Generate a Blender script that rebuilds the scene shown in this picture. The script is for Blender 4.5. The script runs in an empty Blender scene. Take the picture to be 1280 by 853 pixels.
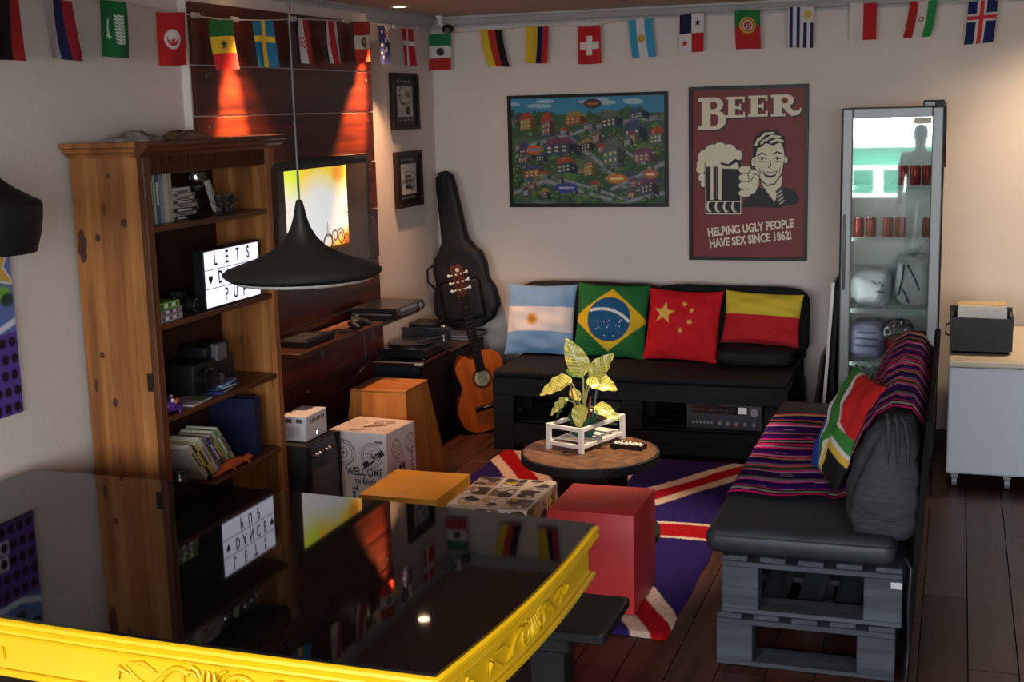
import bpy, bmesh, math, random
import numpy as np
from mathutils import Vector, Matrix, Euler

scene = bpy.context.scene
COL = scene.collection
rng = random.Random(7)
PI = math.pi

def lin(c):
    out = []
    for v in c[:3]:
        v = v / 255.0
        out.append(v / 12.92 if v <= 0.04045 else ((v + 0.055) / 1.055) ** 2.4)
    return tuple(out)

# ------------------------------------------------------------------ camera
cam_data = bpy.data.cameras.new('camera')
cam_data.sensor_fit = 'HORIZONTAL'
cam_data.sensor_width = 36.0
cam_data.lens = 1650.46 * 36.0 / 1280.0
cam_data.clip_start = 0.05
cam = bpy.data.objects.new('camera', cam_data)
COL.objects.link(cam)
yaw, pitch, roll = 0.327328, -0.174945, -0.026741
fwd = Vector((-math.sin(yaw) * math.cos(pitch), math.cos(yaw) * math.cos(pitch), math.sin(pitch)))
rt = Vector((math.cos(yaw), math.sin(yaw), 0))
upv = rt.cross(fwd)
r2 = rt * math.cos(roll) + upv * math.sin(roll)
u2 = -rt * math.sin(roll) + upv * math.cos(roll)
cam.matrix_world = Matrix(((r2.x, u2.x, -fwd.x, 3.4704), (r2.y, u2.y, -fwd.y, -8.6647), (r2.z, u2.z, -fwd.z, 2.1), (0, 0, 0, 1)))
scene.camera = cam

# ------------------------------------------------------------------ world, daylight, exposure
world = bpy.data.worlds.new('overcast_sky')
scene.world = world
world.use_nodes = True
wn = world.node_tree.nodes
wn['Background'].inputs['Color'].default_value = (0.88, 0.94, 1.0, 1)
wn['Background'].inputs['Strength'].default_value = 9.5
ZC = 2.72                       # ceiling height
WIN = (0.35, 6.05, 0.85, 2.5)   # street window opening in the wall behind the viewer
YF = -10.4                      # street wall
pd = bpy.data.lights.new('window_daylight_portal', 'AREA')
pd.shape = 'RECTANGLE'
pd.size = WIN[1] - WIN[0]
pd.size_y = WIN[3] - WIN[2]
pd.cycles.is_portal = True
po = bpy.data.objects.new('window_daylight_portal', pd)
po.location = ((WIN[0] + WIN[1]) / 2, YF - 0.06, (WIN[2] + WIN[3]) / 2)
po.rotation_euler = (PI / 2, 0, 0)
COL.objects.link(po)
scene.view_settings.view_transform = 'Standard'
scene.view_settings.look = 'None'
scene.view_settings.exposure = 0.95
scene.view_settings.gamma = 1.0
scene.view_settings.use_curve_mapping = False
scene.cycles.use_denoising = True
scene.cycles.max_bounces = 8
scene.cycles.transparent_max_bounces = 12
scene.cycles.sample_clamp_indirect = 6.0
scene.cycles.caustics_reflective = False
scene.cycles.caustics_refractive = False

# ------------------------------------------------------------------ materials
MATS = {}
def _new(name):
    m = bpy.data.materials.new(name)
    m.use_nodes = True
    nt = m.node_tree
    return m, nt, nt.nodes['Principled BSDF']

def mat(name, col, rough=0.5, metal=0.0, var=0.12, scale=9.0, bump=0.0, bscale=60.0, coat=0.0, spec=0.5, emit=0.0, stretch=None):
    if name in MATS: return MATS[name]
    m, nt, p = _new(name)
    c = lin(col)
    if spec == 0.5 and metal == 0 and max(col[:3]) < 60 and rough > 0.3: spec = 0.22
    tc = nt.nodes.new('ShaderNodeTexCoord')
    src = tc.outputs['Object']
    if stretch:
        mp = nt.nodes.new('ShaderNodeMapping')
        mp.inputs['Scale'].default_value = stretch
        nt.links.new(src, mp.inputs['Vector'])
        src = mp.outputs['Vector']
    if var > 0:
        nz = nt.nodes.new('ShaderNodeTexNoise')
        nz.inputs['Scale'].default_value = scale
        nz.inputs['Detail'].default_value = 5
        nt.links.new(src, nz.inputs['Vector'])
        rp = nt.nodes.new('ShaderNodeValToRGB')
        rp.color_ramp.elements[0].position = 0.3
        rp.color_ramp.elements[1].position = 0.7
        rp.color_ramp.elements[0].color = tuple(max(0, x * (1 - var)) for x in c) + (1,)
        rp.color_ramp.elements[1].color = tuple(min(1, x * (1 + var)) for x in c) + (1,)
        nt.links.new(nz.outputs['Fac'], rp.inputs['Fac'])
        nt.links.new(rp.outputs['Color'], p.inputs['Base Color'])
        rr = nt.nodes.new('ShaderNodeMapRange')
        rr.inputs['To Min'].default_value = max(0.02, rough - 0.06)
        rr.inputs['To Max'].default_value = min(1, rough + 0.06)
        nt.links.new(nz.outputs['Fac'], rr.inputs['Value'])
        nt.links.new(rr.outputs['Result'], p.inputs['Roughness'])
    else:
        p.inputs['Base Color'].default_value = c + (1,)
        p.inputs['Roughness'].default_value = rough
    p.inputs['Metallic'].default_value = metal
    p.inputs['Coat Weight'].default_value = coat
    p.inputs['Specular IOR Level'].default_value = spec
    if emit:
        p.inputs['Emission Color'].default_value = c + (1,)
        p.inputs['Emission Strength'].default_value = emit
    if bump:
        n2 = nt.nodes.new('ShaderNodeTexNoise')
        n2.inputs['Scale'].default_value = bscale
        n2.inputs['Detail'].default_value = 4
        nt.links.new(src, n2.inputs['Vector'])
        b = nt.nodes.new('ShaderNodeBump')
        b.inputs['Strength'].default_value = bump
        b.inputs['Distance'].default_value = 0.01
        nt.links.new(n2.outputs['Fac'], b.inputs['Height'])
        nt.links.new(b.outputs['Normal'], p.inputs['Normal'])
    MATS[name] = m
    return m

def wood(name, dark, light, axis='z', rough=0.45, fine=26.0, coat=0.0, knots=0.0, bump=0.08, spec=0.35):
    if name in MATS: return MATS[name]
    m, nt, p = _new(name)
    tc = nt.nodes.new('ShaderNodeTexCoord')
    mp = nt.nodes.new('ShaderNodeMapping')
    s = {'x': (0.07, 1, 1), 'y': (1, 0.07, 1), 'z': (1, 1, 0.07)}[axis]
    mp.inputs['Scale'].default_value = s
    nt.links.new(tc.outputs['Object'], mp.inputs['Vector'])
    nz = nt.nodes.new('ShaderNodeTexNoise')
    nz.inputs['Scale'].default_value = fine
    nz.inputs['Detail'].default_value = 7
    nz.inputs['Distortion'].default_value = 0.6
    nt.links.new(mp.outputs['Vector'], nz.inputs['Vector'])
    rp = nt.nodes.new('ShaderNodeValToRGB')
    rp.color_ramp.elements[0].position = 0.32
    rp.color_ramp.elements[1].position = 0.68
    rp.color_ramp.elements[0].color = lin(dark) + (1,)
    rp.color_ramp.elements[1].color = lin(light) + (1,)
    nt.links.new(nz.outputs['Fac'], rp.inputs['Fac'])
    out = rp.outputs['Color']
    if knots:
        vo = nt.nodes.new('ShaderNodeTexVoronoi')
        mk = nt.nodes.new('ShaderNodeMapping')
        mk.inputs['Scale'].default_value = {'x': (1, 3.5, 3.5), 'y': (3.5, 1.2, 3.5), 'z': (3.5, 3.5, 1.4)}[axis]
        nt.links.new(tc.outputs['Object'], mk.inputs['Vector'])
        vo.inputs['Scale'].default_value = 2.6
        nt.links.new(mk.outputs['Vector'], vo.inputs['Vector'])
        kr = nt.nodes.new('ShaderNodeValToRGB')
        kr.color_ramp.elements[0].position = 0.04
        kr.color_ramp.elements[1].position = 0.15
        kr.color_ramp.elements[0].color = (1, 1, 1, 1)
        kr.color_ramp.elements[1].color = (0, 0, 0, 1)
        nt.links.new(vo.outputs['Distance'], kr.inputs['Fac'])
        mx = nt.nodes.new('ShaderNodeMix')
        mx.data_type = 'RGBA'
        ml = nt.nodes.new('ShaderNodeMath')
        ml.operation = 'MULTIPLY'
        ml.inputs[1].default_value = knots
        nt.links.new(kr.outputs['Color'], ml.inputs[0])
        nt.links.new(ml.outputs[0], mx.inputs['Factor'])
        nt.links.new(out, mx.inputs['A'])
        mx.inputs['B'].default_value = tuple(x * 0.35 for x in lin(dark)) + (1,)
        out = mx.outputs['Result']
    nt.links.new(out, p.inputs['Base Color'])
    p.inputs['Roughness'].default_value = rough
    p.inputs['Coat Weight'].default_value = coat
    p.inputs['Coat Roughness'].default_value = 0.2
    p.inputs['Specular IOR Level'].default_value = spec if max(light) > 60 else 0.2
    b = nt.nodes.new('ShaderNodeBump')
    b.inputs['Strength'].default_value = bump
    b.inputs['Distance'].default_value = 0.004
    nt.links.new(nz.outputs['Fac'], b.inputs['Height'])
    nt.links.new(b.outputs['Normal'], p.inputs['Normal'])
    MATS[name] = m
    return m

def print_mat(name, rough=0.7, emit=0.0, bump=0.0, bscale=300.0, spec=0.2, sheen=0.0):
    """colour of the print comes from the mesh colour attribute 'print'"""
    if name in MATS: return MATS[name]
    m, nt, p = _new(name)
    a = nt.nodes.new('ShaderNodeAttribute')
    a.attribute_name = 'print'
    nt.links.new(a.outputs['Color'], p.inputs['Base Color'])
    p.inputs['Roughness'].default_value = rough
    p.inputs['Specular IOR Level'].default_value = spec
    p.inputs['Sheen Weight'].default_value = sheen
    if emit:
        nt.links.new(a.outputs['Color'], p.inputs['Emission Color'])
        p.inputs['Emission Strength'].default_value = emit
    if bump:
        tc = nt.nodes.new('ShaderNodeTexCoord')
        n2 = nt.nodes.new('ShaderNodeTexNoise')
        n2.inputs['Scale'].default_value = bscale
        nt.links.new(tc.outputs['Object'], n2.inputs['Vector'])
        b = nt.nodes.new('ShaderNodeBump')
        b.inputs['Strength'].default_value = bump
        b.inputs['Distance'].default_value = 0.01
        nt.links.new(n2.outputs['Fac'], b.inputs['Height'])
        nt.links.new(b.outputs['Normal'], p.inputs['Normal'])
    MATS[name] = m
    return m

def clear_mat(name, tint=(235, 245, 240), base=0.08, rough=0.02):
    """thin clear sheet: see-through with a Fresnel reflection"""
    if name in MATS: return MATS[name]
    m = bpy.data.materials.new(name)
    m.use_nodes = True
    nt = m.node_tree
    nt.nodes.clear()
    o = nt.nodes.new('ShaderNodeOutputMaterial')
    t = nt.nodes.new('ShaderNodeBsdfTransparent')
    t.inputs['Color'].default_value = lin(tint) + (1,)
    g = nt.nodes.new('ShaderNodeBsdfGlossy')
    g.inputs['Roughness'].default_value = rough
    f = nt.nodes.new('ShaderNodeFresnel')
    f.inputs['IOR'].default_value = 1.5
    ad = nt.nodes.new('ShaderNodeMath')
    ad.operation = 'ADD'
    ad.use_clamp = True
    ad.inputs[1].default_value = base
    nt.links.new(f.outputs[0], ad.inputs[0])
    mx = nt.nodes.new('ShaderNodeMixShader')
    nt.links.new(ad.outputs[0], mx.inputs[0])
    nt.links.new(t.outputs[0], mx.inputs[1])
    nt.links.new(g.outputs[0], mx.inputs[2])
    nt.links.new(mx.outputs[0], o.inputs[0])
    MATS[name] = m
    return m

# ------------------------------------------------------------------ object helpers
WORLD = {}
def wm(o):
    return WORLD.get(o.name, Matrix.Identity(4)) if o is not None else Matrix.Identity(4)

def tag(o, label=None, cat=None, group=None, kind=None):
    if label: o['label'] = label
    if cat: o['category'] = cat
    if group: o['group'] = group
    if kind: o['kind'] = kind
    return o

def thing(name, label, cat, loc=(0, 0, 0), rotz=0.0, group=None, rot=None, kind=None):
    o = bpy.data.objects.new(name, None)
    o.empty_display_size = 0.05
    COL.objects.link(o)
    e = Euler(rot) if rot else Euler((0, 0, rotz))
    o.location = loc
    o.rotation_euler = e
    WORLD[o.name] = Matrix.Translation(Vector(loc)) @ e.to_matrix().to_4x4()
    return tag(o, label, cat, group, kind)

def link(name, me, m, parent=None, smooth=None, local=True):
    if parent is not None and not local:
        me.transform(wm(parent).inverted())
    o = bpy.data.objects.new(name, me)
    COL.objects.link(o)
    if m is not None and not me.materials: me.materials.append(m)
    if parent is not None:
        o.parent = parent
        WORLD[o.name] = wm(parent)
    if smooth is not None:
        me.polygons.foreach_set('use_smooth', [True] * len(me.polygons))
        me.set_sharp_from_angle(angle=math.radians(smooth))
    return o

class MB:
    """collects shapes for ONE mesh"""
    def __init__(s): s.bm = bmesh.new()
    def _xf(s, geom, M):
        vs = [g for g in geom if isinstance(g, bmesh.types.BMVert)]
        bmesh.ops.transform(s.bm, matrix=M, verts=vs)
    def box(s, x0, x1, y0, y1, z0, z1, bev=0.0, seg=1, M=None):
        r = bmesh.ops.create_cube(s.bm, size=1.0)
        T = Matrix.Translation(((x0 + x1) / 2, (y0 + y1) / 2, (z0 + z1) / 2)) @ Matrix.Diagonal((x1 - x0, y1 - y0, z1 - z0, 1))
        vs = r['verts']
        bmesh.ops.transform(s.bm, matrix=T, verts=vs)
        if bev > 0:
            es = list({e for v in vs for e in v.link_edges})
            r = bmesh.ops.bevel(s.bm, geom=es, offset=bev, segments=seg, affect='EDGES', profile=0.5)
            vs = list({v for f in r['faces'] for v in f.verts} | {v for v in vs if v.is_valid})
        if M is not None: bmesh.ops.transform(s.bm, matrix=M, verts=vs)
        return s
    def cyl(s, p0, p1, r0, r1=None, seg=16, caps=True):
        r1 = r0 if r1 is None else r1
        p0, p1 = Vector(p0), Vector(p1)
        d = p1 - p0
        q = d.to_track_quat('Z', 'Y').to_matrix().to_4x4()
        M = Matrix.Translation((p0 + p1) / 2) @ q
        bmesh.ops.create_cone(s.bm, cap_ends=caps, segments=seg, radius1=r0, radius2=r1, depth=d.length, matrix=M)
        return s
    def sphere(s, c, r, seg=14, scale=(1, 1, 1), M=None):
        T = Matrix.Translation(c) @ (M if M is not None else Matrix.Identity(4)) @ Matrix.Diagonal((r * scale[0], r * scale[1], r * scale[2], 1))
        bmesh.ops.create_uvsphere(s.bm, u_segments=seg, v_segments=max(6, seg // 2 + 1), radius=1.0, matrix=T)
        return s
    def lathe(s, prof, c=(0, 0, 0), seg=28, M=None, caps=True):
        rings = []
        for r, z in prof:
            ring = []
            for k in range(seg):
                a = 2 * PI * k / seg
                p = Vector((r * math.cos(a), r * math.sin(a), z))
                if M is not None: p = M @ p
                ring.append(s.bm.verts.new(p + Vector(c)))
            rings.append(ring)
        for a, b in zip(rings, rings[1:]):
            for k in range(seg):
                s.bm.faces.new((a[k], a[(k + 1) % seg], b[(k + 1) % seg], b[k]))
        if caps and prof[0][0] > 1e-4: s.bm.faces.new(list(reversed(rings[0])))
        if caps and prof[-1][0] > 1e-4: s.bm.faces.new(rings[-1])
        return s
    def tube(s, pts, r, seg=8, caps=True):
        pts = [Vector(p) for p in pts]
        rs = r if isinstance(r, (list, tuple)) else [r] * len(pts)
        rings = []
        n = len(pts)
        ref = Vector((0, 0, 1))
        for i, p in enumerate(pts):
            d = (pts[min(i + 1, n - 1)] - pts[max(i - 1, 0)]).normalized()
            if abs(d.dot(ref)) > 0.95: ref = Vector((1, 0, 0)) if abs(d.x) < 0.9 else Vector((0, 1, 0))
            a = d.cross(ref).normalized()
            b = d.cross(a).normalized()
            rings.append([s.bm.verts.new(p + (a * math.cos(2 * PI * k / seg) + b * math.sin(2 * PI * k / seg)) * rs[i]) for k in range(seg)])
        for a, b in zip(rings, rings[1:]):
            for k in range(seg):
                s.bm.faces.new((a[k], b[k], b[(k + 1) % seg], a[(k + 1) % seg]))
        if caps:
            s.bm.faces.new(rings[0])
            s.bm.faces.new(list(reversed(rings[-1])))
        return s
    def prism(s, poly, f, d0, d1):
        """poly 2-D, f(a,b,d)->3-D; extruded from d0 to d1"""
        A = [s.bm.verts.new(f(a, b, d0)) for a, b in poly]
        B = [s.bm.verts.new(f(a, b, d1)) for a, b in poly]
        n = len(poly)
        s.bm.faces.new(list(reversed(A)))
        s.bm.faces.new(B)
        for k in range(n):
            s.bm.faces.new((A[k], A[(k + 1) % n], B[(k + 1) % n], B[k]))
        return s
    def hexa(s, pts):
        v = [s.bm.verts.new(p) for p in pts]     # 4 bottom, 4 top, same order
        for q in ((3, 2, 1, 0), (4, 5, 6, 7), (0, 1, 5, 4), (1, 2, 6, 5), (2, 3, 7, 6), (3, 0, 4, 7)):
            s.bm.faces.new([v[k] for k in q])
        return s
    def grid(s, f, nu, nv, wrap_u=False):
        V = [[s.bm.verts.new(f(i / nu if wrap_u else i / (nu - 1), j / (nv - 1))) for i in range(nu)] for j in range(nv)]
        for j in range(nv - 1):
            for i in range(nu if wrap_u else nu - 1):
                k = (i + 1) % nu
                s.bm.faces.new((V[j][i], V[j][k], V[j + 1][k], V[j + 1][i]))
        return s
    def build(s, name, m, parent=None, smooth=None, local=False):
        bmesh.ops.recalc_face_normals(s.bm, faces=s.bm.faces)
        me = bpy.data.meshes.new(name)
        s.bm.to_mesh(me)
        s.bm.free()
        return link(name, me, m, parent, smooth, local)

def bx(name, m, parent, x0, x1, y0, y1, z0, z1, bev=0.0, local=False, seg=1, smooth=None):
    return MB().box(x0, x1, y0, y1, z0, z1, bev, seg).build(name, m, parent, smooth, local)

def text(body, size, m, parent, origin, xdir, ydir, name='lettering', bold=0.0, align='CENTER', sx=1.0, depth=0.0006, local=False):
    cu = bpy.data.curves.new('t', 'FONT')
    cu.body = body
    cu.size = size
    cu.offset = bold * size
    cu.align_x = align
    cu.align_y = 'CENTER'
    cu.extrude = depth / 2
    cu.resolution_u = 3
    o = bpy.data.objects.new('t', cu)
    COL.objects.link(o)
    dg = bpy.context.evaluated_depsgraph_get()
    me = bpy.data.meshes.new_from_object(o.evaluated_get(dg))
    bpy.data.objects.remove(o)
    bpy.data.curves.remove(cu)
    X = Vector(xdir).normalized() * sx
    Y = Vector(ydir).normalized()
    Z = X.normalized().cross(Y)
    M = Matrix(((X.x, Y.x, Z.x, origin[0]), (X.y, Y.y, Z.y, origin[1]), (X.z, Y.z, Z.z, origin[2]), (0, 0, 0, 1)))
    me.transform(M)
    me.materials.clear()
    return link(name, me, m, parent, None, local)

# ------------------------------------------------------------------ flat print: small software canvas
class Canvas:
    def __init__(s, w, h, col, ss=3):
        s.w, s.h, s.ss = w, h, ss
        s.a = np.empty((h * ss, w * ss, 3), np.float32)
        s.a[:] = lin(col)
        y, x = np.mgrid[0:h * ss, 0:w * ss]
        s.X = ((x + 0.5) / (w * ss)).astype(np.float32)     # 0..1 left to right
        s.Y = ((y + 0.5) / (h * ss)).astype(np.float32)     # 0..1 top to bottom
        s.asp = h / w
    def fill(s, mask, col):
        s.a[mask] = lin(col)
        return s
    def rect(s, x0, y0, x1, y1, col):
        W, H = s.w * s.ss, s.h * s.ss
        s.a[max(0, int(round(y0 * H))):max(0, int(round(y1 * H))), max(0, int(round(x0 * W))):max(0, int(round(x1 * W)))] = lin(col)
        return s
    def sub(s, x0, y0, x1, y1):
        W, H = s.w * s.ss, s.h * s.ss
        i0, i1 = max(0, int(y0 * H) - 1), min(H, int(y1 * H) + 2)
        j0, j1 = max(0, int(x0 * W) - 1), min(W, int(x1 * W) + 2)
        return slice(i0, max(i0, i1)), slice(j0, max(j0, j1))
    def ell(s, cx, cy, rx, ry, col, inner=0.0):
        """radii as fractions of width (rx) and height (ry)"""
        sl = s.sub(cx - rx, cy - ry, cx + rx, cy + ry)
        d = ((s.X[sl] - cx) / rx) ** 2 + ((s.Y[sl] - cy) / ry) ** 2
        mk = d <= 1
        if inner: mk &= d >= inner * inner
        s.a[sl][mk] = lin(col)
        return s
    def circ(s, cx, cy, r, col, inner=0.0):
        return s.ell(cx, cy, r, r / s.asp, col, inner)
    def poly(s, pts, col):
        P = np.array(pts, np.float32)
        sl = s.sub(P[:, 0].min(), P[:, 1].min(), P[:, 0].max(), P[:, 1].max())
        X, Y = s.X[sl], s.Y[sl]
        ins = np.zeros(X.shape, bool)
        n = len(P)
        for k in range(n):
            x0, y0 = P[k]
            x1, y1 = P[(k + 1) % n]
            if y0 == y1: continue
            c = ((y0 > Y) != (y1 > Y)) & (X < (x1 - x0) * (Y - y0) / (y1 - y0) + x0)
            ins ^= c
        s.a[sl][ins] = lin(col)
        return s
    def line(s, pts, wdt, col):
        """polyline, width as fraction of canvas width"""
        r = wdt / 2
        for (x0, y0), (x1, y1) in zip(pts, pts[1:]):
            sl = s.sub(min(x0, x1) - r, min(y0, y1) - r / s.asp, max(x0, x1) + r, max(y0, y1) + r / s.asp)
            X, Y = s.X[sl], s.Y[sl] * s.asp
            dx, dy = x1 - x0, (y1 - y0) * s.asp
            L = dx * dx + dy * dy + 1e-12
            t = np.clip(((X - x0) * dx + (Y - y0 * s.asp) * dy) / L, 0, 1)
            d = (X - x0 - t * dx) ** 2 + (Y - y0 * s.asp - t * dy) ** 2
            s.a[sl][d <= r * r] = lin(col)
        return s
    def star(s, cx, cy, r, col, rot=0.0, n=5, inner=0.4):
        pts = []
        for k in range(2 * n):
            q = r if k % 2 == 0 else r * inner
            a = rot - PI / 2 + k * PI / n
            pts.append((cx + q * math.cos(a), cy + q * math.sin(a) / s.asp))
        return s.poly(pts, col)
    def out(s):
        return s.a.reshape(s.h, s.ss, s.w, s.ss, 3).mean(axis=(1, 3))

def printed(name, cv, fn, m, parent=None, local=False, back=None, smooth=True):
    """grid whose points carry the colours of canvas cv; fn(U,V) -> (N,3), V up. back: (fn, colour) closes a second side"""
    img = cv.out() if isinstance(cv, Canvas) else cv
    h, w = img.shape[:2]
    V, U = np.meshgrid(np.linspace(1, 0, h), np.linspace(0, 1, w), indexing='ij')
    P = fn(U.ravel(), V.ravel())
    C = img.reshape(-1, 3)
    i = np.arange(h * w).reshape(h, w)
    F = np.stack([i[:-1, :-1], i[1:, :-1], i[1:, 1:], i[:-1, 1:]], -1).reshape(-1, 4)
    if back:
        bf, bc = back
        P2 = bf(U.ravel(), V.ravel())
        n = len(P)
        F2 = F[:, ::-1] + n
        b = np.concatenate([i[0, :], i[1:, -1], i[-1, -2::-1], i[-2:0:-1, 0]])
        nb = np.roll(b, -1)
        F3 = np.stack([b, nb, nb + n, b + n], -1)
        P = np.concatenate([P, P2])
        C2 = np.tile(np.array(lin(bc), np.float32), (n, 1))
        C = np.concatenate([C, C2])
        F = np.concatenate([F, F2, F3])
    me = bpy.data.meshes.new(name)
    me.vertices.add(len(P))
    me.vertices.foreach_set('co', P.astype(np.float32).ravel())
    me.loops.add(len(F) * 4)
    me.loops.foreach_set('vertex_index', F.astype(np.int32).ravel())
    me.polygons.add(len(F))
    me.polygons.foreach_set('loop_start', np.arange(0, len(F) * 4, 4, dtype=np.int32))
    me.update(calc_edges=True)
    at = me.color_attributes.new('print', 'FLOAT_COLOR', 'POINT')
    at.data.foreach_set('color', np.concatenate([C, np.ones((len(C), 1), np.float32)], 1).astype(np.float32).ravel())
    if smooth: me.polygons.foreach_set('use_smooth', [True] * len(me.polygons))
    me.validate()
    return link(name, me, m, parent, None, local)

def plane_fn(o, ex, ey):
    o, ex, ey = np.array(o, float), np.array(ex, float), np.array(ey, float)
    return lambda U, V: o + U[:, None] * ex + V[:, None] * ey

def spot(name, parent, loc, target, energy, col, size=60, blend=0.4, radius=0.03):
    ld = bpy.data.lights.new(name, 'SPOT')
    ld.energy = energy
    ld.color = col
    ld.spot_size = math.radians(size)
    ld.spot_blend = blend
    ld.shadow_soft_size = radius
    o = bpy.data.objects.new(name, ld)
    COL.objects.link(o)
    o.matrix_world = Matrix.Translation(loc) @ (Vector(target) - Vector(loc)).to_track_quat('-Z', 'Y').to_matrix().to_4x4()
    return o
# ================================================================== THE ROOM
M_WALL = mat('painted_plaster_wall', (210, 197, 188), 0.85, var=0.03, scale=2.0, bump=0.12, bscale=35)
M_CEIL = mat('painted_ceiling', (176, 160, 150), 0.9, var=0.03, scale=2.0)
M_TRIM = mat('grey_cornice_paint', (168, 168, 170), 0.6, var=0.04)
M_SUB = mat('subfloor', (28, 16, 10), 0.9)
XR = 6.4
def struct(o, **k):
    o['kind'] = 'structure'
    return tag(o, **k)

struct(bx('wall_back', M_WALL, None, -0.1, XR + 0.1, 0, 0.12, -0.05, ZC + 0.1), label='pale plastered wall behind the pallet sofa and fridge', cat='wall')
struct(bx('wall_left', M_WALL, None, -0.12, 0, YF, 0, -0.05, ZC + 0.1), label='pale plastered wall behind the bookcase', cat='wall')
struct(bx('wall_right', M_WALL, None, XR, XR + 0.12, YF, 0, -0.05, ZC + 0.1), label='pale plastered side wall beyond the white freezer', cat='wall')
wf = MB()
wf.box(-0.12, XR + 0.12, YF - 0.12, YF, -0.05, WIN[2]).box(-0.12, XR + 0.12, YF - 0.12, YF, WIN[3], ZC + 0.1)
wf.box(-0.12, WIN[0], YF - 0.12, YF, WIN[2], WIN[3]).box(WIN[1], XR + 0.12, YF - 0.12, YF, WIN[2], WIN[3])
struct(wf.build('wall_front', M_WALL), label='street wall with the wide open window', cat='wall')
struct(bx('ceiling', M_CEIL, None, -0.12, XR + 0.12, YF - 0.12, 0.12, ZC, ZC + 0.1), label='dim flat ceiling above the bunting', cat='ceiling')
# cornice: stepped moulding along both walls
prof = [(0, -0.075), (0.012, -0.075), (0.012, -0.06), (0.03, -0.05), (0.055, -0.02), (0.07, -0.015), (0.07, 0), (0, 0)]
struct(MB().prism(prof, lambda a, b, d: (d, -a, ZC + b), 0, XR).build('trim_1', M_TRIM), label='stepped grey cornice along the top of the poster wall', cat='trim')
struct(MB().prism(prof, lambda a, b, d: (a, d, ZC + b), YF, 0).build('trim_2', M_TRIM), label='stepped grey cornice along the top of the bookcase wall', cat='trim')
# floor of separate boards
fl = struct(bx('floor', M_SUB, None, -0.12, XR + 0.12, YF, 0.0, -0.05, -0.018), label='dark reddish hardwood plank floor', cat='floor')
M_FB = [wood('floor_hardwood_%d' % k, d, l, 'y', 0.42, 22, coat=0.06) for k, (d, l) in enumerate((((36, 17, 11), (70, 35, 22)), ((30, 14, 9), (60, 29, 18)), ((40, 20, 13), (78, 41, 26)), ((34, 18, 12), (66, 37, 25))))]
bw = 0.178
for i in range(int(XR / bw)):
    y = YF + 0.01
    x0 = i * bw
    first = True
    while y < -0.01:
        L = rng.uniform(2.0, 3.4) * (rng.uniform(0.3, 1) if first else 1)
        first = False
        y1 = min(y + L, -0.004)
        bx('floor_board', M_FB[rng.randrange(4)], fl, x0 + 0.0015, x0 + bw - 0.0015, y, y1 - 0.003, -0.018, rng.uniform(-0.0012, 0.0), 0.0015)
        y = y1

# panelled pier on the left wall
pr = struct(thing('wall_panelling', 'dark reddish plank panelling behind the television', 'panelling', (0.03, -2.155, 0)))
pr['kind'] = 'structure'
bx('pier', M_WALL, pr, 0.0, 0.042, -3.16, -1.155, 0.0, ZC - 0.001)
M_PL = [wood('panel_mahogany_%d' % k, d, l, 'y', 0.33, 18, coat=0.25, knots=0.5) for k, (d, l) in enumerate((((48, 17, 10), (92, 34, 18)), ((40, 14, 9), (80, 29, 16)), ((55, 20, 12), (102, 38, 20))))]
zs = [0.01, 0.31, 0.62, 0.942, 1.207, 1.509, 1.80, 2.098, 2.337, 2.63]
for k, (a, b) in enumerate(zip(zs, zs[1:])):
    q = bx('plank', M_PL[k % 3], pr, 0.042, 0.064 - 0.002 * (k % 2), -3.15, -1.16 + 0.006 * (k % 3), a + 0.003, b - 0.003, 0.003)
    for yy in (-3.05, -2.2, -1.24):
        MB().cyl((0.062, yy, b - 0.05), (0.0655, yy, b - 0.05), 0.006, seg=8).build('screw', mat('dull_screw', (190, 175, 160), 0.4, metal=0.6), q)

# downlights in the ceiling (each carries its own lamp)
M_LENS = mat('lit_lens', (255, 214, 170), 0.4, var=0, emit=14.0)
M_RING = mat('white_lamp_ring', (215, 210, 205), 0.4, var=0.03)
def downlight(x, y, label, energy, tgt, col=(1.0, 0.72, 0.45), size=60, blend=0.35, r=0.045, radius=0.03):
    t = thing('downlight', label, 'downlight', (x, y, ZC), group='recessed ceiling downlights')
    MB().lathe([(r * 0.8, -0.001), (r * 0.82, -0.006), (r * 1.25, -0.008), (r * 1.35, -0.001)], (x, y, ZC), 24, caps=False).build('ring', M_RING, t, 40)
    MB().cyl((x, y, ZC - 0.003), (x, y, ZC - 0.0005), r * 0.79, seg=20).build('lens', M_LENS, t)
    o = spot('lamp_beam', t, (x, y, ZC - 0.02), tgt, energy, col, size, blend, radius)
    o.parent = t
    o.matrix_parent_inverse = wm(t).inverted()
    if size < 30:
        o = spot('added_wide_beam', t, (x, y, ZC - 0.02), (x + 0.25, y + 0.1, 0), 110, (1.0, 0.55, 0.3), 75, 0.9, radius)  # extra wide beam added to warm the tops of the box and stool
        o.parent = t
        o.matrix_parent_inverse = wm(t).inverted()
downlight(0.25, -1.12, 'small lit downlight in the ceiling over the panelling edge by the corner', 700, (0.06, -1.45, 1.95), (1.0, 0.42, 0.17), 29, 0.8, radius=0.03)
downlight(0.25, -2.80, 'small lit downlight in the ceiling over the bookcase end of the panelling', 700, (0.06, -2.84, 1.95), (1.0, 0.42, 0.17), 29, 0.8, radius=0.03)
downlight(2.75, -2.05, 'small lit downlight in the ceiling over the round spool table', 250, (1.93, -2.6, 0.3), (1.0, 0.76, 0.5), 40, 0.9)
downlight(4.55, -0.75, 'small lit downlight in the ceiling over the white freezer', 95, (4.3, -0.2, 1.0), (1.0, 0.74, 0.46), 120, 0.7, radius=0.08)
downlight(2.2, -6.2, 'small lit downlight in the ceiling over the yellow table', 60, (2.0, -5.6, 0), (1.0, 0.8, 0.6), 90, 0.6)

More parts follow.
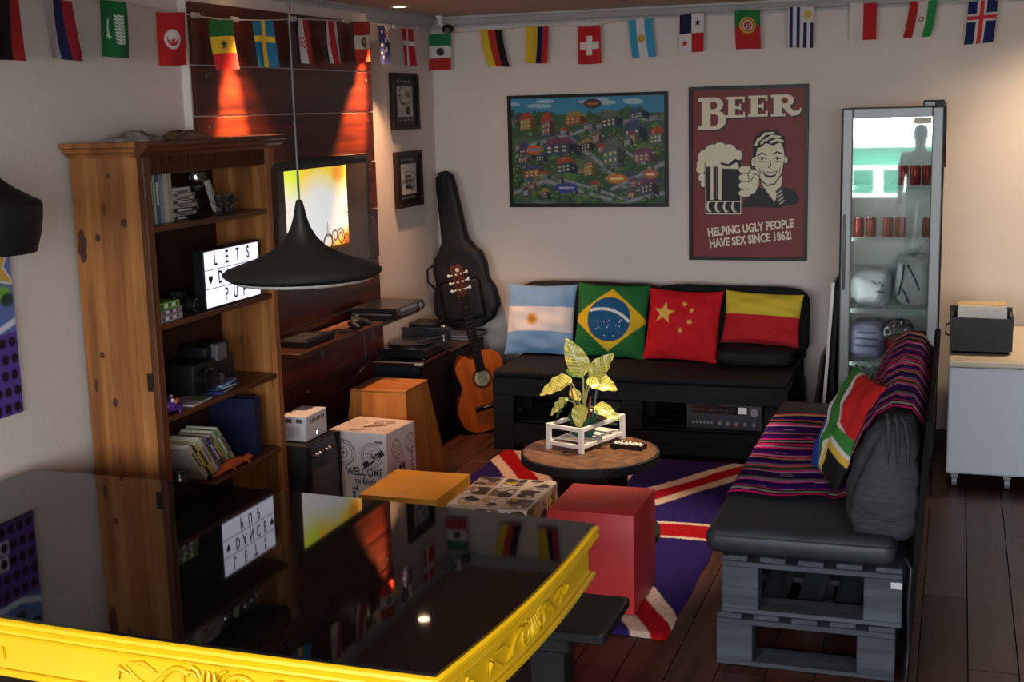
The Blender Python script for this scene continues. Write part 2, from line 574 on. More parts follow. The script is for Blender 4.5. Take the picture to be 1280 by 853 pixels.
# street seen only as a mirror image in the fridge door
gr = bx('street_ground', mat('street_asphalt', (120, 118, 112), 0.9), None, -12, 18, -40, YF - 0.12, -0.2, -0.02)
tag(gr, 'grey street paving outside the window', 'ground', kind='structure')
bld = thing('street_house', 'white and mint green house across the street mirrored in the fridge door', 'building', (2.6, -20, -0.02))
M_MINT = mat('mint_green_paint', (92, 196, 160), 0.7, var=0.06)
M_BW = mat('white_house_paint', (225, 230, 228), 0.7, var=0.04)
bx('wall', M_MINT, bld, -4.0, 9.0, -20.6, -20.2, -0.02, 1.15)
bx('roof', mat('pale_roof', (190, 195, 198), 0.7), bld, -4.3, 9.3, -21.5, -19.7, 1.15, 1.32)
bx('parapet', M_BW, bld, -4.0, 9.0, -19.9, -19.75, -0.02, 0.25)
for k in range(22):
    bx('pillar', M_BW, bld, -3.9 + k * 0.58, -3.72 + k * 0.58, -19.98, -19.8, 0.25, 0.72)
bx('rail', M_BW, bld, -4.0, 9.0, -20.0, -19.78, 0.72, 0.8)
# ================================================================== BOOKCASE
PINE = [wood('pine_%d' % k, d, l, 'z', 0.42, 15, coat=0.12, knots=0.75) for k, (d, l) in enumerate((((112, 66, 30), (164, 106, 56)), ((104, 60, 28), (156, 98, 50)), ((118, 72, 34), (172, 114, 62))))]
PINE_D = wood('stained_pine_dark', (58, 28, 14), (98, 54, 26), 'y', 0.4, 16, coat=0.15)
PINE_DZ = wood('stained_pine_dark_upright', (62, 30, 15), (104, 58, 28), 'z', 0.4, 16, coat=0.15)
BY0, BY1, BX0, BX1 = -4.09, -3.05, 0.03, 0.38
bc = thing('bookcase', 'tall open pine bookcase with dark shelves and moulded crown', 'bookcase', (0.2, -3.57, 0))
def side(y0, y1, BX0=0.03):
    n = 5
    for k in range(n):
        a = BX0 + (BX1 - 0.03 - BX0) * k / n
        b = BX0 + (BX1 - 0.03 - BX0) * (k + 1) / n
        bx('side_plank', PINE[(k * 2 + (k == 3)) % 3], bc, a + 0.0004, b - 0.0004, y0, y1, 0.0, 1.95, 0.0008)
side(BY0, BY0 + 0.028)
side(BY1 - 0.028, BY1, 0.07)
bx('stile', PINE_DZ, bc, BX1 - 0.03, BX1, BY0, BY0 + 0.05, 0.0, 1.95, 0.004)
bx('stile', PINE[1], bc, BX1 - 0.03, BX1, BY1 - 0.05, BY1, 0.0, 1.95, 0.004)
bx('back_panel', mat('dark_back_board', (54, 28, 16), 0.8, spec=0.15, scale=12), bc, 0.07, 0.08, BY0 + 0.028, BY1 - 0.028, 0.05, 1.95)
SH = [1.66, 1.255, 0.865, 0.50, 0.09]
for z in SH:
    bx('shelf', PINE_D, bc, 0.08, BX1 - 0.004, BY0 + 0.029, BY1 - 0.029, z - 0.024, z, 0.003)
bx('top_board', PINE_D, bc, 0.068, BX1, BY0, BY1, 1.951, 2.003)
cp = [(0, 0), (0.018, 0), (0.024, 0.012), (0.04, 0.022), (0.046, 0.036), (0.06, 0.042), (0.06, 0.06), (0, 0.06)]
MB().prism([(BX1 + a, 1.944 + b) for a, b in cp], lambda a, b, d: (a, d, b), BY0 - 0.05, BY1 + 0.06).build('crown_moulding', PINE_D, bc)
MB().prism([(BY0 - a, 1.944 + b) for a, b in cp], lambda a, b, d: (d, a, b), BX0, BX1 + 0.012).build('crown_moulding', PINE[1], bc)
MB().prism([(BY1 + a, 1.944 + b) for a, b in cp], lambda a, b, d: (d, a, b), 0.068, BX1 + 0.012).build('crown_moulding', PINE_D, bc)
fr = bx('frieze', PINE_D, bc, BX1 - 0.02, BX1 - 0.004, BY0 + 0.05, BY1 - 0.05, 1.868, 1.945)
mb = MB()
for k in range(46):
    y = BY0 + 0.06 + k * (BY1 - BY0 - 0.12) / 45
    mb.cyl((BX1 - 0.004, y, 1.872), (BX1 - 0.004, y, 1.94), 0.006, seg=6)
mb.build('fluting', mat('fluted_dark_stain', (62, 34, 18), 0.8, spec=0.08), fr, 50)
MB().prism([(0, 0), (0.03, 0.02), (0.05, 0.06), (0.05, 0.10), (0, 0.10)], lambda a, b, d: (d, BY1 + a * 0.6, 1.84 + b), BX1 - 0.03, BX1).build('corbel', PINE[1], bc)
for (xx, zz, rx_, rz_) in ((0.062, 1.585, 0.022, 0.07), (0.14, 1.62, 0.012, 0.016), (0.115, 1.13, 0.011, 0.014), (0.075, 1.0, 0.01, 0.03), (0.27, 1.68, 0.014, 0.018), (0.21, 1.87, 0.008, 0.01), (0.16, 0.93, 0.012, 0.02)):
    MB().prism([(xx + rx_ * math.cos(t_ * PI / 9) * (1 + 0.25 * math.sin(t_ * 2.1)), zz + rz_ * math.sin(t_ * PI / 9)) for t_ in range(18)], lambda a, b, d: (a, d, b), BY0 - 0.0006, BY0 + 0.001).build('knot', mat('dark_knot', (66, 32, 14), 0.5, var=0.3, scale=60), bc)
bx('patch', mat('dark_patch', (40, 24, 16), 0.6), bc, 0.325, 0.352, BY0 - 0.002, BY0 + 0.002, 0.985, 1.06)

def book(label, col, x0, x1, y0, y1, z0, z1, group=None, lean=0.0, title=None, pages='z', cat='book'):
    """spine faces +x; lean rotates about the x axis through the bottom far corner"""
    t = thing('book', label, cat, ((x0 + x1) / 2, y1, z0), group=group, rot=(lean, 0, 0))
    m = mat('cover_%d_%d_%d' % col, col, 0.5, var=0.1, scale=30)
    pg = mat('book_pages', (214, 204, 182), 0.8, var=0.1, scale=80)
    w, h, d = y1 - y0, z1 - z0, x1 - x0
    c = min(0.002, min(w, h) * 0.2)
    if pages == 'z':      # upright
        mb = MB().box(-d / 2, d / 2, -w, -w + c, 0, h).box(-d / 2, d / 2, -c, 0, 0, h).box(d / 2 - c, d / 2, -w + c, -c, 0, h)
        mb.build('cover', m, t, local=True)
        MB().box(-d / 2 + 0.004, d / 2 - c - 0.0004, -w + c + 0.0003, -c - 0.0003, 0.003, h - 0.004).build('pages', pg, t, local=True)
        if title: MB().box(d / 2 - 0.0004, d / 2 + 0.0006, -w * 0.75, -w * 0.25, h * 0.35, h * 0.8).build('spine_title', mat('spine_%d_%d_%d' % title, title, 0.6, var=0.3, scale=120), t, local=True)
    else:                 # lying flat
        mb = MB().box(-d / 2, d / 2, -w, 0, 0, c).box(-d / 2, d / 2, -w, 0, h - c, h).box(d / 2 - c, d / 2, -w, 0, c, h - c)
        mb.build('cover', m, t, local=True)
        MB().box(-d / 2 + 0.004, d / 2 - c - 0.0004, -w + 0.003, -0.003, c + 0.0003, h - c - 0.0003).build('pages', pg, t, local=True)
        if title: MB().box(d / 2 - 0.0004, d / 2 + 0.0006, -w * 0.8, -w * 0.2, h * 0.3, h * 0.7).build('spine_title', mat('spine_%d_%d_%d' % title, title, 0.6, var=0.3, scale=120), t, local=True)
    return t
ORD = ['first', 'second', 'third', 'fourth', 'fifth', 'sixth', 'seventh', 'eighth', 'ninth', 'tenth', 'eleventh']
cols = [((92, 84, 80), 'grey'), ((58, 92, 66), 'green'), ((150, 176, 168), 'pale aqua'), ((60, 84, 118), 'blue'), ((128, 138, 150), 'grey blue'), ((176, 170, 160), 'off-white'), ((158, 142, 118), 'beige')]
y = -3.985
for k, (c, n) in enumerate(cols):
    w = [0.03, 0.026, 0.016, 0.03, 0.03, 0.034, 0.03][k]
    book('%s book, %s from the left in the upright row on the top shelf' % (n, ORD[k]), c, 0.17, 0.31, y, y + w - 0.001, SH[0], SH[0] + [0.2, 0.225, 0.22, 0.215, 0.22, 0.222, 0.215][k], 'upright books on the top bookcase shelf', title=(200, 200, 190) if k in (1, 3) else None)
    y += w
z = SH[0]
for k in range(9):
    h = [0.018, 0.014, 0.02, 0.015, 0.018, 0.013, 0.016, 0.014, 0.012][k]
    c = [(60, 52, 48), (150, 140, 132), (48, 44, 44), (160, 150, 138), (70, 62, 58), (168, 160, 150), (96, 84, 76), (150, 142, 134), (172, 164, 152)][k]
    nm = ['dark brown', 'pale grey', 'black', 'cream', 'dark grey', 'white', 'brown', 'light grey', 'ivory'][k]
    off = rng.uniform(-0.006, 0.012)
    book('thin %s book, %s up in the flat stack on the top shelf' % (nm, ORD[k]), c, 0.15, 0.30, -3.775 + off + (0.02 if k > 6 else 0), -3.60 + off - (0.03 if k > 6 else 0), z, z + h - 0.0005, 'flat book stack on the top bookcase shelf', pages='x', title=(190, 184, 176) if k % 2 == 0 else (60, 50, 48))
    z += h
tr = thing('trinket_tray', 'small black oval dish in front of the flat book stack', 'dish', (0.335, -3.62, SH[0]))
MB().lathe([(0.001, 0.003), (0.055, 0.003), (0.072, 0.016), (0.07, 0.018), (0.052, 0.006), (0.001, 0.006)], (0, 0, 0), 24, Matrix.Diagonal((0.5, 1.5, 1, 1))).build('dish', mat('black_gloss', (18, 18, 20), 0.25), tr, 40, True)
bx('rim_line', mat('tray_edge', (70, 66, 62), 0.3), tr, 0.31, 0.36, -3.66, -3.58, SH[0] + 0.006, SH[0] + 0.009, 0.001)
# glass goblet
gb = thing('glass_goblet', 'clear stemmed glass goblet behind the candle stub on the top shelf', 'glass', (0.2, -3.42, SH[0]))
GLS = clear_mat('clear_glassware', (225, 230, 228), 0.10)
MB().lathe([(0.034, 0.0), (0.034, 0.003), (0.006, 0.008), (0.005, 0.085), (0.02, 0.1), (0.04, 0.13), (0.044, 0.165), (0.038, 0.205)], (0, 0, 0), 24, caps=False).build('goblet', GLS, gb, 50, True)
MB().lathe([(0.001, 0.104), (0.036, 0.131), (0.001, 0.1315)], (0, 0, 0), 20).build('dregs', mat('cream_wax', (170, 160, 140), 0.6), gb, 50, True)
cd_ = thing('white_booklet', 'slim white booklet leaning against the bookcase back on the top shelf', 'booklet', (0.25, -3.33, SH[0]), rot=(0.42, 0, 0))
MB().box(-0.01, 0.01, -0.026, 0, 0, 0.17, 0.002).build('cover', mat('ivory_card', (176, 170, 152), 0.7), cd_, local=True)
MB().box(0.0098, 0.0108, -0.02, -0.006, 0.1, 0.15).build('title_band', mat('pale_band', (140, 140, 130), 0.7), cd_, local=True)
SILV = mat('tarnished_silver', (120, 118, 116), 0.28, metal=0.9, var=0.3, scale=60)
def candlestick(y, x, s, label):
    t = thing('silver_candlestick', label, 'candlestick', (x, y, SH[0]), group='silver trinkets on the top bookcase shelf')
    MB().lathe([(0.03 * s, 0), (0.032 * s, 0.004), (0.012 * s, 0.014), (0.008 * s, 0.03), (0.016 * s, 0.04), (0.007 * s, 0.055), (0.02 * s, 0.068), (0.022 * s, 0.085), (0.014 * s, 0.085)], (0, 0, 0), 18).build('stem', SILV, t, 40, True)
    mb = MB()
    for a in range(5):
        th = a * 2 * PI / 5
        mb.tube([(0.008 * math.cos(th), 0.008 * math.sin(th), 0.05 * s), (0.026 * math.cos(th), 0.026 * math.sin(th), 0.048 * s), (0.034 * math.cos(th), 0.034 * math.sin(th), 0.066 * s)], 0.003, 6)
    mb.build('arms', SILV, t, 40, True)
candlestick(-3.42, 0.31, 1.0, 'small silver candlestick nearest the black dish on the top shelf')
candlestick(-3.34, 0.30, 0.95, 'small silver candlestick in the middle of the three on the top shelf')
candlestick(-3.25, 0.27, 0.9, 'small silver candlestick nearest the right side of the top shelf')
fg = thing('dark_figurine', 'small dark metal figurine between the flat books and candlesticks', 'figurine', (0.26, -3.52, SH[0]))
MB().lathe([(0.02, 0), (0.02, 0.006), (0.009, 0.012), (0.016, 0.05), (0.011, 0.075), (0.005, 0.082), (0.011, 0.095), (0.001, 0.108)], (0, 0, 0), 14).build('body', mat('dark_pewter', (44, 44, 46), 0.3, metal=0.7), fg, 50, True)
MB().tube([(0, -0.014, 0.06), (0.01, -0.034, 0.05), (0.02, -0.03, 0.08)], 0.004, 6).tube([(0, 0.014, 0.06), (0.01, 0.032, 0.055), (0.02, 0.034, 0.04)], 0.004, 6).build('arms', mat('dark_pewter', (44, 44, 46)), fg, 50, True)

# ---- light box sign
lb = thing('light_box_sign', 'lit letter board reading LETS DANCE PUP on the second shelf', 'sign', (0.335, -3.42, SH[1]))
lx, y0, y1, z0, z1 = 0.362, -3.665, -3.175, SH[1] + 0.001, 1.522
bx('case', mat('black_plastic', (20, 19, 24), 0.45), lb, lx - 0.055, lx - 0.002, y0, y1, z0, z1, 0.003)
M_LB = mat('lit_opal_panel', (228, 226, 246), 0.5, var=0, emit=0.55)
n = 3
for k in range(n):
    a = z0 + 0.008 + (z1 - z0 - 0.016) * k / n
    b = z0 + 0.008 + (z1 - z0 - 0.016) * (k + 1) / n
    bx('panel', M_LB, lb, lx - 0.002, lx, y0 + 0.01, y1 - 0.01, a + 0.0015, b - 0.0015)
    bx('rail', mat('clear_rail', (150, 148, 160), 0.4), lb, lx - 0.002, lx + 0.003, y0 + 0.008, y1 - 0.008, b - 0.0015, b + 0.0015)
INK = mat('black_ink', (14, 13, 16), 0.6, var=0)
dz = (z1 - z0 - 0.016) / 3
for row, (word, ys) in enumerate((('LETS', (0.20, 0.40, 0.59, 0.78)), ('DANCE', (0.27, 0.40, 0.53, 0.66, 0.79)), ('PUP', (0.36, 0.52, 0.68)))):
    zc = z1 - 0.008 - dz * (row + 0.5)
    for ch, u in zip(word, ys):
        text(ch, 0.080, INK, lb, (lx + 0.0012, y0 + (y1 - y0) * u, zc), (0, 1, 0), (0, 0, 1), 'letter', 0.018, sx=0.66)
def heart(yc, zc, s):
    pts = []
    for k in range(28):
        t = 2 * PI * k / 28
        pts.append((16 * math.sin(t) ** 3 / 17, (13 * math.cos(t) - 5 * math.cos(2 * t) - 2 * math.cos(3 * t) - math.cos(4 * t)) / 17))
    MB().prism(pts, lambda a, b, d: (lx + d, yc + a * s * 0.8, zc + b * s), 0.0008, 0.0015).build('heart', INK, lb)
heart(y0 + (y1 - y0) * 0.1, z1 - 0.008 - dz * 1.5, 0.023)
heart(y0 + (y1 - y0) * 0.93, z1 - 0.008 - dz * 1.5, 0.023)

# ---- second shelf left: small boxes and camera
z = SH[1]
for k, (c, nm, h) in enumerate((((150, 142, 140), 'white printed card box at the bottom of', 0.028), ((128, 122, 124), 'grey printed card box in the middle of', 0.026), ((104, 160, 62), 'bright green card box on top of', 0.03))):
    t = thing('card_box', nm + ' the small pile on the second shelf', 'box', (0.3, -3.92, z), rotz=[0.0, 0.05, -0.04][k], group='small card boxes on the second bookcase shelf')
    MB().box(-0.05, 0.055, -0.085, 0.08 - 0.02 * (k == 2), 0, h - 0.001, 0.002).build('box', mat('card_%d' % k, c, 0.6, var=0.2, scale=50), t, local=True)
    for j in range(5):
        MB().box(0.055, 0.0556, -0.075 + j * 0.027, -0.06 + j * 0.027 + 0.006 * (j % 2), 0.007, h - 0.008).build('print_mark', mat('mark_%d' % (j % 2), [(70, 60, 60), (210, 205, 200)][j % 2], 0.7), t, local=True)
    z += h
def camera_obj(name, label, loc, s, rotz):
    t = thing(name, label, 'camera', loc, rotz)
    K = mat('black_camera_body', (22, 22, 24), 0.45, var=0.15, scale=40)
    MB().box(-0.035 * s, 0.03 * s, -0.07 * s, 0.07 * s, 0, 0.085 * s, 0.006 * s, 2).build('body', K, t, 40, True)
    MB().prism([(-0.03 * s, 0.085 * s), (-0.02 * s, 0.11 * s), (0.02 * s, 0.11 * s), (0.03 * s, 0.085 * s)], lambda a, b, d: (d, a, b), -0.03 * s, 0.034 * s).build('prism_hump', K, t, None, True)
    Mx = Matrix.Rotation(PI / 2, 4, 'Y')
    MB().lathe([(0.034 * s, 0.0), (0.036 * s, 0.03 * s), (0.032 * s, 0.034 * s), (0.034 * s, 0.06 * s), (0.028 * s, 0.06 * s), (0.026 * s, 0.045 * s), (0.001, 0.04 * s)], (0.03 * s, 0, 0.042 * s), 24, Mx).build('lens', mat('black_gloss', (18, 18, 20), 0.25), t, 40, True)
    MB().cyl((0, 0.05 * s, 0.085 * s), (0, 0.05 * s, 0.094 * s), 0.012 * s, seg=14).cyl((0, -0.052 * s, 0.085 * s), (0, -0.052 * s, 0.092 * s), 0.01 * s, seg=14).build('dial', SILV, t, 40, True)
    MB().tube([(0, -0.07 * s, 0.07 * s), (0.03 * s, -0.1 * s, 0.04 * s), (0.06 * s, -0.08 * s, 0.006 * s), (0.075 * s, 0.0, 0.006 * s), (0.06 * s, 0.08 * s, 0.008 * s), (0.02 * s, 0.1 * s, 0.03 * s), (0, 0.07 * s, 0.07 * s)], 0.005 * s, 6).build('strap', K, t, 50, True)
    return t
camera_obj('film_camera', 'black camera with coiled strap left of the lit letter board', (0.28, -3.755, SH[1]), 0.9, 0.25)
# ---- third shelf
prj = thing('slide_projector', 'bulky black projector with grey arm at the back of the third shelf', 'projector', (0.2, -3.53, SH[2]), 0.0)
K = mat('black_camera_body', (22, 22, 24))
MB().box(-0.1, 0.09, -0.16, 0.19, 0.0005, 0.15, 0.015, 2).build('housing', K, prj, 40, True)
MB().box(-0.08, 0.07, -0.02, 0.19, 0.15, 0.205, 0.012, 2).build('slide_tray', K, prj, 40, True)
MB().lathe([(0.05, 0), (0.052, 0.03), (0.04, 0.034), (0.04, 0.06), (0.03, 0.06), (0.001, 0.05)], (0.09, -0.08, 0.075), 26, Matrix.Rotation(PI / 2, 4, 'Y')).build('lens', mat('black_gloss', (18, 18, 20)), prj, 40, True)
MB().box(0.06, 0.1, 0.03, 0.12, 0.13, 0.21, 0.006).build('bracket', mat('grey_plastic', (84, 84, 86), 0.4), prj, None, True)
MB().lathe([(0.03, 0), (0.03, 0.02), (0.02, 0.024), (0.001, 0.024)], (0.09, 0.03, 0.05), 20, Matrix.Rotation(PI / 2, 4, 'Y')).build('dial', mat('grey_plastic', (84, 84, 86)), prj, 40, True)
MB().tube([(0.095, -0.14, 0.02), (0.11, -0.05, 0.01), (0.115, 0.05, 0.02), (0.1, 0.12, 0.06), (0.098, 0.14, 0.12)], 0.004, 6).build('cable', K, prj, 50, True)
bug = thing('purple_toy', 'purple toy beetle with orange and white patches at the left of the third shelf', 'toy', (0.325, -3.95, SH[2]), 0.5)
MB().sphere((0, 0, 0.036), 0.036, 18, (1.0, 1.9, 1.0)).build('shell', mat('purple_plastic', (88, 44, 128), 0.35), bug, 60, True)
for p, r, c in (((0.03, -0.02, 0.05), 0.016, (200, 96, 60)), ((0.032, 0.022, 0.045), 0.018, (206, 104, 66)), ((0.02, -0.045, 0.06), 0.013, (214, 206, 212)), ((0.012, 0.0, 0.066), 0.013, (214, 206, 212))):
    MB().sphere(p, r, 12, (0.6, 1, 0.7)).build('patch', mat('patch_%d' % c[0], c, 0.4), bug, 60, True)
for sy in (-0.05, -0.015, 0.02, 0.05):
    MB().tube([(0.02, sy, 0.02), (0.045, sy * 1.1, 0.025), (0.052, sy * 1.2, 0.004)], 0.004, 6).build('leg', mat('purple_plastic', (88, 44, 128)), bug, 60, True)
mz = thing('magazine', 'pale pink leaflet lying at the front of the third shelf', 'leaflet', (0.3, -3.75, SH[2]), 0.1)
MB().box(-0.07, 0.07, -0.1, 0.08, 0, 0.01, 0.002).build('pages', mat('pale_pink_paper', (170, 150, 150), 0.7, var=0.2, scale=30), mz, local=True)
MB().box(0.0, 0.07, -0.02, 0.08, 0.01, 0.0108).build('cover_picture', mat('green_print', (70, 110, 64), 0.6, var=0.3, scale=40), mz, local=True)
for k, (c, nm, yy, a) in enumerate((((38, 44, 92), 'navy', -3.52, 0.2), ((40, 52, 66), 'slate', -3.50, -0.1), ((90, 110, 150), 'pale blue', -3.505, 0.15))):
    t = thing('dvd_case', '%s plastic disc case, %s up in the small pile on the third shelf' % (nm, ORD[k]), 'case', (0.295, yy, SH[2] + k * 0.0145), a, group='disc cases on the third bookcase shelf')
    MB().box(-0.055, 0.06, -0.09, 0.08, 0, 0.014, 0.002).build('case', mat('case_%d' % k, c, 0.35), t, local=True)
    MB().box(0.06, 0.0605, -0.06, 0.05, 0.004, 0.010).build('spine_label', mat('case_label', (170, 176, 186), 0.5, var=0.4, scale=90), t, local=True)
# ---- fourth shelf: leaning books
cl = [((178, 170, 156), 'ivory'), ((44, 42, 40), 'black'), ((188, 170, 60), 'yellow'), ((196, 190, 180), 'white'), ((120, 110, 98), 'taupe'), ((44, 60, 118), 'blue'), ((104, 84, 52), 'brown'), ((176, 172, 150), 'cream'), ((52, 150, 66), 'green'), ((150, 142, 130), 'grey')]
wds = [0.03, 0.018, 0.022, 0.03, 0.024, 0.02, 0.024, 0.018, 0.016, 0.022]
ang = 0.66
yb = -3.72
for k, (c, nm) in enumerate(cl):
    w = wds[k]
    h = [0.22, 0.215, 0.22, 0.235, 0.235, 0.225, 0.23, 0.25, 0.25, 0.255][k]
    yb += w * math.cos(ang) + (wds[k - 1] * math.sin(ang) ** 2 / math.cos(ang) if k else 0) + 0.0006
    book('%s book, %s from the left in the leaning row on the fourth shelf' % (nm, ORD[k]), c, 0.17, 0.335, yb - w + 0.0008, yb, SH[3] + 0.0005 + w * math.sin(ang), SH[3] + h + w * math.sin(ang), 'leaning books on the fourth bookcase shelf', lean=ang, title=[(90, 80, 70), (200, 190, 60), (40, 40, 40), (120, 116, 110), (60, 50, 40), (190, 190, 200), (180, 150, 80), (60, 130, 60), (220, 230, 210), (60, 60, 60)][k])
bd = thing('ring_binder', 'navy blue binder standing upright at the right of the leaning books', 'binder', (0.21, -3.20, SH[3] + 0.0005))
NV = mat('navy_board', (26, 32, 58), 0.5)
MB().box(-0.12, 0.125, -0.065, -0.0615, 0, 0.27).box(-0.12, 0.125, -0.0035, 0, 0, 0.27).box(0.122, 0.125, -0.0615, -0.0035, 0, 0.27).build('cover', NV, bd, local=True)
MB().box(-0.11, 0.115, -0.056, -0.01, 0.01, 0.255).build('pages', mat('book_pages', (214, 204, 182)), bd, local=True)
lz = thing('toy_lizard', 'orange rubber lizard lying in front of the leaning books', 'toy', (0.352, -3.5, SH[3]))
ORG = mat('orange_rubber', (206, 92, 50), 0.5, var=0.25, scale=40, bump=0.2, bscale=90)
MB().tube([(0.0, -0.19, 0.008), (0.008, -0.15, 0.014), (-0.004, -0.1, 0.022), (0.0, -0.04, 0.028), (0.004, 0.02, 0.028), (-0.002, 0.07, 0.02), (0.004, 0.1, 0.022), (0.0, 0.13, 0.022), (0.002, 0.16, 0.016)], [0.004, 0.01, 0.018, 0.024, 0.024, 0.014, 0.018, 0.017, 0.006], 10).build('body', ORG, lz, 60, True)
for yy, sx in ((-0.07, 1), (0.06, 1)):
    MB().tube([(0.0, yy, 0.025), (0.022 * sx, yy + 0.02, 0.02), (0.026 * sx, yy + 0.03, 0.005)], [0.008, 0.007, 0.006], 8).build('leg', ORG, lz, 60, True)
    MB().tube([(0.0, yy, 0.025), (-0.022 * sx, yy + 0.02, 0.03), (-0.028 * sx, yy + 0.03, 0.007)], [0.008, 0.007, 0.006], 8).build('leg', ORG, lz, 60, True)
for k, (yy, xx, hh) in enumerate(((-3.98, 0.3, 0.12), (-3.9, 0.32, 0.085))):
    t = thing('glass_jar', ['tall empty glass jar at the far left of the fourth shelf', 'short empty glass jar beside the leaning books'][k], 'jar', (xx, yy, SH[3]))
    MB().lathe([(0.03, 0), (0.034, 0.004), (0.034, hh * 0.8), (0.026, hh * 0.9), (0.026, hh)], (0, 0, 0), 20, caps=False).build('jar', GLS, t, 40, True)
    MB().lathe([(0.0275, hh * 0.93), (0.0275, hh * 1.08), (0.001, hh * 1.08)], (0, 0, 0), 18).build('lid', mat('dark_pewter', (44, 44, 46)), t, 40, True)
# crumpled cloth on top
def crumple(name, label, c, rx, ry, h, col, seed, cat):
    r_ = random.Random(seed)
    ph = [(r_.uniform(3, 9), r_.uniform(3, 9), r_.uniform(0, 6)) for _ in range(5)]
    def f(u, v):
        a = 2 * PI * u
        rr = v
        x, y = rr * math.cos(a), rr * math.sin(a)
        n_ = sum(math.sin(p * x + q * y + s_) for p, q, s_ in ph) / 5
        zz = h * max(0.0, (1 - rr ** 2.2)) * (0.62 + 0.5 * n_) + 0.003 * (1 - rr)
        return (x * rx * (1 + 0.12 * n_), y * ry * (1 + 0.12 * n_), zz)
    t = thing(name, label, cat, c)
    MB().grid(f, 40, 14, True).build('folds', mat(name + '_stuff', col, 0.6, var=0.3, scale=30, bump=0.5, bscale=40), t, 50, True)
    for k in range(2):
        MB().tube([(rx * 0.5 * (k - 0.5), -ry * 0.6, h * 0.3), (rx * 0.6 * (k - 0.5), 0, h * 0.78), (rx * 0.4 * (k - 0.5), ry * 0.5, h * 0.35)], 0.006, 6).build('crease', MATS[name + '_stuff'], t, 60, True)
crumple('plastic_bag', 'crumpled grey plastic bag on top of the bookcase', (0.29, -4.0, 2.006), 0.12, 0.12, 0.05, (128, 112, 104), 3, 'bag')
crumple('folded_cloth', 'crumpled brown cloth beside the plastic bag on the bookcase', (0.32, -3.68, 2.006), 0.09, 0.2, 0.045, (104, 78, 62), 5, 'cloth')
# ================================================================== WALL PICTURES
PAPER = print_mat('printed_paper', 0.45)
FRAME = wood('black_frame_wood', (14, 10, 9), (26, 18, 14), 'x', 0.35, 30)
def framed(name, label, cat, o, ex, ey, nrm, cv, fw, depth, fm, mount=None):
    """o lower-left corner, ex / ey full edge vectors, nrm outward"""
    o, ex, ey, n = Vector(o), Vector(ex), Vector(ey), Vector(nrm)
    t = thing(name, label, cat, tuple(o + ex / 2))
    X, Y = ex.normalized(), ey.normalized()
    W, H = ex.length, ey.length
    def P(a, b, d): return o + X * a + Y * b + n * d
    for poly in ([(0, 0), (W, 0), (W - fw, fw), (fw, fw)], [(0, H), (fw, H - fw), (W - fw, H - fw), (W, H)], [(0, 0), (fw, fw), (fw, H - fw), (0, H)], [(W, 0), (W, H), (W - fw, H - fw), (W - fw, fw)]):
        MB().prism(poly, P, 0.002, depth).build('frame_rail', fm, t)
    a = P(fw, fw, depth * 0.45)
    printed('print', cv, plane_fn(a, X * (W - 2 * fw), Y * (H - 2 * fw)), PAPER, t, smooth=False)
    return t, P

# ---- big colourful town picture: a plain made-up town
cv = Canvas(330, 226, (58, 84, 60), 2)
r_ = random.Random(21)
cv.rect(0, 0, 1, 0.16, (58, 128, 160))
for k in range(9):
    x = r_.random()
    cv.ell(x, 0.03 + 0.06 * r_.random(), 0.06, 0.018, (150, 180, 190))
for k in range(70):       # fields
    x, y = r_.random(), 0.14 + 0.86 * r_.random()
    w, h = r_.uniform(0.03, 0.1), r_.uniform(0.02, 0.06)
    cv.poly([(x - w, y), (x, y - h), (x + w, y), (x, y + h)], r_.choice([(60, 92, 56), (86, 112, 62), (46, 72, 56), (74, 100, 76), (96, 104, 96), (64, 74, 82)]))
for pts, w in (([(0, 0.48), (0.35, 0.36), (0.62, 0.26), (1, 0.2)], 0.03), ([(0.4, 0.4), (0.62, 0.66), (0.74, 0.84)], 0.035), ([(0.66, 0.86), (1, 0.62)], 0.03), ([(0.0, 0.9), (0.22, 0.78), (0.5, 0.9), (0.72, 0.99), (1, 0.9)], 0.03), ([(0.26, 0.74), (0.55, 0.86), (0.72, 0.95)], 0.02), ([(0.74, 0.5), (0.95, 0.72)], 0.02)):
    cv.line(pts, w, (112, 116, 122))
    cv.line(pts, w * 0.12, (180, 180, 170))
for k in range(210):      # trees
    x, y = r_.random(), 0.12 + 0.86 * r_.random()
    q = r_.uniform(0.008, 0.022)
    cv.circ(x, y, q, r_.choice([(34, 66, 40), (52, 84, 44), (28, 52, 44), (96, 110, 50)]))
    cv.circ(x - q * 0.3, y - q * 0.3, q * 0.6, r_.choice([(60, 96, 54), (84, 118, 60)]))
def house(x, y, w, h, wall, roof):
    cv.poly([(x, y), (x + w, y - h * 0.15), (x + w, y - h), (x, y - h * 0.85)], wall)
    cv.poly([(x + w, y - h * 0.15), (x + w * 1.5, y + h * 0.06), (x + w * 1.5, y - h * 0.78), (x + w, y - h)], tuple(int(c * 0.6) for c in wall))
    cv.poly([(x - 0.005, y - h * 0.8), (x + w, y - h * 0.97), (x + w * 1.52, y - h * 0.74), (x + w * 0.9, y - h * 1.45), (x + w * 0.2, y - h * 1.3)], roof)
    for i in range(3):
        for j in range(2):
            xx, yy = x + w * (0.12 + 0.3 * i), y - h * (0.22 + 0.3 * j + 0.05 * i)
            cv.rect(xx, yy - h * 0.14, xx + w * 0.15, yy, (196, 186, 140))
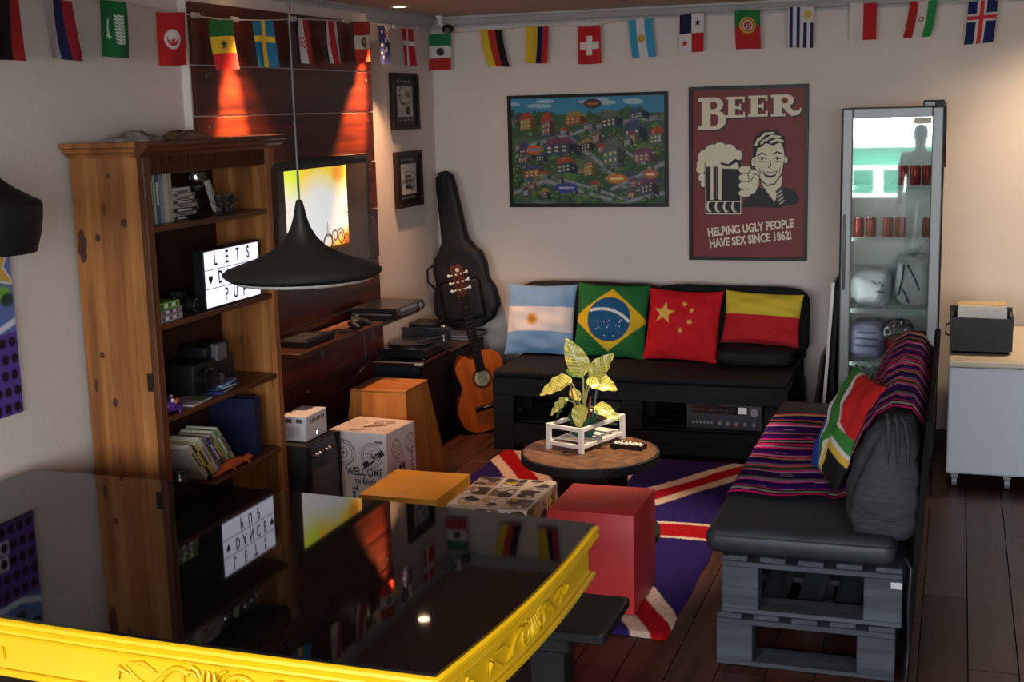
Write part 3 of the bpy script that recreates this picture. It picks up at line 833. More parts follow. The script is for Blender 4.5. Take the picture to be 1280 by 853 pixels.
hs = [(0.06, 0.30, 0.07, 0.12), (0.2, 0.36, 0.06, 0.16), (0.36, 0.26, 0.1, 0.09), (0.6, 0.3, 0.09, 0.12), (0.78, 0.22, 0.08, 0.08), (0.22, 0.54, 0.16, 0.12), (0.6, 0.66, 0.1, 0.2), (0.74, 0.42, 0.1, 0.14), (0.9, 0.46, 0.08, 0.12), (0.08, 0.76, 0.1, 0.1), (0.3, 0.72, 0.09, 0.12), (0.48, 0.74, 0.05, 0.14), (0.8, 0.62, 0.1, 0.1), (0.84, 0.92, 0.08, 0.12), (0.05, 0.56, 0.06, 0.1), (0.46, 0.5, 0.06, 0.08)]
hs += [(r_.uniform(0.02, 0.93), r_.uniform(0.3, 0.97), r_.uniform(0.03, 0.06), r_.uniform(0.05, 0.09)) for _ in range(26)]
hs.sort(key=lambda q: q[1])
for q in hs:
    house(*q, r_.choice([(122, 88, 96), (54, 70, 90), (150, 124, 72), (104, 96, 122), (140, 84, 54), (84, 104, 96), (60, 60, 80)]), r_.choice([(150, 66, 44), (104, 60, 84), (62, 72, 96), (140, 118, 60), (90, 96, 84)]))
for (x, y, w, h, c, d) in ((0.28, 0.8, 0.16, 0.1, (52, 66, 130), (168, 168, 190)), (0.62, 0.72, 0.14, 0.09, (178, 112, 46), (220, 196, 130)), (0.86, 0.68, 0.09, 0.09, (170, 96, 70), (214, 190, 150)), (0.1, 0.44, 0.1, 0.09, (188, 96, 50), (60, 130, 160)), (0.48, 0.02, 0.12, 0.09, (66, 58, 50), (170, 100, 50))):
    cv.ell(x + w / 2, y + h / 2, w / 2, h / 2, c)
    cv.rect(x + w * 0.2, y + h * 0.38, x + w * 0.8, y + h * 0.62, d)
for k in range(200):
    x, y = r_.random(), 0.2 + 0.78 * r_.random()
    cv.rect(x, y, x + r_.uniform(0.004, 0.012), y + r_.uniform(0.004, 0.012), r_.choice([(196, 190, 180), (180, 70, 60), (60, 80, 150), (200, 170, 70), (30, 34, 40), (150, 90, 130)]))
framed('town_picture', 'wide framed picture of a crowded colourful cartoon-like town map', 'picture', (0.549, -0.002, 1.425), (1.106, 0, 0), (0, 0, 0.755), (0, -1, 0), cv, 0.022, 0.03, FRAME)

# ---- beer poster
RED = (122, 52, 52)
CRM = (222, 212, 184)
BLK = (26, 22, 24)
cv = Canvas(292, 430, RED, 2)
for k in range(26):
    a = -2.9 + k * 0.23
    for r0, r1 in ((0.30, 0.44),):
        cx, cy = 0.67, 0.385
        x0, y0, x1, y1 = cx + r0 * math.cos(a), cy + r0 * math.sin(a) * 0.72, cx + r1 * math.cos(a), cy + r1 * math.sin(a) * 0.72
        if y1 < 0.22 or y1 > 0.5: continue
        cv.line([(x0, y0), (x1, y1)], 0.006, (84, 34, 36))
def slab(x, y, w, h, kind, col, dx=0.0, dy=0.0):
    x += dx; y += dy
    t = w * 0.30
    def R(a, b, c, d): cv.rect(x + a * w, y + b * h, x + c * w, y + d * h, col)
    if kind == 'E':
        R(0.0, 0, 1.0, 0.12); R(0.0, 0.88, 1.0, 1.0); R(0.14, 0, 0.5, 1); R(0.5, 0.43, 0.78, 0.57); R(0.9, 0, 1.0, 0.27); R(0.92, 0.73, 1.02, 1); R(0.72, 0.34, 0.8, 0.66)
def bold_B(dx, dy, col, hole):
    cv.rect(0.055 + dx, 0.045 + dy, 0.20 + dx, 0.068 + dy, col)
    cv.rect(0.085 + dx, 0.05 + dy, 0.165 + dx, 0.225 + dy, col)
    cv.rect(0.055 + dx, 0.213 + dy, 0.20 + dx, 0.236 + dy, col)
    cv.ell(0.195 + dx, 0.088 + dy, 0.085, 0.043, col)
    cv.ell(0.20 + dx, 0.178 + dy, 0.105, 0.058, col)
    if hole:
        cv.ell(0.195 + dx, 0.092 + dy, 0.03, 0.022, RED)
        cv.ell(0.20 + dx, 0.178 + dy, 0.038, 0.034, RED)
        cv.rect(0.165 + dx, 0.07 + dy, 0.195 + dx, 0.114 + dy, RED)
        cv.rect(0.165 + dx, 0.144 + dy, 0.20 + dx, 0.212 + dy, RED)
def bold_R(dx, dy, col, hole):
    x, y = 0.70 + dx, 0.04 + dy
    cv.rect(x, y, x + 0.13, y + 0.016, col)
    cv.rect(x + 0.025, y, x + 0.095, y + 0.125, col)
    cv.rect(x, y + 0.109, x + 0.125, y + 0.125, col)
    cv.ell(x + 0.125, y + 0.034, 0.075, 0.036, col)
    if hole: cv.ell(x + 0.12, y + 0.034, 0.03, 0.018, RED)
    cv.poly([(x + 0.09, y + 0.062), (x + 0.15, y + 0.06), (x + 0.2, y + 0.098), (x + 0.25, y + 0.09), (x + 0.255, y + 0.075), (x + 0.27, y + 0.09), (x + 0.24, y + 0.118), (x + 0.18, y + 0.125), (x + 0.14, y + 0.10)], col)
for dx, dy, c, hole in ((0.016, 0.010, (58, 40, 40), False), (0, 0, CRM, True)):
    slab(0.30, 0.045, 0.17, 0.122, 'E', c, dx, dy)
    slab(0.50, 0.042, 0.17, 0.122, 'E', c, dx, dy)
    bold_R(dx, dy, c, hole)
    bold_B(dx, dy, c, hole)
# foam and mug
for x, y, q in ((0.12, 0.40, 0.07), (0.18, 0.37, 0.07), (0.25, 0.355, 0.065), (0.33, 0.37, 0.07), (0.40, 0.39, 0.05), (0.10, 0.44, 0.06), (0.075, 0.47, 0.04), (0.09, 0.52, 0.035), (0.1, 0.56, 0.025)):
    cv.circ(x, y, q + 0.008, BLK)
for x, y, q in ((0.12, 0.40, 0.07), (0.18, 0.37, 0.07), (0.25, 0.355, 0.065), (0.33, 0.37, 0.07), (0.40, 0.39, 0.05), (0.10, 0.44, 0.06), (0.075, 0.47, 0.04), (0.09, 0.52, 0.035), (0.1, 0.56, 0.025)):
    cv.circ(x, y, q, CRM)
cv.rect(0.1, 0.37, 0.42, 0.45, CRM)
cv.rect(0.115, 0.43, 0.445, 0.745, CRM)
cv.rect(0.125, 0.455, 0.435, 0.735, (34, 30, 32))
cv.poly([(0.2, 0.47), (0.26, 0.43), (0.33, 0.44), (0.38, 0.41), (0.44, 0.42), (0.44, 0.47)], BLK)
cv.poly([(0.22, 0.465), (0.27, 0.445), (0.33, 0.455), (0.4, 0.43), (0.42, 0.45), (0.42, 0.47)], CRM)
for a, b in ((0.165, 0.19), (0.235, 0.265)):
    cv.rect(a, 0.44, b, 0.655, CRM)
cv.rect(0.215, 0.46, 0.222, 0.65, (120, 116, 110))
for k in range(4):
    x = 0.16 + k * 0.075
    cv.ell(x, 0.695, 0.032, 0.034, CRM)
    cv.ell(x + 0.012, 0.692, 0.026, 0.03, (34, 30, 32))
cv.line([(0.115, 0.665), (0.445, 0.665)], 0.006, CRM)
cv.line([(0.115, 0.43), (0.115, 0.745), (0.445, 0.745), (0.445, 0.43)], 0.008, BLK)
# man: jacket, shirt, neck, head, hair
cv.poly([(0.44, 0.70), (0.50, 0.62), (0.58, 0.57), (0.66, 0.60), (0.72, 0.57), (0.84, 0.585), (0.92, 0.60), (0.955, 0.65), (0.93, 0.68), (0.84, 0.69), (0.78, 0.705), (0.7, 0.70), (0.55, 0.70)], (34, 32, 36))
cv.poly([(0.62, 0.56), (0.74, 0.67), (0.765, 0.62), (0.80, 0.55)], CRM)
cv.poly([(0.745, 0.60), (0.79, 0.58), (0.83, 0.68), (0.77, 0.685)], (60, 54, 56))
for k in range(4): cv.line([(0.75 + k * 0.012, 0.625 + k * 0.018), (0.80 + k * 0.008, 0.60 + k * 0.02)], 0.008, CRM)
cv.poly([(0.6, 0.5), (0.8, 0.5), (0.8, 0.57), (0.74, 0.61), (0.63, 0.56)], CRM)
cv.ell(0.685, 0.415, 0.142, 0.132, BLK)
cv.poly([(0.548, 0.36), (0.555, 0.46), (0.60, 0.53), (0.67, 0.575), (0.74, 0.565), (0.81, 0.50), (0.832, 0.40), (0.82, 0.33), (0.7, 0.28), (0.58, 0.30)], BLK)
cv.poly([(0.556, 0.36), (0.563, 0.455), (0.606, 0.524), (0.672, 0.566), (0.736, 0.557), (0.80, 0.495), (0.822, 0.40), (0.81, 0.33), (0.7, 0.285), (0.585, 0.305)], CRM)
cv.ell(0.545, 0.43, 0.022, 0.03, BLK); cv.ell(0.548, 0.43, 0.016, 0.024, CRM)
cv.ell(0.838, 0.42, 0.02, 0.028, BLK); cv.ell(0.835, 0.42, 0.014, 0.022, CRM)
cv.poly([(0.545, 0.40), (0.545, 0.31), (0.58, 0.265), (0.66, 0.24), (0.76, 0.25), (0.82, 0.285), (0.835, 0.34), (0.83, 0.39), (0.81, 0.35), (0.79, 0.315), (0.72, 0.335), (0.66, 0.32), (0.61, 0.345), (0.585, 0.35), (0.57, 0.40)], BLK)
for p in ([(0.60, 0.30), (0.65, 0.265), (0.72, 0.262)], [(0.66, 0.30), (0.71, 0.28), (0.78, 0.285)], [(0.57, 0.33), (0.59, 0.295)], [(0.70, 0.315), (0.76, 0.30), (0.805, 0.31)], [(0.62, 0.32), (0.64, 0.305)]):
    cv.line(p, 0.020, CRM)
cv.line([(0.585, 0.395), (0.62, 0.378), (0.66, 0.388)], 0.013, BLK)
cv.line([(0.72, 0.385), (0.76, 0.372), (0.80, 0.385)], 0.013, BLK)
for x in (0.625, 0.76):
    cv.line([(x - 0.03, 0.412), (x, 0.402), (x + 0.03, 0.412)], 0.008, BLK)
    cv.ell(x, 0.412, 0.011, 0.008, BLK)
    cv.line([(x - 0.025, 0.426), (x + 0.025, 0.427)], 0.004, BLK)
cv.line([(0.695, 0.405), (0.705, 0.45), (0.68, 0.462), (0.70, 0.468)], 0.007, BLK)
cv.poly([(0.62, 0.485), (0.70, 0.492), (0.765, 0.48), (0.745, 0.515), (0.70, 0.527), (0.655, 0.517)], BLK)
cv.poly([(0.63, 0.49), (0.70, 0.497), (0.755, 0.486), (0.742, 0.505), (0.70, 0.512), (0.66, 0.506)], CRM)
cv.line([(0.605, 0.47), (0.615, 0.50)], 0.006, BLK)
cv.line([(0.785, 0.465), (0.78, 0.495)], 0.006, BLK)
# hand round the mug handle
for k in range(4):
    y = 0.475 + k * 0.047
    cv.ell(0.475, y, 0.062, 0.027, BLK)
    cv.ell(0.475, y, 0.055, 0.0225, CRM)
cv.ell(0.555, 0.51, 0.055, 0.04, BLK); cv.ell(0.555, 0.51, 0.048, 0.035, CRM)
cv.poly([(0.52, 0.52), (0.6, 0.49), (0.6, 0.56), (0.56, 0.62), (0.50, 0.62)], CRM)
cv.line([(0.53, 0.54), (0.565, 0.50), (0.60, 0.515)], 0.008, BLK)
bp, P = framed('beer_poster', 'framed red poster with large BEER heading, mug and smiling man', 'poster', (1.794, -0.002, 1.074), (0.766, 0, 0), (0, 0, 1.127), (0, -1, 0), cv, 0.022, 0.03, FRAME)
M_CRM = mat('cream_ink', CRM, 0.6, var=0)
for s_, zz in (('HELPING UGLY PEOPLE', 0.21), ('HAVE SEX SINCE 1862!', 0.135)):
    text(s_, 0.077, M_CRM, bp, P(0.40, zz, 0.0142), (1, 0, 0.115), (-0.115, 0, 1), 'lettering', 0.034, sx=0.70)

# ---- two small dark frames on the left wall
def small_print(seed):
    cv = Canvas(120, 108, (30, 20, 17), 2)
    r_ = random.Random(seed)
    cv.rect(0.2, 0.2, 0.82, 0.8, (176, 172, 168))
    for row, y in ((0, 0.11), (1, 0.865)):
        for k in range(9):
            x = 0.22 + k * 0.065
            for j in range(4):
                a = (x + r_.random() * 0.035, y + (r_.random() - 0.5) * 0.05)
                b = (x + r_.random() * 0.035, y + (r_.random() - 0.5) * 0.05)
                cv.line([a, b], 0.010, (170, 160, 152))
    for k in range(26):
        x, y = r_.uniform(0.24, 0.74), r_.uniform(0.24, 0.72)
        p = [(x, y)]
        for j in range(4):
            x = min(0.8, max(0.22, x + r_.uniform(-0.08, 0.1)))
            y = min(0.78, max(0.22, y + r_.uniform(-0.08, 0.08)))
            p.append((x, y))
        cv.line(p, r_.uniform(0.006, 0.014), (40, 36, 36))
    if seed == 12:
        cv.rect(0.36, 0.42, 0.62, 0.7, (44, 40, 40))
        for k in range(10): cv.rect(0.38 + 0.05 * (k % 5), 0.46 + 0.1 * (k // 5), 0.41 + 0.05 * (k % 5), 0.52 + 0.1 * (k // 5), (150, 146, 140))
    else:
        cv.ell(0.62, 0.68, 0.09, 0.08, (40, 36, 36))
    return cv
FR2 = wood('dark_brown_frame', (32, 19, 14), (54, 33, 24), 'z', 0.4, 30)
framed('ink_picture', 'upper of the two small dark framed ink pictures in the corner', 'picture', (0.002, -0.765, 1.976), (0, 0.45, 0), (0, 0, 0.366), (1, 0, 0), small_print(11), 0.02, 0.025, FR2)
framed('ink_picture', 'lower of the two small dark framed ink pictures in the corner', 'picture', (0.002, -0.75, 1.468), (0, 0.445, 0), (0, 0, 0.368), (1, 0, 0), small_print(12), 0.02, 0.025, FR2)

# ---- purple game board on the left wall
cv = Canvas(150, 165, (84, 58, 138), 2)
cv.rect(0, 0, 1, 0.62, (92, 110, 168))
for k in range(4):
    cx, cy = 0.12 + 0.25 * k, 0.2 + 0.12 * (k % 2)
    cv.star(cx, cy, 0.2, (24, 24, 40), 0.3 * k, 5, 0.42)
    cv.star(cx, cy, 0.185, (210, 212, 220), 0.3 * k, 5, 0.42)
    cv.star(cx, cy, 0.155, [(206, 164, 70), (190, 170, 60), (96, 150, 80), (204, 160, 80)][k], 0.3 * k, 5, 0.42)
for x, y in ((0.8, 0.5), (0.92, 0.44), (0.55, 0.52), (0.3, 0.5), (0.1, 0.53)):
    cv.ell(x, y, 0.06, 0.035, (104, 160, 70)); cv.ell(x + 0.03, y + 0.03, 0.05, 0.03, (44, 64, 60))
cv.line([(0, 0.6), (0.3, 0.585), (0.6, 0.6), (0.85, 0.61), (1, 0.57)], 0.03, (206, 208, 224))
cv.rect(0, 0.62, 1, 1, (84, 58, 138))
for j in range(5):
    for i in range(14):
        x, y = 0.045 + i * 0.07 + 0.012 * (j % 2), 0.665 + j * 0.075
        if i in (5, 10) and j in (2, 3): cv.rect(x - 0.034, y - 0.032, x + 0.034, y + 0.032, (190, 184, 190))
        cv.circ(x, y, 0.026, (34, 18, 34))
pb = thing('game_board', 'purple board with dark dots and painted stars on the wall', 'board', (0.01, -4.84, 0.975))
bx('backing', mat('purple_edge', (70, 48, 118), 0.6), pb, 0.001, 0.016, -5.24, -4.48, 0.975, 1.82, 0.002)
printed('print', cv, plane_fn((0.0168, -5.238, 0.977), (0, 0.756, 0), (0, 0, 0.841)), PAPER, pb, smooth=False)

# ---- bunting
CLOTH = print_mat('printed_flag_cloth', 0.85, bump=0.1)
WHT, NAVY, YEL, GRN = (196, 190, 188), (28, 32, 74), (206, 176, 54), (34, 104, 58)
def F(base): return Canvas(44, 66, base, 3)
def vst(cols, cuts=None):
    c = F(cols[0]); n = len(cols)
    cuts = cuts or [k / n for k in range(n + 1)]
    for k in range(n): c.rect(cuts[k], 0, cuts[k + 1], 1, cols[k])
    return c
def hst(cols, cuts=None):
    c = F(cols[0]); n = len(cols)
    cuts = cuts or [k / n for k in range(n + 1)]
    for k in range(n): c.rect(0, cuts[k], 1, cuts[k + 1], cols[k])
    return c
FL = {}
FL['striped'] = vst([(24, 20, 22), (24, 20, 22), (132, 26, 30)])
FL['russian'] = vst([(150, 142, 142), (26, 28, 62), (126, 26, 36)], [0, 0.36, 0.66, 1])
c = F((30, 92, 48))
r_ = random.Random(4)
for k in range(9):
    y = 0.26 + k * 0.058
    c.line([(0.52, y), (0.60 + 0.05 * r_.random(), y + 0.02), (0.66, y - 0.012), (0.74, y + 0.02), (0.8, y)], 0.05, (186, 194, 184))
c.line([(0.3, 0.34), (0.27, 0.5), (0.3, 0.66)], 0.045, (186, 194, 184)); c.line([(0.22, 0.62), (0.36, 0.64)], 0.04, (186, 194, 184))
FL['saudi'] = c
c = F((170, 34, 36)); c.circ(0.5, 0.5, 0.27, WHT); c.circ(0.5, 0.5, 0.19, (170, 34, 36)); c.circ(0.5, 0.46, 0.155, WHT); c.star(0.5, 0.53, 0.11, (170, 34, 36))
FL['tunisian'] = c
c = hst([(40, 96, 48), (216, 176, 50), (206, 50, 52)]); c.star(0.5, 0.5, 0.19, (30, 84, 44))
FL['senegalese'] = c
c = F((36, 106, 146)); c.rect(0.40, 0, 0.60, 1, YEL); c.rect(0, 0.34, 1, 0.46, YEL)
FL['swedish'] = c
c = vst([(34, 36, 66), (192, 184, 182), (150, 50, 48)], [0, 0.3, 0.66, 1])
for i in range(5):
    for j in range(5):
        c.rect(0.33 + i * 0.075, 0.4 + j * 0.05, 0.405 + i * 0.075, 0.45 + j * 0.05, (160, 44, 46) if (i + j) % 2 else WHT)
FL['croatian'] = c
FL['costa_rican'] = vst([(32, 34, 72), (196, 188, 186), (162, 42, 44), (196, 188, 186), (32, 34, 72)], [0, 0.14, 0.32, 0.68, 0.86, 1])
c = hst([(146, 40, 36), (198, 190, 180), (186, 48, 42)]); c.circ(0.55, 0.5, 0.2, (76, 70, 50)); c.circ(0.55, 0.5, 0.13, (110, 84, 50)); c.circ(0.55, 0.47, 0.07, (150, 140, 120))
FL['peruvian'] = c
c = F((32, 38, 82))
c.line([(0.5, 0), (1, 0.42)], 0.1, WHT); c.line([(1, 0), (0.5, 0.42)], 0.1, WHT); c.rect(0.5, 0.17, 1, 0.25, WHT); c.rect(0.70, 0, 0.80, 0.44, WHT); c.rect(0.5, 0.19, 1, 0.23, (166, 40, 44)); c.rect(0.73, 0, 0.77, 0.44, (166, 40, 44))
for x, y, q in ((0.75, 0.62, 0.13), (0.25, 0.16, 0.08), (0.2, 0.5, 0.08), (0.3, 0.82, 0.08), (0.5, 0.66, 0.06), (0.14, 0.7, 0.07)): c.star(x, y, q, WHT, 0, 7, 0.5)
FL['australian'] = c
c = F((158, 34, 46)); c.rect(0.42, 0, 0.58, 1, (204, 196, 194)); c.rect(0, 0.34, 1, 0.46, (204, 196, 194))
FL['danish'] = c
c = hst([(40, 108, 62), (204, 196, 192), (166, 42, 46)]); c.circ(0.5, 0.5, 0.17, (52, 50, 42)); c.circ(0.56, 0.46, 0.08, (88, 74, 50)); c.line([(0.36, 0.53), (0.5, 0.58), (0.66, 0.53)], 0.04, (40, 70, 50))
FL['mexican'] = c
FL['german'] = vst([(206, 172, 46), (170, 48, 38), (30, 26, 26)], [0, 0.33, 0.66, 1])
FL['colombian'] = vst([(202, 170, 44), (26, 32, 66), (168, 42, 38)], [0, 0.5, 0.74, 1])
c = F((178, 36, 40)); c.rect(0.38, 0.26, 0.64, 0.76, (210, 202, 196)); c.rect(0.1, 0.42, 0.92, 0.6, (210, 202, 196))
FL['swiss'] = c
c = vst([(62, 146, 186), (204, 198, 198), (62, 146, 186)]); c.circ(0.5, 0.5, 0.16, (196, 152, 60)); c.circ(0.5, 0.5, 0.1, (150, 110, 50)); c.circ(0.5, 0.5, 0.06, (206, 170, 80))
FL['argentinian'] = c
c = F((206, 198, 196)); c.rect(0, 0, 0.5, 0.5, (30, 32, 66)); c.rect(0.5, 0.5, 1, 1, (174, 38, 44)); c.star(0.74, 0.24, 0.16, (30, 32, 66)); c.star(0.24, 0.75, 0.16, (174, 38, 44))
FL['panamanian'] = c
c = F((172, 42, 40)); c.rect(0, 0, 1, 0.4, (34, 110, 58)); c.circ(0.5, 0.4, 0.31, (190, 160, 60)); c.circ(0.5, 0.4, 0.25, (170, 60, 40)); c.circ(0.5, 0.4, 0.2, (200, 190, 180)); c.circ(0.5, 0.4, 0.15, (160, 44, 44))
for x, y in ((0.44, 0.37), (0.55, 0.37), (0.44, 0.43), (0.55, 0.43)): c.rect(x, y, x + 0.05, y + 0.035, (210, 200, 196))
FL['portuguese'] = c
c = F((206, 200, 198))
for k in range(4): c.rect(0.06 + k * 0.27, 0.0 if k < 2 else 0.38, 0.20 + k * 0.27, 1, (34, 40, 84))
c.circ(0.77, 0.18, 0.13, (200, 174, 70)); c.star(0.77, 0.18, 0.23, (200, 174, 70), 0.2, 8, 0.5)
FL['uruguayan'] = c
FL['polish'] = vst([(206, 196, 190), (178, 38, 46)], [0, 0.5, 1])
c = vst([(160, 40, 38), (200, 190, 182), (44, 128, 66)]); c.circ(0.5, 0.5, 0.11, (120, 60, 56)); c.circ(0.5, 0.5, 0.06, (200, 190, 182))
FL['iranian'] = c
c = F((28, 40, 84)); c.rect(0.32, 0, 0.64, 1, (200, 190, 190)); c.rect(0, 0.3, 1, 0.48, (200, 190, 190)); c.rect(0.41, 0, 0.56, 1, (196, 50, 56)); c.rect(0, 0.345, 1, 0.435, (196, 50, 56))
FL['icelandic'] = c

def flag(key, parent, label, c0, th, w, h, sway, lean=0.0, phase=0.0):
    """c0 top centre, th heading of the top edge, sway shifts the bottom edge along it"""
    d = np.array((math.cos(th), math.sin(th), 0.0))
    nrm = np.array((math.sin(th), -math.cos(th), 0.0))
    c0 = np.array(c0, float)
    def fn(U, V):
        s = 1 - V
        x = (U - 0.5) * w + sway * s * s * 0.6 + sway * s * 0.4
        ripple = 0.008 * np.sin(U * 5.5 + phase + s * 2.0) * (0.35 + s) + lean * s
        z = -s * h + 0.004 * np.sin(U * 3 + phase)
        return c0 + x[:, None] * d + ripple[:, None] * nrm + z[:, None] * np.array((0, 0, 1.0))
    o = printed('flag', FL[key], fn, CLOTH, parent)
    o['label'] = label
    return o
bl = thing('flag_bunting', 'string of paper national flags hung along the bookcase wall', 'bunting', (0.12, -2.6, 2.3))
CORD = mat('white_cord', (196, 186, 180), 0.7)
left = [('striped', -4.50, 2.552, 'black and dark red striped flag cut by the left picture edge', -0.005, 90), ('russian', -4.20, 2.563, 'white, navy and red striped flag', 0.03, 82), ('saudi', -3.833, 2.584, 'green flag with white script and sword', 0.0, 82), ('tunisian', -3.407, 2.56, 'red flag with white disc, crescent and star', 0.0, 70), ('senegalese', -2.976, 2.548, 'green, yellow and red flag with green star', 0.02, 72),
        ('swedish', -2.572, 2.565, 'blue flag with yellow cross', 0.02, 76), ('croatian', -2.157, 2.595, 'navy, white and red flag with small red checks', 0.03, 88), ('costa_rican', -1.796, 2.605, 'blue, white and red vertically striped flag', 0.04, 88), ('peruvian', -1.388, 2.621, 'red and white flag with dark round emblem', 0.01, 80), ('australian', -1.066, 2.614, 'navy flag with white stars', 0.0, 88), ('danish', -0.704, 2.612, 'red flag with white cross', 0.015, 84)]
cord = [(0.10, -5.6, 2.63), (0.10, -5.0, 2.585)]
for k, (key, y, z, lab, sw, th) in enumerate(left):
    flag(key, bl, lab, (0.12, y, z), math.radians(th), 0.155, 0.232, sw, 0.0, k * 1.3)
    cord.append((0.118, y, z + 0.002))
cord += [(0.09, -0.25, 2.63), (0.06, -0.08, 2.64)]
MB().tube(cord, 0.0035, 6).build('cord', CORD, bl, 60)
for y, z in ((-3.2, 2.556), (-2.85, 2.556), (-2.25, 2.592), (-1.6, 2.614), (-0.9, 2.614), (-0.5, 2.62)):
    MB().box(0.112, 0.127, y - 0.035, y + 0.035, z - 0.012, z + 0.014, 0.004).build('tape', mat('clear_tape', (176, 168, 160), 0.4), bl)
bb = thing('flag_bunting', 'string of paper national flags hung along the poster wall', 'bunting', (1.9, -0.08, 2.35))
back = [('mexican', 0.10, 2.604, 'green, white and red flag with brown emblem', 0.0, 0.16, 0.24, 0), ('german', 0.47, 2.617, 'gold, red and black striped flag swinging right', 0.055, 0.155, 0.245, 0), ('colombian', 0.795, 2.627, 'yellow, navy and red striped flag', -0.012, 0.155, 0.239, 0), ('swiss', 1.15, 2.614, 'red flag with white cross in the middle', 0.0, 0.155, 0.242, 0), ('argentinian', 1.49, 2.643, 'sky blue and white flag with golden sun', 0.03, 0.155, 0.245, 0),
        ('panamanian', 1.827, 2.657, 'quartered white, navy and red flag with two stars', 0.0, 0.155, 0.241, 0), ('portuguese', 2.18, 2.665, 'green and red flag with round crest', 0.012, 0.158, 0.241, 0), ('uruguayan', 2.512, 2.668, 'white and navy striped flag with golden sun', 0.0, 0.155, 0.248, 0), ('polish', 2.888, 2.676, 'white and red flag in two vertical halves', 0.0, 0.16, 0.22, 0), ('iranian', 3.24, 2.672, 'red, white and green vertically striped flag', -0.035, 0.16, 0.215, 0), ('icelandic', 3.58, 2.655, 'navy flag with red and white cross', -0.02, 0.165, 0.25, 0)]
cord = [(0.06, -0.08, 2.64)]
for k, (key, x, z, lab, sw, w, h, th) in enumerate(back):
    flag(key, bb, lab, (x, -0.09, z), 0.0, w, h, sw, 0.012, k * 1.1)
    cord.append((x, -0.088, z + 0.002))
cord += [(4.2, -0.08, 2.63), (5.0, -0.08, 2.66)]
MB().tube(cord, 0.0025, 6).build('cord', CORD, bb, 60)

# ---- dome security camera in the corner
cc = thing('dome_camera', 'small dark dome security camera on a white mount in the ceiling corner', 'camera', (0.17, -0.13, ZC))
MB().lathe([(0.028, 0), (0.028, -0.012), (0.012, -0.018), (0.012, -0.05), (0.022, -0.056), (0.001, -0.06)], (0.13, -0.16, ZC), 20).build('mount', M_RING, cc, 40)
MB().sphere((0.19, -0.17, ZC - 0.088), 0.038, 20, (1.1, 1, 0.85)).build('dome', mat('black_gloss', (18, 18, 20)), cc, 60)
MB().tube([(0.13, -0.16, ZC - 0.05), (0.16, -0.165, ZC - 0.075), (0.19, -0.17, ZC - 0.088)], 0.012, 10).build('arm', M_RING, cc, 60)
MB().lathe([(0.018, 0), (0.02, 0.01), (0.012, 0.012), (0.001, 0.008)], (0.2, -0.2, ZC - 0.1), 18, Matrix.Rotation(PI / 2, 4, 'X')).build('lens', mat('grey_plastic', (84, 84, 86)), cc, 60)
# ================================================================== TELEVISION CORNER
KBLK = mat('black_plastic', (20, 19, 24), 0.45)
tv = thing('television', 'flat black television showing a yellow, white and orange picture', 'television', (0.1, -1.97, 1.2))
bx('casing', KBLK, tv, 0.072, 0.122, -2.55, -1.40, 1.195, 1.855, 0.006)
bx('wall_bracket', KBLK, tv, 0.064, 0.074, -2.1, -1.85, 1.4, 1.65)
for a in ((-2.55, -1.40, 1.835, 1.855), (-2.55, -1.40, 1.195, 1.222), (-2.55, -2.53, 1.222, 1.835), (-1.42, -1.40, 1.222, 1.835)):
    bx('bezel', mat('black_gloss', (18, 18, 20)), tv, 0.122, 0.128, *a)
bx('screen', mat('dim_screen', (40, 38, 40), 0.18, var=0, emit=0.06), tv, 0.1215, 0.1235, -2.53, -1.42, 1.222, 1.835)
cv = Canvas(130, 84, (225, 232, 232), 3)
Y, X = cv.Y, cv.X
g = np.clip((0.36 - Y + 0.06 * np.sin(X * 9)) / 0.3, 0, 1)[..., None]
top = np.where((X < 0.25)[..., None], np.array(lin((206, 232, 70))), np.array(lin((246, 214, 70))))
cv.a = cv.a * (1 - g) + top * g
g2 = np.clip(1 - ((X - 0.85) ** 2 / 0.02 + (Y - 0.08) ** 2 / 0.02), 0, 1)[..., None]
cv.a = cv.a * (1 - g2) + np.array(lin((246, 160, 60))) * g2
g3 = np.clip((Y + X * 0.5 - 1.18) / 0.16, 0, 1)[..., None]
cv.a = cv.a * (1 - g3) + np.array(lin((246, 190, 40))) * g3
g4 = np.clip((X - 0.86) / 0.12, 0, 1)[..., None] * np.clip((Y - 0.75) / 0.15, 0, 1)[..., None]
cv.a = cv.a * (1 - g4) + np.array(lin((236, 110, 40))) * g4
cv.a = cv.a.astype(np.float32)
def swirl(cx, cy, r, t0, t1, w, col=(40, 30, 10)):
    p = []
    for k in range(24):
        t = t0 + (t1 - t0) * k / 23
        q = r * (1 - 0.65 * k / 23)
        p.append((cx + q * math.cos(t), cy + q * math.sin(t) / cv.asp))
    cv.line(p, w, col)
swirl(0.66, 0.92, 0.1, PI, 4.4 * PI / 2, 0.022)
swirl(0.76, 0.84, 0.06, PI * 0.6, 3.2 * PI, 0.014)
swirl(0.86, 0.86, 0.07, -PI, 2 * PI, 0.014)
swirl(0.96, 0.9, 0.05, 0, 3 * PI, 0.012)
swirl(0.99, 0.55, 0.05, PI / 2, 3 * PI, 0.008, (70, 80, 70))
cv.rect(0.58, 0.95, 1, 1, (60, 40, 10))
cv.line([(0.04, 0.82), (0.04, 0.74), (0.09, 0.74), (0.09, 0.9)], 0.012, (60, 66, 60))
cv.ell(0.64, 0.75, 0.012, 0.1, (150, 160, 130))
printed('broadcast_picture', cv, plane_fn((0.1242, -2.45, 1.335), (0, 0.745, 0), (0, 0, 0.467)), print_mat('screen_picture', 0.3, emit=0.36), tv, smooth=False)

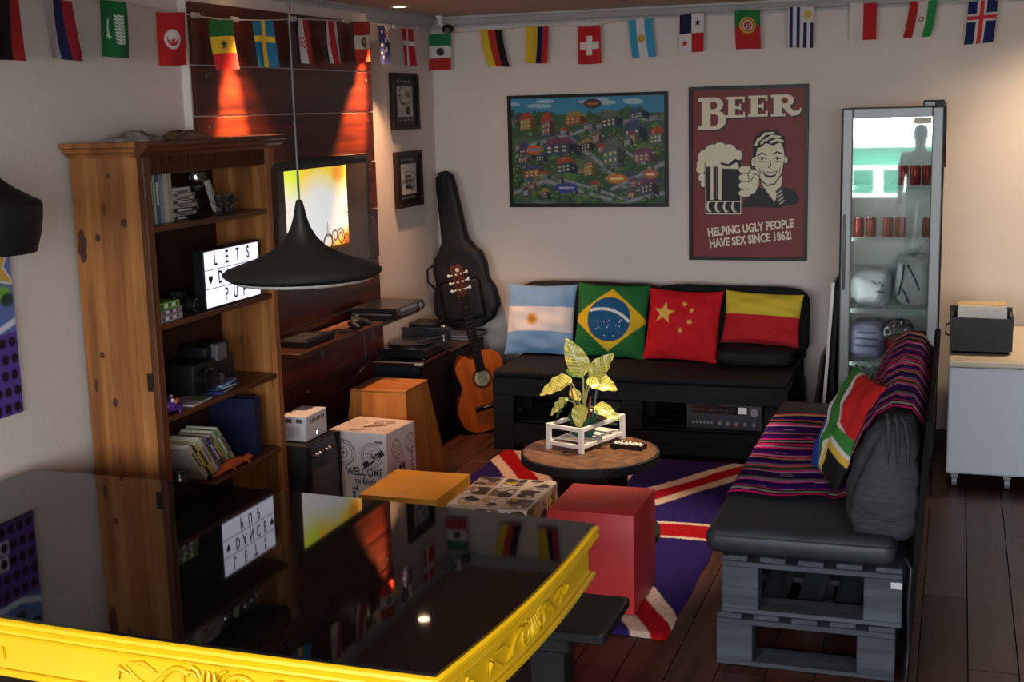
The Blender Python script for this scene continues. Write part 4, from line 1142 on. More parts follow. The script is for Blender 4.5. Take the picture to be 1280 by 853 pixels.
# wall shelf under the television
DRK = wood('dark_walnut', (34, 18, 12), (62, 34, 20), 'y', 0.4, 20)
sh = thing('media_shelf', 'dark wooden wall shelf under the television with metal brackets', 'shelf', (0.2, -2.1, 0.87))
bx('board', DRK, sh, 0.064, 0.34, -2.78, -1.2, 0.872, 0.897, 0.003)
for y in (-2.7, -2.0, -1.3):
    MB().box(0.064, 0.3, y - 0.012, y + 0.012, 0.866, 0.872).box(0.064, 0.07, y - 0.012, y + 0.012, 0.72, 0.866).build('bracket', mat('grey_steel', (110, 106, 104), 0.4, metal=0.7), sh)
gc = thing('games_console', 'black games console with a silver front at the right end of the media shelf', 'console', (0.27, -1.5, 0.897))
MB().prism([(0.12, 0.904), (0.40, 0.904), (0.42, 0.93), (0.405, 0.968), (0.12, 0.968)], lambda a, b, d: (a, d, b), -1.72, -1.30).build('shell', mat('black_gloss', (18, 18, 20)), gc)
bx('feet', KBLK, gc, 0.15, 0.36, -1.70, -1.32, 0.897, 0.904)
MB().prism([(0.402, 0.912), (0.4135, 0.925), (0.4165, 0.9255), (0.405, 0.961)], lambda a, b, d: (a + 0.004, d, b), -1.66, -1.42).build('front_plate', mat('silver_plastic', (120, 122, 128), 0.3, metal=0.4), gc)
MB().cyl((0.412, -1.37, 0.938), (0.420, -1.37, 0.938), 0.016, seg=18).build('power_button', mat('silver_plastic', (120, 122, 128)), gc, 40)
bx('disc_slot', mat('grey_plastic', (84, 84, 86)), gc, 0.13, 0.38, -1.7205, -1.7198, 0.93, 0.936)
rt_ = thing('set_top_box', 'flat black box with remote lying on the media shelf', 'box', (0.22, -2.45, 0.897))
MB().box(0.11, 0.30, -2.62, -2.3, 0.898, 0.932, 0.004).build('shell', KBLK, rt_)
for k in range(8): bx('vent', mat('grey_plastic', (84, 84, 86)), rt_, 0.14, 0.26, -2.58 + k * 0.03, -2.57 + k * 0.03, 0.932, 0.9326)
gp = thing('game_controller', 'black game controller resting beside the games console', 'controller', (0.26, -1.95, 0.897))
MB().sphere((0.26, -1.95, 0.925), 0.06, 18, (0.7, 1.15, 0.42)).build('shell', KBLK, gp, 60)
for s in (-1, 1):
    MB().tube([(0.26, -1.95 + s * 0.05, 0.925), (0.29, -1.95 + s * 0.075, 0.915), (0.32, -1.95 + s * 0.08, 0.909)], [0.02, 0.017, 0.011], 10).build('grip', KBLK, gp, 60)
    MB().cyl((0.255, -1.95 + s * 0.026, 0.945), (0.255, -1.95 + s * 0.026, 0.962), 0.009, 0.011, 12).build('thumbstick', mat('grey_plastic', (84, 84, 86)), gp, 40)
mb = MB()
MB().tube([(0.28, -2.2, 0.903), (0.3, -2.15, 0.905), (0.27, -2.1, 0.907), (0.22, -2.13, 0.91), (0.2, -2.2, 0.905), (0.25, -2.24, 0.92), (0.31, -2.2, 0.915), (0.33, -2.1, 0.903), (0.358, -2.06, 0.88), (0.358, -2.05, 0.7), (0.33, -2.3, 0.62)], 0.004, 6).build('tangled_cable', KBLK, None, 60)
tag(bpy.data.objects['tangled_cable'], 'tangled thin black cable hanging from the middle of the media shelf', 'cable')

# amp with white box
am = thing('guitar_amplifier', 'black guitar amplifier with grey grille beside the bookcase', 'amplifier', (0.31, -2.79, 0))
AX0, AX1, AY0, AY1, AZ = 0.17, 0.46, -2.97, -2.62, 0.47
TOL = mat('black_tolex', (26, 25, 27), 0.6, var=0.2, scale=60, bump=0.2, bscale=200)
MB().box(AX0, AX1 - 0.02, AY0, AY1, 0.012, AZ, 0.008, 2).build('cabinet', TOL, am, 40)
MB().box(AX1 - 0.021, AX1, AY0, AY0 + 0.02, 0.012, AZ - 0.004).box(AX1 - 0.021, AX1, AY1 - 0.02, AY1, 0.012, AZ - 0.004).box(AX1 - 0.021, AX1, AY0 + 0.02, AY1 - 0.02, 0.012, 0.03).build('front_frame', TOL, am)
cp_ = MB().prism([(AX1 - 0.02, 0.335), (AX1 - 0.002, 0.335), (AX1 - 0.014, AZ - 0.006), (AX1 - 0.02, AZ - 0.006)], lambda a, b, d: (a, d, b), AY0 + 0.02, AY1 - 0.02).build('control_panel', mat('black_gloss', (18, 18, 20)), am)
for k in range(7):
    y = AY0 + 0.055 + k * 0.036
    MB().cyl((AX1 - 0.012, y, 0.405), (AX1 + 0.003, y, 0.405), 0.011, 0.008, 12).build('knob', mat('silver_plastic', (120, 122, 128)) if k % 3 else KBLK, am, 40)
MB().box(AX1 - 0.008, AX1 - 0.004, AY0 + 0.03, AY1 - 0.03, 0.348, 0.356).build('trim_strip', mat('silver_plastic', (120, 122, 128)), am)
bx('grille_cloth', mat('grey_grille_cloth', (96, 90, 88), 0.8, var=0.35, scale=220, bump=0.3, bscale=300), am, AX1 - 0.02, AX1 - 0.008, AY0 + 0.02, AY1 - 0.02, 0.03, 0.335)
for a, b in ((AX0 + 0.03, AY0 + 0.03), (AX1 - 0.06, AY0 + 0.03), (AX0 + 0.03, AY1 - 0.03), (AX1 - 0.06, AY1 - 0.03)):
    MB().cyl((a, b, 0), (a, b, 0.013), 0.014, seg=12).build('foot', KBLK, am)
wb = thing('white_power_supply', 'small white vented box sitting on the guitar amplifier', 'box', (0.33, -2.79, AZ))
WP = mat('white_enamel', (206, 204, 206), 0.4, var=0.03)
MB().box(0.275, 0.415, -2.905, -2.675, AZ + 0.004, AZ + 0.135, 0.004).build('case', WP, wb)
for k in range(7): bx('vent_slot', mat('dark_slot', (70, 68, 70), 0.7), wb, 0.4145, 0.4156, -2.86 + k * 0.024, -2.849 + k * 0.024, AZ + 0.09, AZ + 0.112)
for k in range(2): bx('socket', mat('dark_slot', (70, 68, 70)), wb, 0.30 + k * 0.06, 0.335 + k * 0.06, -2.9058, -2.9045, AZ + 0.10, AZ + 0.12)
bx('warning_label', mat('pale_label', (170, 172, 178), 0.6), wb, 0.31, 0.38, -2.9056, -2.9045, AZ + 0.03, AZ + 0.08)
bx('led', mat('lit_led', (255, 250, 235), 0.3, var=0, emit=3), wb, 0.4148, 0.416, -2.795, -2.787, AZ + 0.022, AZ + 0.036)
for a in (0.29, 0.40):
    for b in (-2.89, -2.69): MB().cyl((a, b, AZ), (a, b, AZ + 0.005), 0.008, seg=10).build('foot', KBLK, wb)
MB().tube([(0.29, -2.84, AZ + 0.137), (0.3, -2.80, AZ + 0.148), (0.29, -2.75, AZ + 0.145), (0.24, -2.71, AZ + 0.14), (0.21, -2.75, 0.3), (0.16, -2.78, 0.25), (0.13, -2.78, 0.05), (0.1, -2.7, 0.008)], 0.004, 6).build('power_lead', KBLK, None, 60)
tag(bpy.data.objects['power_lead'], 'thin black power lead lying over the white vented box', 'cable')

# tapered wooden stool
OAK = wood('orange_pine_ply', (150, 88, 34), (190, 122, 54), 'z', 0.42, 10, coat=0.1, knots=0.5)
ws = thing('tapered_stool', 'tapered orange plywood block stool beside the printed cube', 'stool', (0.46, -1.94, 0))
tx0, tx1, ty0, ty1, tz = 0.29, 0.62, -2.12, -1.80, 0.565
bx0, bx1, by0, by1 = 0.235, 0.675, -2.20, -1.66
e = 0.015
def pan(name, a, b, c, d, n):
    a, b, c, d, n = map(Vector, (a, b, c, d, n))
    MB().hexa([a, b, b - n * e, a - n * e, d, c, c - n * e, d - n * e]).build(name, OAK, ws)
pan('panel', (bx0, by0, 0.004), (bx1, by0, 0.004), (tx1, ty0, tz), (tx0, ty0, tz), (0, -1, 0))
pan('panel', (bx1, by0 + e, 0.004), (bx1, by1 - e, 0.004), (tx1, ty1 - e, tz), (tx1, ty0 + e, tz), (1, 0, 0))
pan('panel', (bx1, by1, 0.004), (bx0, by1, 0.004), (tx0, ty1, tz), (tx1, ty1, tz), (0, 1, 0))
pan('panel', (bx0, by1 - e, 0.004), (bx0, by0 + e, 0.004), (tx0, ty0 + e, tz), (tx0, ty1 - e, tz), (-1, 0, 0))
bx('top_panel', wood('orange_pine_top', (130, 74, 30), (170, 104, 46), 'x', 0.4, 12, coat=0.1), ws, tx0 - 0.002, tx1 + 0.002, ty0 - 0.002, ty1 + 0.002, tz, tz + 0.014, 0.003)
bx('base_panel', OAK, ws, bx0 + 0.02, bx1 - 0.02, by0 + 0.02, by1 - 0.02, 0.0, 0.012)

# ---- cube stools
def cube_stool(name, label, c, size, rz, faces, mats, group=None, bev=0.006, base=0.0235):
    t = thing(name, label, 'stool', (c[0], c[1], 0), rz, group)
    w, d, h = size
    MB().box(-w / 2, w / 2, -d / 2, d / 2, 0.004 + base, h, bev, 2).build('upholstery', mats, t, 40, True)
    MB().box(-w / 2 + 0.02, w / 2 - 0.02, -d / 2 + 0.02, d / 2 - 0.02, base, base + 0.006).build('base', KBLK, t, None, True)
    for side, cv in faces.items():
        i = 0.003
        if side == 'top': fn = plane_fn((-w / 2 + i, -d / 2 + i, h + 0.0008), (w - 2 * i, 0, 0), (0, d - 2 * i, 0))
        if side == 'front': fn = plane_fn((-w / 2 + i, -d / 2 - 0.0008, 0.008 + base), (w - 2 * i, 0, 0), (0, 0, h - 0.012 - base))
        if side == 'right': fn = plane_fn((w / 2 + 0.0008, -d / 2 + i, 0.008 + base), (0, d - 2 * i, 0), (0, 0, h - 0.012 - base))
        if side == 'left': fn = plane_fn((-w / 2 - 0.0008, d / 2 - i, 0.008), (0, -d + 2 * i, 0), (0, 0, h - 0.012))
        printed('print_' + side, cv, fn, PAPER, t, True, smooth=False)
    return t
PW = (205, 200, 198)
DG = (74, 72, 78)
BR = (92, 62, 56)
def stamp(cv, x, y, r, col):
    cv.circ(x, y, r, col, 0.92); cv.circ(x, y, r * 0.78, col, 0.93); cv.circ(x, y, r * 0.4, col, 0.85); cv.circ(x, y, r * 0.12, col)
    for k in range(16):
        a = k * PI / 8
        cv.line([(x + r * 0.83 * math.cos(a), y + r * 0.83 * math.sin(a) / cv.asp), (x + r * 0.88 * math.cos(a), y + r * 0.88 * math.sin(a) / cv.asp)], 0.01, col)
def union_mini(cv, x, y, w, h, rot, col):
    ca, sa = math.cos(rot), math.sin(rot)
    def q(a, b): return (x + a * w * ca - b * h * sa, y + (a * w * sa + b * h * ca) / cv.asp)
    cv.poly([q(-.5, -.5), q(.5, -.5), q(.5, .5), q(-.5, .5)], col)
    for a, b, c_, d in ((-.5, -.5, .5, .5), (-.5, .5, .5, -.5), (0, -.5, 0, .5), (-.5, 0, .5, 0)):
        cv.line([q(a, b), q(c_, d)], 0.018, PW)
front = Canvas(120, 150, (196, 198, 206), 3)
stamp(front, 0.24, 0.26, 0.2, DG); stamp(front, 0.74, 0.27, 0.19, (120, 122, 130))
for k in range(3): front.line([(0.5, 0.2 + k * 0.05), (0.98, 0.2 + k * 0.05)], 0.008, (120, 122, 130))
front.poly([(0.56, 0.38), (0.92, 0.19), (0.97, 0.245), (0.61, 0.44)], (44, 44, 52))
front.rect(0.8, 0.09, 0.94, 0.12, (110, 112, 120))
right = Canvas(110, 150, PW, 3)
stamp(right, 0.82, 0.22, 0.16, BR); stamp(right, 0.32, 0.22, 0.16, (110, 92, 88))
for k in range(3): right.line([(0.05, 0.5 - k * 0.04), (0.55, 0.36 - k * 0.04)], 0.016, (150, 130, 124))
union_mini(right, 0.42, 0.54, 0.42, 0.26, -0.35, (60, 46, 46))
for k in range(7): right.line([(0.78, 0.36 + k * 0.05), (0.88, 0.36 + k * 0.05)], 0.02, (120, 104, 100))
topc = Canvas(120, 110, (196, 182, 176), 3)
topc.poly([(0.42, 0.62), (0.7, 0.42), (0.74, 0.5), (0.46, 0.72)], BR); topc.poly([(0.3, 0.9), (0.62, 0.74), (0.65, 0.8), (0.34, 0.97)], (104, 76, 70))
union_mini(topc, 0.62, 0.3, 0.34, 0.2, -0.5, (112, 84, 78)); stamp(topc, 0.2, 0.4, 0.16, (150, 128, 122)); stamp(topc, 0.85, 0.78, 0.11, (150, 128, 122))
pc = cube_stool('printed_cube_stool', 'white cube stool printed with WELCOME to England stamps', (0.55, -2.42), (0.345, 0.31, 0.455), -0.1, {'front': front, 'right': right, 'top': topc}, mat('white_vinyl', PW, 0.5, var=0.03), base=0.0)
IK = mat('dark_grey_ink', (52, 50, 58), 0.6, var=0)
w, d, h = 0.345, 0.31, 0.455
text('WELCOME', 0.062, IK, pc, (0.035, -d / 2 - 0.0016, h * 0.525), (1, 0, 0), (0, 0, 1), bold=0.012, local=True, sx=0.74)
text('to England', 0.04, IK, pc, (0.06, -d / 2 - 0.0016, h * 0.42), (1, 0, 0), (0, 0, 1), bold=0.012, local=True)
text('LONDON', 0.06, IK, pc, (-w / 2 + 0.03, -d / 2 - 0.0016, h * 0.42), (0, 0, 1), (-1, 0, 0), bold=0.012, local=True)
text('BAGS', 0.03, mat('white_vinyl', PW), pc, (0.092, -d / 2 - 0.0016, h * 0.69), (0.97, 0, 0.42), (-0.42, 0, 0.97), bold=0.02, local=True)
text('Tower', 0.045, IK, pc, (-0.03, -d / 2 - 0.0016, h * 0.22), (0, 0, -1), (1, 0, 0), bold=0.02, local=True)
text('LONDON', 0.045, mat('brown_ink', (104, 84, 80), 0.6, var=0), pc, (w / 2 + 0.0016, 0.12, h * 0.5), (0, 0, 1), (0, -1, 0), bold=0.0, local=True)
cube_stool('yellow_cube_stool', 'mustard yellow cube stool behind the black glass table', (1.205, -3.39), (0.37, 0.42, 0.45), 0.0, {}, mat('mustard_vinyl', (196, 138, 26), 0.45, var=0.08, scale=6, bump=0.05, bscale=150))
# comic print cube
def comic(w, h, seed):
    cv = Canvas(w, h, (196, 186, 178), 3)
    r_ = random.Random(seed)
    xs = [0, 0.34, 0.66, 1]
    for i in range(3):
        for j in range(3):
            x0, x1, y0, y1 = xs[i] + 0.012, xs[i + 1] - 0.012, xs[j] + 0.012, xs[j + 1] - 0.012
            cv.rect(x0, y0, x1, y1, r_.choice([(196, 178, 164), (150, 132, 122), (176, 150, 132), (206, 200, 196), (120, 104, 98)]))
            for k in range(7):
                x, y = r_.uniform(x0, x1), r_.uniform(y0, y1)
                rx, ry = r_.uniform(0.03, 0.1), r_.uniform(0.03, 0.08)
                c_ = r_.choice([(52, 42, 42), (92, 60, 50), (206, 196, 188), (150, 104, 84), (60, 50, 48), (196, 164, 60), (186, 176, 170)])
                cv.ell(min(max(x, x0 + rx), x1 - rx), min(max(y, y0 + ry), y1 - ry), rx, ry, (34, 28, 28))
                cv.ell(min(max(x, x0 + rx), x1 - rx), min(max(y, y0 + ry), y1 - ry), rx * 0.85, ry * 0.85, c_)
            for k in range(4):
                x, y = r_.uniform(x0, x1 - 0.1), r_.uniform(y0, y1 - 0.05)
                cv.line([(x, y), (x + r_.uniform(0.03, 0.1), y + r_.uniform(-0.03, 0.05))], 0.014, (36, 30, 30))
    for k in range(3): cv.line([(0.02, 0.3 + 0.33 * k), (0.98, 0.3 + 0.33 * k + r_.uniform(-0.05, 0.05))], 0.016, (206, 198, 192))
    return cv
cube_stool('comic_cube_stool', 'cube stool covered in brown and white comic-strip print', (1.632, -3.43), (0.36, 0.44, 0.45), 0.0, {'top': comic(110, 120, 3), 'right': comic(110, 120, 5), 'front': comic(110, 120, 8)}, mat('comic_vinyl', (188, 176, 168), 0.5, var=0.05))
cube_stool('red_cube_stool', 'matt red cube stool between the black bench and spool table', (2.078, -3.43), (0.37, 0.405, 0.455), 0.0, {}, mat('red_vinyl', (172, 42, 46), 0.5, var=0.08, scale=5, bump=0.05, bscale=150))

# ---- black cabinet with record player
cbn = thing('black_cabinet', 'low black cabinet under the record player in the corner', 'cabinet', (0.23, -0.72, 0))
KM = mat('black_painted_board', (24, 24, 27), 0.5, var=0.15, scale=12)
bx('carcass', KM, cbn, 0.02, 0.36, -1.28, -0.14, 0.03, 0.545, 0.003)
bx('plinth', KM, cbn, 0.03, 0.34, -1.26, -0.16, 0.0, 0.03)
bx('top_board', wood('rosewood_gloss', (40, 16, 14), (70, 30, 24), 'x', 0.22, 20, coat=0.4), cbn, 0.005, 0.385, -1.30, -0.12, 0.545, 0.572, 0.003)
bx('edge_strip', mat('pale_edge', (150, 120, 108), 0.4), cbn, 0.01, 0.385, -1.3025, -1.2995, 0.564, 0.571)
bx('chipped_corner', mat('pale_chip', (186, 168, 150), 0.7), cbn, 0.33, 0.387, -1.304, -1.28, 0.549, 0.568, 0.003)
for k in range(2):
    dr = bx('door', KM, cbn, 0.36, 0.372, -1.27 + k * 0.565, -0.715 + k * 0.565, 0.05, 0.535, 0.003)
    MB().cyl((0.372, -0.75 + k * 0.07, 0.45), (0.386, -0.75 + k * 0.07, 0.45), 0.009, seg=12).build('knob', mat('dark_pewter', (44, 44, 46)), dr, 40)
bx('side_panel', mat('blue_black_panel', (28, 34, 42), 0.5), cbn, 0.05, 0.34, -1.284, -1.2795, 0.06, 0.53)
tt = thing('record_player', 'black record player with raised smoked lid on the cabinet', 'record player', (0.21, -0.95, 0.572))
bx('plinth', mat('black_gloss', (18, 18, 20)), tt, 0.03, 0.375, -1.22, -0.78, 0.58, 0.632, 0.004)
MB().lathe([(0.001, 0.632), (0.15, 0.632), (0.152, 0.65), (0.145, 0.653), (0.001, 0.652)], (0.2, -1.02, 0), 36).build('platter', mat('dark_vinyl_disc', (26, 24, 26), 0.25), tt, 40)
MB().tube([(0.35, -0.84, 0.66), (0.33, -0.95, 0.664), (0.27, -1.1, 0.662)], 0.006, 8).cyl((0.35, -0.84, 0.632), (0.35, -0.84, 0.668), 0.022, seg=16).build('tone_arm', SILV, tt, 50)
bx('lid', mat('smoked_lid', (36, 40, 48), 0.12, var=0), tt, 0.03, 0.375, -0.79, -0.78, 0.632, 0.70, 0.002)
for a, b in ((0.06, -1.19), (0.35, -1.19), (0.06, -0.81), (0.35, -0.81)):
    MB().cyl((a, b, 0.572), (a, b, 0.581), 0.018, seg=14).build('foot', KBLK, tt)
sp = thing('small_mixer', 'small black box with silver knobs behind the record player', 'device', (0.16, -0.66, 0.572))
bx('case', KBLK, sp, 0.06, 0.25, -0.74, -0.56, 0.573, 0.72, 0.006)
for k in range(2): MB().cyl((0.10 + k * 0.07, -0.74, 0.66), (0.10 + k * 0.07, -0.752, 0.66), 0.012, seg=14).build('knob', SILV, sp, 40)
MB().cyl((0.25, -0.62, 0.675), (0.275, -0.62, 0.675), 0.018, 0.015, 14).build('side_knob', SILV, sp, 40)
fd = thing('blue_folder', 'dark blue folder lying on the cabinet under the guitar bag', 'folder', (0.31, -0.37, 0.572), 0.12)
MB().box(-0.12, 0.13, -0.16, 0.14, 0.0005, 0.012, 0.002).build('cover', mat('slate_blue_card', (50, 62, 86), 0.5), fd, local=True)
MB().box(-0.11, 0.128, -0.155, 0.135, 0.012, 0.03, 0.002).build('papers', mat('slate_blue_card', (50, 62, 86)), fd, local=True)

# ---- guitar bag
gbg = thing('guitar_bag', 'black padded guitar bag standing upright in the corner', 'guitar bag', (0.315, -0.245, 0.612), rot=(-0.05, -0.17, 0))
NYL = mat('black_nylon', (25, 25, 28), 0.55, var=0.25, scale=14, bump=0.5, bscale=18)
out = [(0.0, 0.10), (0.06, 0.20), (0.14, 0.245), (0.24, 0.235), (0.34, 0.195), (0.42, 0.20), (0.50, 0.18), (0.56, 0.13), (0.62, 0.095), (0.80, 0.083), (0.95, 0.075), (1.04, 0.066), (1.08, 0.04)]
def bagf(u, v):
    t = v * (len(out) - 1)
    i = min(int(t), len(out) - 2)
    f_ = t - i
    f_ = f_ * f_ * (3 - 2 * f_)
    z = out[i][0] + (out[i + 1][0] - out[i][0]) * (t - i)
    wd = out[i][1] + (out[i + 1][1] - out[i][1]) * f_
    a = 2 * PI * u
    dp = 0.055 if z < 0.55 else 0.055 - (z - 0.55) * 0.04
    wob = 1 + 0.05 * math.sin(7 * v * PI + 3 * a) + 0.04 * math.sin(17 * v + a * 2)
    ca, sa = math.cos(a), math.sin(a)
    return (wd * math.copysign(abs(ca) ** 0.55, ca), dp * math.copysign(abs(sa) ** 0.7, sa) * wob, z)
MB().grid(bagf, 40, 52, True).prism([(0.09 * math.cos(k * PI / 10), 0.05 * math.sin(k * PI / 10)) for k in range(20)], lambda a, b, d: (a, b, d), 0.0, 0.002).build('bag', NYL, gbg, 60, True)
MB().sphere((0, 0, 1.075), 0.05, 14, (0.85, 0.5, 0.3)).build('tip', NYL, gbg, 60, True)
MB().box(-0.15, 0.15, -0.085, -0.05, 0.06, 0.34, 0.03, 3).build('pocket', NYL, gbg, 50, True)
MB().tube([(-0.2, -0.02, 0.30), (-0.235, -0.05, 0.36), (-0.225, -0.05, 0.44), (-0.18, -0.03, 0.47)], 0.009, 8).build('handle', NYL, gbg, 60, True)
MB().tube([bagf(0.02, 0.03 + 0.94 * k / 30) for k in range(31)], 0.004, 6).build('piping', mat('dark_slot', (70, 68, 70)), gbg, 60, True)

# ---- acoustic guitar (local: x across, y depth (front is -y), z along the neck)
gt = thing('acoustic_guitar', 'orange acoustic guitar leaning against the black cabinet', 'guitar', (0.585, -0.65, 0.012), rot=(-0.10, -0.17, 0.75))
gt.scale = (1.13, 1.13, 1.13)
body = [(0.0, 0.0), (0.10, 0.006), (0.165, 0.045), (0.19, 0.115), (0.185, 0.17), (0.155, 0.235), (0.135, 0.28), (0.14, 0.33), (0.15, 0.375), (0.14, 0.42), (0.105, 0.45), (0.07, 0.462), (0.055, 0.44), (0.03, 0.43)]
bl_ = [(-x, z) for x, z in body[1:11]] + [(-0.09, 0.462), (-0.03, 0.468)]
def cr(pts, n=5):
    o = []
    for k in range(len(pts) - 1):
        p0, p1, p2, p3 = pts[max(0, k - 1)], pts[k], pts[k + 1], pts[min(len(pts) - 1, k + 2)]
        for j in range(n):
            t = j / n
            o.append(tuple(0.5 * ((2 * p1[i]) + (-p0[i] + p2[i]) * t + (2 * p0[i] - 5 * p1[i] + 4 * p2[i] - p3[i]) * t * t + (-p0[i] + 3 * p1[i] - 3 * p2[i] + p3[i]) * t ** 3) for i in (0, 1)))
    o.append(pts[-1])
    return o
R_ = cr(body)
L_ = cr([(0, 0)] + [(-x, z) for x, z in body[1:10]] + [(-0.135, 0.425), (-0.1, 0.455), (-0.03, 0.468)])
outl = L_[::-1] + R_[1:]
outl = [(-a, b) for a, b in outl]
SPR = wood('spruce_orange', (166, 72, 20), (196, 96, 32), 'z', 0.35, 40, coat=0.25)
MAH = wood('guitar_side', (70, 30, 14), (104, 48, 22), 'z', 0.3, 30, coat=0.4)
MB().prism(outl, lambda a, b, d: (a, d, b), -0.045, 0.05).build('sides', MAH, gt, None, True)
tp = MB().prism([(a * 0.992, 0.002 + b * 0.993) for a, b in outl], lambda a, b, d: (a, d, b), -0.0478, -0.0452).build('soundboard', SPR, gt, None, True)
ring = [(0.062 * math.cos(k * PI / 16), 0.31 + 0.062 * math.sin(k * PI / 16)) for k in range(32)]
MB().prism(ring, lambda a, b, d: (a, d, b), -0.0482, -0.0479).build('rosette', mat('dark_rosette', (92, 46, 22), 0.4), gt, None, True)
ring = [(0.046 * math.cos(k * PI / 16), 0.31 + 0.046 * math.sin(k * PI / 16)) for k in range(32)]
MB().prism(ring, lambda a, b, d: (a, d, b), -0.0486, -0.0483).build('soundhole_label', mat('pale_soundhole', (176, 168, 132), 0.6), gt, None, True)
MB().box(-0.085, 0.085, -0.058, -0.048, 0.125, 0.155, 0.004).build('bridge', mat('ebony', (22, 16, 14), 0.4), gt, None, True)
MB().box(-0.035, 0.035, -0.061, -0.057, 0.142, 0.146).build('saddle', mat('bone_white', (214, 206, 190), 0.4), gt, None, True)
MB().box(-0.024, 0.024, -0.052, -0.026, 0.36, 0.80, 0.006).build('neck', MAH, gt, None, True)
fb = MB().box(-0.027, 0.027, -0.058, -0.0525, 0.35, 0.80).build('fretboard', mat('ebony', (22, 16, 14)), gt, None, True)
for k in range(15):
    z = 0.80 - 0.65 * 0.95 * (1 - 2 ** (-(k + 1) / 12))
    MB().box(-0.027, 0.027, -0.0595, -0.058, z, z + 0.0022).build('fret', SILV, fb, None, True)
MB().prism([(-0.028, 0.80), (0.028, 0.80), (0.036, 0.97), (0.02, 0.985), (0, 0.978), (-0.02, 0.985), (-0.036, 0.97)], lambda a, b, d: (a, d, b), -0.05, -0.034).build('headstock', MAH, gt, None, True)
for s in (-1, 1):
    for k in range(3):
        z = 0.84 + k * 0.045
        MB().cyl((s * 0.03, -0.042, z), (s * 0.052, -0.042, z), 0.004, seg=8).sphere((s * 0.056, -0.042, z), 0.011, 10, (0.8, 0.6, 1)).cyl((s * 0.016, -0.05, z), (s * 0.016, -0.062, z), 0.006, seg=10).build('tuning_peg', mat('pearl_peg', (206, 200, 190), 0.3), gt, 50, True)
MB().cyl((0, -0.05, 0.955), (0, -0.054, 0.955), 0.012, seg=16).build('headstock_badge', mat('pearl_peg', (206, 200, 190)), gt, None, True)
mb = MB()
for k in range(6):
    x = -0.018 + k * 0.0072
    mb.tube([(x * 1.3, -0.062, 0.144), (x * 0.9, -0.0625, 0.80), (x * 0.9, -0.056, 0.85)], 0.0006, 4)
mb.build('strings', SILV, gt, None, True)

# ---- pendant lamps over the table
PBK = mat('black_lacquered_metal', (20, 20, 21), 0.5, var=0.08)
PIN = mat('pale_lamp_inside', (206, 200, 190), 0.4, var=0)
def pendant(x, y, prof, label, ztop):
    t = thing('pendant_lamp', label, 'lamp', (x, y, prof[0][1]))
    MB().lathe(prof, (x, y, 0), 56, caps=False).build('shade', PBK, t, 35)
    inner = [(max(r - 0.006, 0.002), z - 0.004) for r, z in prof[:-1]] + [(prof[-1][0] - 0.006, prof[-1][1] + 0.001)]
    bm_ = MB()
    bm_.grid(lambda u, v: (lambda q: (x + q[0] * math.cos(2 * PI * u), y + q[0] * math.sin(2 * PI * u), q[1]))(inner[min(int(v * (len(inner) - 1) + 0.5), len(inner) - 1)]), 48, len(inner), True)
    bm_.build('shade_lining', PIN, t, 40)
    MB().tube([(x, y, prof[0][1]), (x, y, ZC)], 0.0035, 8).build('flex', mat('grey_flex', (70, 66, 66), 0.5), t, 60)
    MB().lathe([(0.05, ZC - 0.02), (0.05, ZC - 0.001)], (x, y, 0), 24).build('ceiling_rose', PBK, t, 40)
    MB().cyl((x, y, prof[0][1] - 0.19), (x, y, prof[0][1] - 0.13), 0.018, seg=16).build('lamp_holder', PBK, t, 40)
    return t
pendant(1.65, -5.2, [(0.006, 1.852), (0.010, 1.848), (0.014, 1.83), (0.020, 1.80), (0.030, 1.77), (0.046, 1.742), (0.072, 1.715), (0.108, 1.695), (0.150, 1.677), (0.192, 1.663), (0.224, 1.651), (0.233, 1.643), (0.231, 1.635), (0.218, 1.625), (0.200, 1.617), (0.175, 1.612)], 'wide black trumpet-shaped pendant lamp hanging over the glass table', 0)
pendant(0.500, -5.2, [(0.008, 2.06), (0.02, 2.04), (0.032, 2.0), (0.052, 1.955), (0.085, 1.915), (0.125, 1.885), (0.165, 1.862), (0.196, 1.846), (0.201, 1.836), (0.198, 1.79), (0.188, 1.735), (0.172, 1.682)], 'rounded black pendant lamp cut by the left edge of the picture', 0)
# ================================================================== RUG
cv = Canvas(190, 310, (40, 28, 88), 2)
RW, RRd = (196, 172, 160), (150, 18, 28)
W_, H_ = 1.58, 2.62
# seen from above with u along +x and v along +y; flag's long axis along y
def sx(p): return p
for a, b in (((0, 0), (1, 1)), ((1, 0), (0, 1))): cv.line([a, b], 0.155, RW)
for a, b in (((0, 0), (1, 1)), ((1, 0), (0, 1))): cv.line([a, b], 0.066, RRd)
cv.rect(0.42, 0, 0.58, 1, RW); cv.rect(0, 0.5 - 0.08 * W_ / H_, 1, 0.5 + 0.08 * W_ / H_, RW)
cv.rect(0.44, 0, 0.56, 1, RRd); cv.rect(0, 0.5 - 0.06 * W_ / H_, 1, 0.5 + 0.06 * W_ / H_, RRd)
nz = np.random.RandomState(3)
img = cv.out()
img = img * (0.82 + 0.36 * nz.rand(img.shape[0], img.shape[1], 1)).astype(np.float32)
x0, y0 = 0.845, -3.79
hgt = nz.rand(310 * 190)
def rugf(U, V):
    edge = np.minimum(np.minimum(U * W_, (1 - U) * W_), np.minimum(V * H_, (1 - V) * H_))
    z = 0.002 + 0.016 * np.clip(edge / 0.02, 0, 1) + 0.004 * hgt * (edge > 0.004)
    return np.stack([x0 + U * W_ + 0.004 * np.sin(V * 40), y0 + V * H_ + 0.004 * np.sin(U * 30), z], -1)
rg = printed('rug', img, rugf, print_mat('shaggy_wool', 0.95, bump=0.8, bscale=240, spec=0.05), None)
tag(rg, 'shaggy rug with a red, white and blue crossed flag design', 'rug')
RT = 0.019

